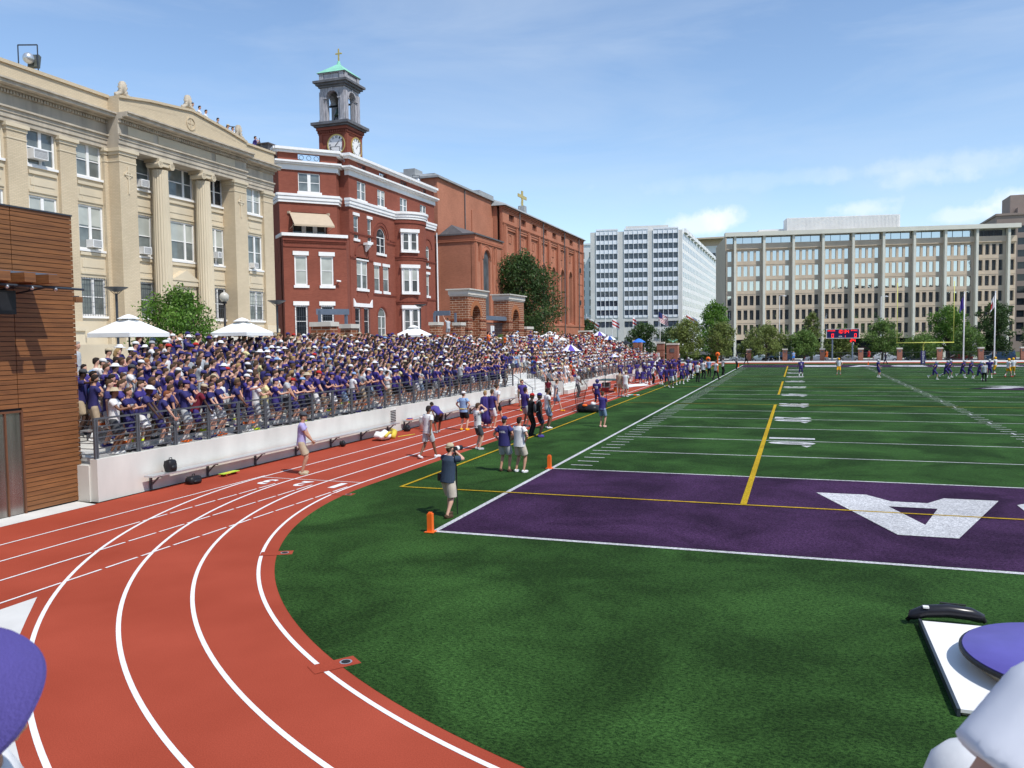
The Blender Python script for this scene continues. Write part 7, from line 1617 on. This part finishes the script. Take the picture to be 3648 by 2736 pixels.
P_((-1.35,-1.0,.006), -8, 'hips', 'man in navy cap and navy tee lettered HAIL, hands on hips', 1, 'navy', 'shorts', 'lightgrey', 'cap', 'navy', 'brownh', lod=0, scale=1.0, back=[('HAIL', -1, 1.31, .22, .07, 'white'), ('VARSITY', -1, 1.21, .24, .06, 'white'), ('2013', -1, 1.11, .16, .05, 'white')] if False else [('HAIL', -1, 1.31, .22, .07, 'white')])
P_((-.82,-1.05,.006), -20, 'hips', 'dark haired man in white polo and khaki shorts beside the navy cap man', 1, 'white', 'shorts', 'lightkhaki', 'hair', 'darkh', 'white', lod=0, scale=1.0)
P_((-8.03,20.70,0), 200, 'walk', 'young man in violet shirt and dark tie walking towards the camera in neon socks', 0, 'violet', 'shorts', 'white', 'hair', 'darkh', 'neon', 'neon', lod=1, scale=1.04)
P_((-9.1,23.6,0), 190, 'clasp', 'man in camouflage cap and green banded shirt by the foot of the stairs', 1, 'bands', 'shorts', 'olive', 'cap', 'tanhat', 'brownh', lod=1, scale=.98)
P_((-5.05,12.25,0), -30, 'down', 'man in navy tee and grey shorts half hidden behind the two in black', 3, 'purple', 'shorts', 'grey', 'hair', 'darkh', 'charcoal', lod=1, scale=1.08)
P_((-3.55,8.5,.006), -50, 'clasp', 'person dressed all in black with a red cap at the turf edge', 4, 'black', 'trousers', 'black', 'cap', 'red', 'black', lod=0, scale=1.05)
bk = P_((-3.05,8.2,.006), -60, 'down', 'man in black tee, purple cap and purple shoes with a drawstring bag', 4, 'black', 'shorts', 'dknavy', 'cap', 'purple', 'violet', lod=0, scale=1.07)
b = MB(); b.ell((0,-.18,1.18), (.13,.07,.2)); child(bk, b, 'drawstring_bag', CL['charcoal'], True); b = MB()
for s in (-1,1): b.tube([(s*.1,-.14,1.40),(s*.13,-.03,1.51),(s*.13,.12,1.38),(s*.15,.0,1.1),(s*.1,-.15,1.02)], .008, 5)
child(bk, b, 'bag_straps', M['white'])
P_((-3.67,11.49,.006), -50, 'down', 'man in white tee and pale denim shorts right of the two in black', 3, 'white', 'shorts', 'denim', 'hair', 'darkh', 'white', lod=1, scale=1.08)
P_((-5.86,20.48,0), -55, 'walk', 'fan in black and white striped shirt and tan boots walking away', 0, 'stripes', 'shorts', 'denim', 'hair', 'brownh', 'gold', lod=1, scale=1.05)
P_((-8.15,26.45,0), -20, 'down', 'dark haired person in maroon tank top in front of the stairs', 1, 'maroon', 'shorts', 'black', 'longhair', 'darkh', 'black', lod=1, scale=.95)
P_((-7.53,31.79,0), -95, 'clasp', 'man in white shirt and long dark trousers standing by the stairs handrail', 3, 'white', 'trousers', 'charcoal', 'hair', 'darkh', 'black', lod=1, scale=1.06)
P_((-10.45,38.8,.6), -70, 'down', 'blond woman all in white standing on the stone seat step right of the stairs', 0, 'white', 'trousers', 'white', 'hair', 'blondh', 'white', lod=1, scale=.98)
for loc, lb, pose, face, num, skin, sc in (((-4.25,24.13,0),'player number 29 in purple uniform standing by the kicking net','stance',-12,'29',4,.95),((-5.24,48.77,0),'player number 72 in purple with his back to the camera by the team bench','padhips',-5,'72',4,1.08),((-2.81,48.12,.006),'player number 50 in purple jersey and pale trousers on the sideline','stance',-15,'50',1,.92),((-2.4,49.6,.006),'player number 9 in purple next to number 50','stance',-10,'9',1,.95),((-2.6,53.92,.006),'player number 15 in purple with long white socks','stance',-10,'15',3,1.0),((-8.0,53.6,0),'player number 6 in purple jersey leaning over the team bench','kneelbend',-30,'6',1,1.05),((-4.16,48.88,0),'helmeted purple player crouching just right of the coach in white shirt','kneelbend',-20,'42',3,1.0),((-9.2,55.2,0),'purple player number 24 standing against the far stand railing','stance',-5,'24',1,1.02)):
    P_(loc, face, pose, lb, skin, 'purple', 'shorts', 'purple' if num != '50' else 'lightgrey', 'helmet' if num in ('29','72','42','15') else 'hair', 'navy' if num == '29' else ('lightgrey' if num in ('72','42','15') else 'brownh'), 'white', 'white', lod=1, scale=sc, back=[(num, -1, 1.28, .24 if len(num) > 1 else .13, .22, 'white')], group='purple football players')
for k, (x, y, n) in enumerate(((-6.75,51.35,'75'),(-6.2,51.1,'20'))): P_((x,y,-.04), -35, 'sit', 'purple player number %s sitting on the grey team bench' % n, 4, 'purple', 'shorts', 'purple', 'hair', 'darkh', 'white', 'white', lod=1, scale=1.05, back=[(n, -1, 1.25, .22, .2, 'white')], group='purple football players')
P_((-3.13,45.47,.006), -10, 'stance', 'short player in purple shirt and dark trousers, first on the turf by the yellow line', 4, 'purple', 'shorts', 'navy', 'hair', 'darkh', 'white', lod=1, scale=.97, group='purple football players')
P_((-2.51,43.9,.006), -5, 'down', 'bystander in purple shirt and baggy white shorts at the turf edge', 4, 'purple', 'shorts', 'white', 'hair', 'darkh', 'white', lod=1, scale=1.05)
P_((-5.03,49.73,0), -60, 'leanon', 'coach in white shirt and black trousers leaning towards the team bench', 3, 'white', 'trousers', 'black', 'cap', 'white', 'white', lod=1, scale=1.05)
cr = random.Random(5)
for k in range(22):
    y = 54.5 + k*1.0 + cr.uniform(-.3,.3); x = -8.3 + (k % 4)*1.7 + cr.uniform(-.4,.4); hs = cr.random() < .5
    P_((x,y,.003), cr.uniform(-60,20), cr.choice(['stance','padhips','stance']), '%s purple player %s, %s rank past number 72' % ('helmeted' if hs else 'bareheaded', ['beside the stand railing','second from the railing','on the inner lane','on the turf'][k % 4], ['first','second','third','fourth','fifth','sixth'][k//4]), cr.choice([0,1,3,4]), 'purple', 'shorts', cr.choice(['purple','purple','navy']), 'helmet' if hs else 'hair', cr.choice(['lightgrey','dknavy']) if hs else cr.choice(['brownh','darkh']), 'white', 'white', lod=2, scale=cr.uniform(.98,1.08), group='purple football players')
for k, (x, y, f_, lb, tp, pose, hd) in enumerate(((-1.36,53.03,-25,'coach in white shirt holding a long white towel, black trousers','white','down','cap'),(-1.52,59.56,-30,'coach in white shirt with hand on hip, second from the left of the officials','white','hips','cap'),(-1.32,63.25,-20,'official in pale blue shirt and black trousers','lightblue','down','cap'),(-.06,57.39,-40,'official in white shirt stepping along the sideline paint','white','walk','cap'),(-.24,67.30,-50,'official in grey shirt and black trousers with white side stripe','lightgrey','clasp','cap'),(-2.7,58.31,-20,'assistant in white polo behind the coaches','white','crossed','hair'),(-.01,85.41,-60,'line judge in pale shirt and black trousers on the far sideline','lightgrey','down','cap'),(.19,103.53,-50,'man in black walking at the far left corner of the field','black','walk','cap'))):
    P_((x,y,.01), f_, pose, lb, cr.choice([0,1,3]), tp, 'trousers', 'black', hd, 'charcoal', 'black', lod=1 if y < 60 else 2, scale=1.08, group='coaches and officials on the far sideline')
for x, y, lb, tp, bc, hd, hc in ((-4.7,33.2,'stout man in khaki shirt and khaki shorts standing on the track','khaki','khaki','hair','darkh'),(-4.2,32.8,'man in white tee and white shorts beside the khaki man','white','white','cap','tanhat')):
    P_((x,y,0), -25, 'clasp' if tp == 'white' else 'down', lb, 1, tp, 'shorts', bc, hd, hc, 'lightgrey', lod=1, scale=1.06, scl=(1.18,1.18,1.08) if tp == 'khaki' else None)
P_((-1.27,12.65,.006), -15, 'clasp', 'boy in purple tee and grey shorts strolling on the turf in flip-flops', 1, 'purple', 'shorts', 'denim', 'hair', 'brownh', 'pinkish', lod=0, scale=.96, back=[('EAGLES', -1, 1.33, .2, .05, 'white')] if False else None)
# players out on the field
for x, y, f_, pose, tm, lb, num in ((7.97,65.22,10,'stance','p','lone purple player number 5 standing on the yard numbers','5'),(11.84,69.17,175,'padhips','y','opponent in gold helmet and gold trousers standing apart left of the others',''),(15.24,63.36,-80,'stance','p','purple player alone between the gold helmet player and the running pack',''),
  (19.72,59.48,-85,'run','p','purple player running with one leg kicked out behind, leftmost of the running pack',''),(21.0,61.61,-85,'run','p','purple player running, second in the pack',''),(21.6,63.78,-80,'run','p','purple player running, third in the pack',''),(22.6,62.75,-80,'run','p','purple player running in the middle of the pack',''),(23.3,58.76,-75,'run','p','purple player running nearest the camera in the pack','7'),(23.1,61.9,-80,'run','p','purple player running partly hidden behind number 7',''),(24.98,62.95,-20,'stance','p','purple player standing to the right of the referee',''),
  (27.12,71.13,60,'stance','y','opponent in gold trousers just right of the referee, farthest of three',''),(27.04,65.24,-60,'walk','y','opponent in gold trousers walking, middle of three',''),(27.96,67.55,10,'stance','y','opponent in gold trousers, rightmost of three','')):
    P_((x,y,.006), f_, pose, lb, cr.choice([3,4,1]), 'purple' if tm == 'p' else 'white', 'shorts' , 'purple' if tm == 'p' else 'gold', 'helmet', 'lightgrey' if tm == 'p' else 'gold', 'white' if tm == 'p' else 'red', 'white', lod=1, scale=1.0, group='purple football players' if tm == 'p' else 'opponents in gold', back=[(num,-1,1.28,.14,.2,'white')] if num else None)
P_((23.22,56.01,.006), -10, 'down', 'referee in striped shirt and black trousers with white cap seen from behind', 0, 'lightgrey', 'trousers', 'black', 'cap', 'white', 'black', lod=1, scale=.95)
P_((19.74,104.24,.006), 70, 'walk', 'person in dark navy walking behind the far end line', 3, 'dknavy', 'trousers', 'dknavy', 'hair', 'darkh', 'black', lod=2, scale=.98)
for x, y, c, b_, lb in ((7.0,117,'lightblue','blue','person in light top and blue shorts beyond the far track'),(12.3,123,'orange','orange','person in orange by the pillar left of the scoreboard'),(18.9,122.6,'red','red','person in red by the pillar right of the scoreboard'),(-11.2,112,'white','charcoal','man in white shirt on the bank by the bronze bird pedestal'),(37.4,123,'charcoal','black','person in dark clothes between the flagpoles')):
    P_((x,y,.02), 170, 'down', lb, 1, c, 'shorts', b_, 'hair', 'darkh', 'black', lod=2)

# ---- spectators
GS = 'students standing in the near stand'
ORD = ['first','second','third','fourth','fifth','sixth','seventh','eighth','ninth','tenth','eleventh','twelfth','thirteenth','fourteenth','fifteenth','sixteenth','seventeenth','eighteenth','nineteenth','twentieth'] 
def ordn(k):
    if k < 20: return ORD[k]
    tens = ['twenty','thirty','forty','fifty','sixty'][(k+1)//10-2]; u_ = (k+1) % 10
    return tens + '-' + ORD[u_-1] if u_ else {'twenty':'twentieth','thirty':'thirtieth','forty':'fortieth','fifty':'fiftieth','sixty':'sixtieth'}[tens]
rp = random.Random(21)
def rlook(section):
    r = rp.random()
    if section == 1: top = 'navy' if r < .30 else 'navyprint' if r < .46 else 'purple' if r < .66 else 'purpleprint' if r < .74 else 'violet' if r < .78 else 'white' if r < .88 else 'grey' if r < .93 else 'lightgrey' if r < .97 else rp.choice(['blue','maroon','charcoal','paleyellow'])
    elif section == 2: top = 'white' if r < .34 else 'navy' if r < .5 else 'purple' if r < .62 else 'lightgrey' if r < .7 else 'lightblue' if r < .77 else 'pinkish' if r < .83 else 'red' if r < .87 else rp.choice(['khaki','grey','violet','blue','charcoal','paleyellow','orange'])
    else: top = 'red' if r < .36 else 'white' if r < .66 else 'navy' if r < .74 else rp.choice(['maroon','paleyellow','khaki','grey','lightblue','orange','purple','pinkish'])
    r = rp.random()
    if r < (.66 if section == 1 else .5): head, hc = 'hair', rp.choices(['brownh','darkh','blondh','gingerh'],[.52,.37,.08,.03])[0]
    elif r < (.95 if section == 1 else .88): head, hc = 'cap', rp.choice(['navy','purple','white','white','white','navy','navy','purple','purple','tanhat','red','charcoal','lightblue','navy','purple','charcoal'])
    else: head, hc = 'bucket', rp.choice(['white','white','tanhat'])
    if section > 1 and head == 'hair' and rp.random() < .35: head = 'longhair'
    return top, head, hc
CN = {'navy':'navy','navyprint':'printed navy','purple':'purple','purpleprint':'printed purple','violet':'violet','white':'white','grey':'grey','lightgrey':'light grey','blue':'bright blue','maroon':'maroon','charcoal':'charcoal','paleyellow':'pale yellow','red':'red','khaki':'khaki','lightblue':'light blue','pinkish':'pink','orange':'orange'}
HN = {'brownh':'brown-haired','darkh':'black-haired','blondh':'fair-haired','gingerh':'ginger-haired'}
PN = {'clap':'clapping','clasp':'hands clasped','down':'arms down','leanon':'leaning on the rail','crossed':'arms crossed','point':'pointing','brow':'hand at brow'}
slots = []
for r in range(13):
    y = -7.7 + .07*r + rp.uniform(0,.3) + (0 if r < 7 else .6*(r-6)); k = 0
    while y < 25.3:
        if not (r > 3 and y < -7.9+.95*(r-3)) and not (r > 9 and y < 5 and rp.random() < .5): slots.append([r, k, XR(r)+ (.06 if r == 0 else 0) - .14 + rp.uniform(-.10,.10), y, ZR(r)]); k += 1
        y += rp.uniform(.48,.68)
slots.sort(key=lambda s: (s[2]-CAM.x)**2 + (s[3]-CAM.y)**2)
NEAR = slots[:222]; FAR = slots[222:]
bcs = ['charcoal','black','khaki','navy','navy','white','lightgrey','denim','purple','dknavy','dknavy','black','charcoal','grey']
for (r, k, x, y, z) in NEAR:
    top, head, hc = rlook(1); pose = rp.choices(['clap','clasp','down','leanon','crossed','point','brow'], [.42,.2,.12,.12 if r == 0 else .03,.1,.02,.02])[0]
    bc = rp.choice(bcs); sk = rp.choices([0,1,2,3,4],[.36,.3,.2,.07,.07])[0]; hd_ = HN[hc] if head == 'hair' else '%s %s' % (CN.get(hc, {'tanhat':'tan'}.get(hc, hc)), 'cap' if head == 'cap' else 'sun hat')
    rowt = 'front row' if r == 0 else ORD[r] + ' row'
    lb = ('%s student, %s shirt, %s, %s from left in %s' % (hd_, CN[top], PN[pose], ordn(k), rowt)) if head == 'hair' else ('student, %s, %s shirt, %s, %s from left in %s' % (hd_, CN[top], PN[pose], ordn(k), rowt))
    sc = rp.uniform(.96,1.10)
    P_((x,y,z), heading(.75,.66)+rp.uniform(-28,22), pose, lb, sk, top, 'shorts' if rp.random() < .93 else 'trousers', bc, head, hc, rp.choice(['white','charcoal','white','black','neon','orange','navy']), rp.choice(['white','white',None]), lod=1 if r < 2 and y < 14 else 2, scale=sc, group=GS, hair2=rp.choice(['brownh','darkh']), scl=(sc*rp.uniform(.93,1.12), sc*rp.uniform(.95,1.1), sc), tilt=(rp.uniform(-.09,.03), rp.uniform(-.05,.05)))
# those at the back left, by the umbrella
for x, y, z, f_, pose, tp, bc, hd, hc, sc, lb, bt in ((-14.9,-1.7,2.55,-50,'crossed','white','charcoal','cap','grey',1.03,'man in white polo with arms crossed in front of the leafy bush','trousers'),(-17.3,.3,2.9,-50,'crossed','dknavy','khaki','cap','tanhat',1.03,'man in navy pullover and tan cap at the stand top by the bush','shorts'),(-17.2,2.4,2.95,-60,'down','lightgrey','white','longhair','blondh',.98,'blond woman in sunglasses and grey top at the top of the stand','shorts'),(-16.9,1.6,2.9,-50,'brow','navy','khaki','cap','white',1.0,'man in white cap and navy shirt by the blond woman','shorts'),
    (-14.6,-5.3,2.5,-60,'down','lightgrey','lightgrey','hair','greyh',1.06,'tall man in light grey shirt and white trousers standing behind the umbrella pole','trousers'),(-14.2,-4.0,2.4,-55,'crossed','navy','denim','longhair','blondh',.98,'blond girl in navy tee and short denim shorts beside the umbrella pole','shorts'),(-13.2,-5.7,2.0,-60,'clasp','white','white','cap','white',1.03,'man in white naval uniform and white peaked cap','trousers'),(-12.6,-5.9,1.8,-65,'clap','maroon','white','hair','brownh',.86,'boy in white shirt with maroon sleeves looking down at his hands','shorts'),(-12.3,-6.9,1.7,-60,'down','blue','charcoal','hair','gingerh',.88,'boy in bright blue sleeveless shirt next to the wooden building','shorts'),(-13.4,-6.9,2.1,-60,'clasp','purple','charcoal','cap','purple',1.0,'man in purple cap and purple polo behind the boy in blue','shorts')):
    P_((x,y,z), f_, pose, lb, 0, tp, bt, bc, hd, hc, 'white', lod=1, scale=sc)
P_((-19.7,36.3,4.4), 60, 'climb', 'boy in grey tee climbing onto the brick pillar by the nearer gate tower', 0, 'lightgrey', 'shorts', 'grey', 'hair', 'brownh', 'white', lod=1, scale=.98)
P_((-18.7,51.6,3.0), -60, 'down', 'person in dark navy leaning in the arch of the gate tower by the big tree', 3, 'dknavy', 'trousers', 'dknavy', 'hair', 'darkh', 'black', lod=2)
for k, (x, y, z, c, hc) in enumerate(((-29.2,17.7,17.95,'white','charcoal'),(-29.2,18.35,17.92,'white','darkh'),(-29.2,18.95,17.82,'white','darkh'),(-29.2,20.1,17.58,'charcoal','black'),(-29.2,21.1,17.38,'white','tanhat'),(-29.2,21.6,17.33,'white','brownh'))):
    P_((x,y,z), -70, 'clasp', 'spectator in %s looking over the roof parapet of the tan building, %s from left' % (CN.get(c,c), ORD[k]), 1, c, 'shorts', 'charcoal', 'hair' if hc != 'tanhat' else 'cap', hc, 'black', lod=2)
rc = P_((-29.4,24.3,17.35), -60, 'photo', 'person in purple filming from the roof corner of the tan building', 1, 'purple', 'shorts', 'charcoal', 'hair', 'darkh', 'black', lod=2)
t = thing('tripod', 'small tripod on the roof corner of the tan building', 'tripod', (-29.5,25.1,18.1)); b = MB()
b.tube([(-29.5,25.1,18.2),(-29.5,25.1,19.2)], .02, 5); b.obj('column', M['black'], t)
for a in (0,2.1,4.2): b = MB(); b.tube([(-29.5,25.1,19.0),(-29.5+.35*math.cos(a),25.1+.35*math.sin(a),18.15)], .018, 5); b.obj('leg', M['black'], t)

# the rest of the crowd reads as one mass
PAL = list(CL.keys()); PM = [CL[k] for k in PAL] + SKIN + [FEAT]; PI_ = {k: i for i, k in enumerate(PAL)}
VV, FF, MI = [], [], []; base = 0
cache = {}
def stuff_person(x, y, z, face, pose, top, bc, head, hc, sk, sc):
    global base
    key = (pose, head)
    if key not in cache:
        R = fig_meshes(pose, 2)['_mb']; parts = []
        for n in ('body','shirt','shorts','shoes',head) + (('hair',) if head in ('cap','bucket') else ()):
            mb = R[n]; v = np.array(mb.v, np.float32); tri = []
            for f in mb.f:
                for i in range(1, len(f)-1): tri.append((f[0], f[i], f[i+1]))
            parts.append((n, v, np.array(tri, np.int32)))
        cache[key] = parts
    a = math.radians(face); Rz = np.array([[math.cos(a),-math.sin(a),0],[math.sin(a),math.cos(a),0],[0,0,1]], np.float32)
    for n, v, tri in cache[key]:
        mi = {'body': len(PAL)+sk, 'shirt': PI_[top], 'shorts': PI_[bc], 'shoes': PI_['white']}.get(n)
        if mi is None: mi = PI_[hc] if n == head else PI_['brownh']
        VV.append((v*sc) @ Rz.T + np.array((x,y,z), np.float32)); FF.append(tri + base); MI.append(np.full(len(tri), mi, np.int32)); base += len(v)
def flush(name, label, cat):
    global VV, FF, MI, base
    v = np.concatenate(VV); f = np.concatenate(FF); mi = np.concatenate(MI); me = bpy.data.meshes.new(name)
    me.vertices.add(len(v)); me.vertices.foreach_set('co', v.ravel()); me.loops.add(len(f)*3); me.loops.foreach_set('vertex_index', f.ravel()); me.polygons.add(len(f))
    me.polygons.foreach_set('loop_start', np.arange(0, len(f)*3, 3, dtype=np.int32)); me.polygons.foreach_set('loop_total', np.full(len(f), 3, np.int32))
    for m_ in PM: me.materials.append(m_)
    me.polygons.foreach_set('material_index', mi); me.polygons.foreach_set('use_smooth', np.ones(len(f), bool)); me.update(calc_edges=True)
    o = bpy.data.objects.new(name, me); COL.objects.link(o); tagp(o, label, cat, None, 'stuff'); VV, FF, MI, base = [], [], [], 0
for (r, k, x, y, z) in FAR:
    top, head, hc = rlook(1); stuff_person(x, y, z, heading(.75,.66)+rp.uniform(-28,22), rp.choice(['clap','clasp','down','clap','crossed']), top if top not in () else 'navy', rp.choice(bcs), head, hc, rp.choices([0,1,2,3,4],[.36,.3,.2,.07,.07])[0], rp.uniform(.94,1.06))
for r in range(13):           # standing round the top of the stairs and along the back of the stand
    y = 26.4
    while y < 34.6:
        if r >= 3: top, head, hc = rlook(1 if y < 30 else 2); stuff_person(XR(r)-.1, y, ZR(r), heading(.75,.66)+rp.uniform(-30,30), rp.choice(['clap','clasp','down']), top, rp.choice(bcs), head, hc, rp.choice([0,1,2,3]), rp.uniform(.9,1.05))
        y += rp.uniform(.55,.8)
for r in range(10):
    y = 35.2
    while y < 85.5:
        sec = 2 if y < 58 + 6*rp.random() else 3; top, head, hc = rlook(sec)
        if rp.random() < .93: stuff_person(XR2(r)+.05+rp.uniform(-.1,.1), y, ZR2(r), heading(.93,.3)+rp.uniform(-25,25), 'sit' if rp.random() < (.9 if r < 8 else .55) else 'clap', top, rp.choice(bcs), head, hc, rp.choice([0,1,2,2,1,3]), rp.uniform(.92,1.05))
        y += rp.uniform(.5,.7)
y = 57.5
while y < 84:
    for q in range(2): top, head, hc = rlook(2 if y < 66 else 3); stuff_person(-18.3-.7*q, y+rp.uniform(0,.4), 2.95, heading(.9,.4)+rp.uniform(-30,30), rp.choice(['down','crossed','clasp']), top, rp.choice(bcs), head, hc, rp.choice([0,1,2,3]), rp.uniform(.92,1.05))
    y += rp.uniform(.8,1.3)
for k in range(60):
    y = rp.uniform(3,38); top, head, hc = rlook(1); stuff_person(rp.uniform(-18.6,-17.8), y, 2.95, heading(.75,.66)+rp.uniform(-30,30), rp.choice(['down','clasp','crossed']), top, rp.choice(bcs), head, hc, rp.choice([0,1,2]), rp.uniform(.94,1.04))
flush('crowd', 'mass of small spectators filling the farther rows of both stands', 'crowd')

# ---- people right in front of the camera, mostly below the frame
POSES['fan_left'] = dict(POSES['sit'], headlean=.0, lean=.0, headroll=.85, headyaw=math.radians(-44), shz=1.36, bulk=.88, hands=[(-.10,.26,1.02),(.10,.26,1.02)])
POSES['fan_right'] = dict(hands=[(-.52,.08,1.02),(.26,.05,.90)], sleeve=.86, loose=1.05)
hcv = HCS(POSES['fan_left']); a = math.radians(-40); off = Matrix.Rotation(a, 3, 'Z') @ hcv
vis = P_((6.688-off.x, -25.044-off.y, 3.914-off.z), -40, 'fan_left', 'purple cap brim of a person sitting at the lower left corner, nearest the camera', 1, 'white', 'shorts', 'khaki', None, 'purple', 'white', lod=0, scale=1.0)
def near_cap(t, pose, m):
    hc, Rh = HCS(POSES[pose], True); b = MB(); H = lambda x, y, z: hc + Rh @ Vector((x, y, z))
    b.ring([[H(r*math.cos(2*PI*i/36)*.096, -.004 + r*math.sin(2*PI*i/36)*.110, z) for i in range(36)] for z, r in ((.03,1.0),(.06,.995),(.085,.95),(.108,.84),(.125,.66),(.137,.42),(.142,.2),(.143,.03))]); child(t, b, 'cap_crown', m, True)
    b = MB(); nu, nv = 28, 14; top = []
    for j in range(nv+1):
        f = j/nv; row = []
        for i in range(nu+1):
            u_ = -1 + 2*i/nu; x = u_*.088*(1-.03*f); y0 = .112*math.sqrt(max(0, 1-(x/.098)**2)); ln = .082*math.sqrt(max(0, 1-(abs(u_))**2.6))
            st = .0016 if (j % 2 == 0 and 0 < j < nv) else 0
            row.append(H(x, y0 + ln*f - .002, .036 - .030*u_*u_ - .012*f - st))
        top.append(row)
    b.ring(top, closed=False); b.ring([[p - Rh @ Vector((0,0,.006)) for p in r] for r in top][::-1], closed=False); b.ring([top[-1], [p - Rh @ Vector((0,0,.006)) for p in top[-1]]], closed=False)
    child(t, b, 'cap_brim', m, True)
near_cap(vis, 'fan_left', mat('purple_cap_cloth', (.085,.068,.26), .85, .06, 20, bump=.25, bscale=300))
CL['whitetee'] = mat('creased_cotton_shade_tint', (.66,.68,.75), .85, .05, 6, bump=.35, bscale=3.5)  # bluish tint of shade is put into the white sleeve's base colour
fr = P_((8.095,-24.468,2.716), 19, 'fan_right', 'white short sleeve of a standing person cut by the lower right corner', 0, 'whitetee', 'shorts', 'khaki', 'hair', 'brownh', 'white', lod=0, scale=.85)
hcs = HCS(POSES['sit']); a = math.radians(10); off = Matrix.Rotation(a, 3, 'Z') @ hcs
fh = P_((7.905-off.x, -24.05-off.y, 2.19), 10, 'sit', 'white sun hat crown at the bottom edge beside the white sleeve', 1, 'white', 'shorts', 'khaki', 'cap', 'white', 'white', lod=0, scale=1.0)
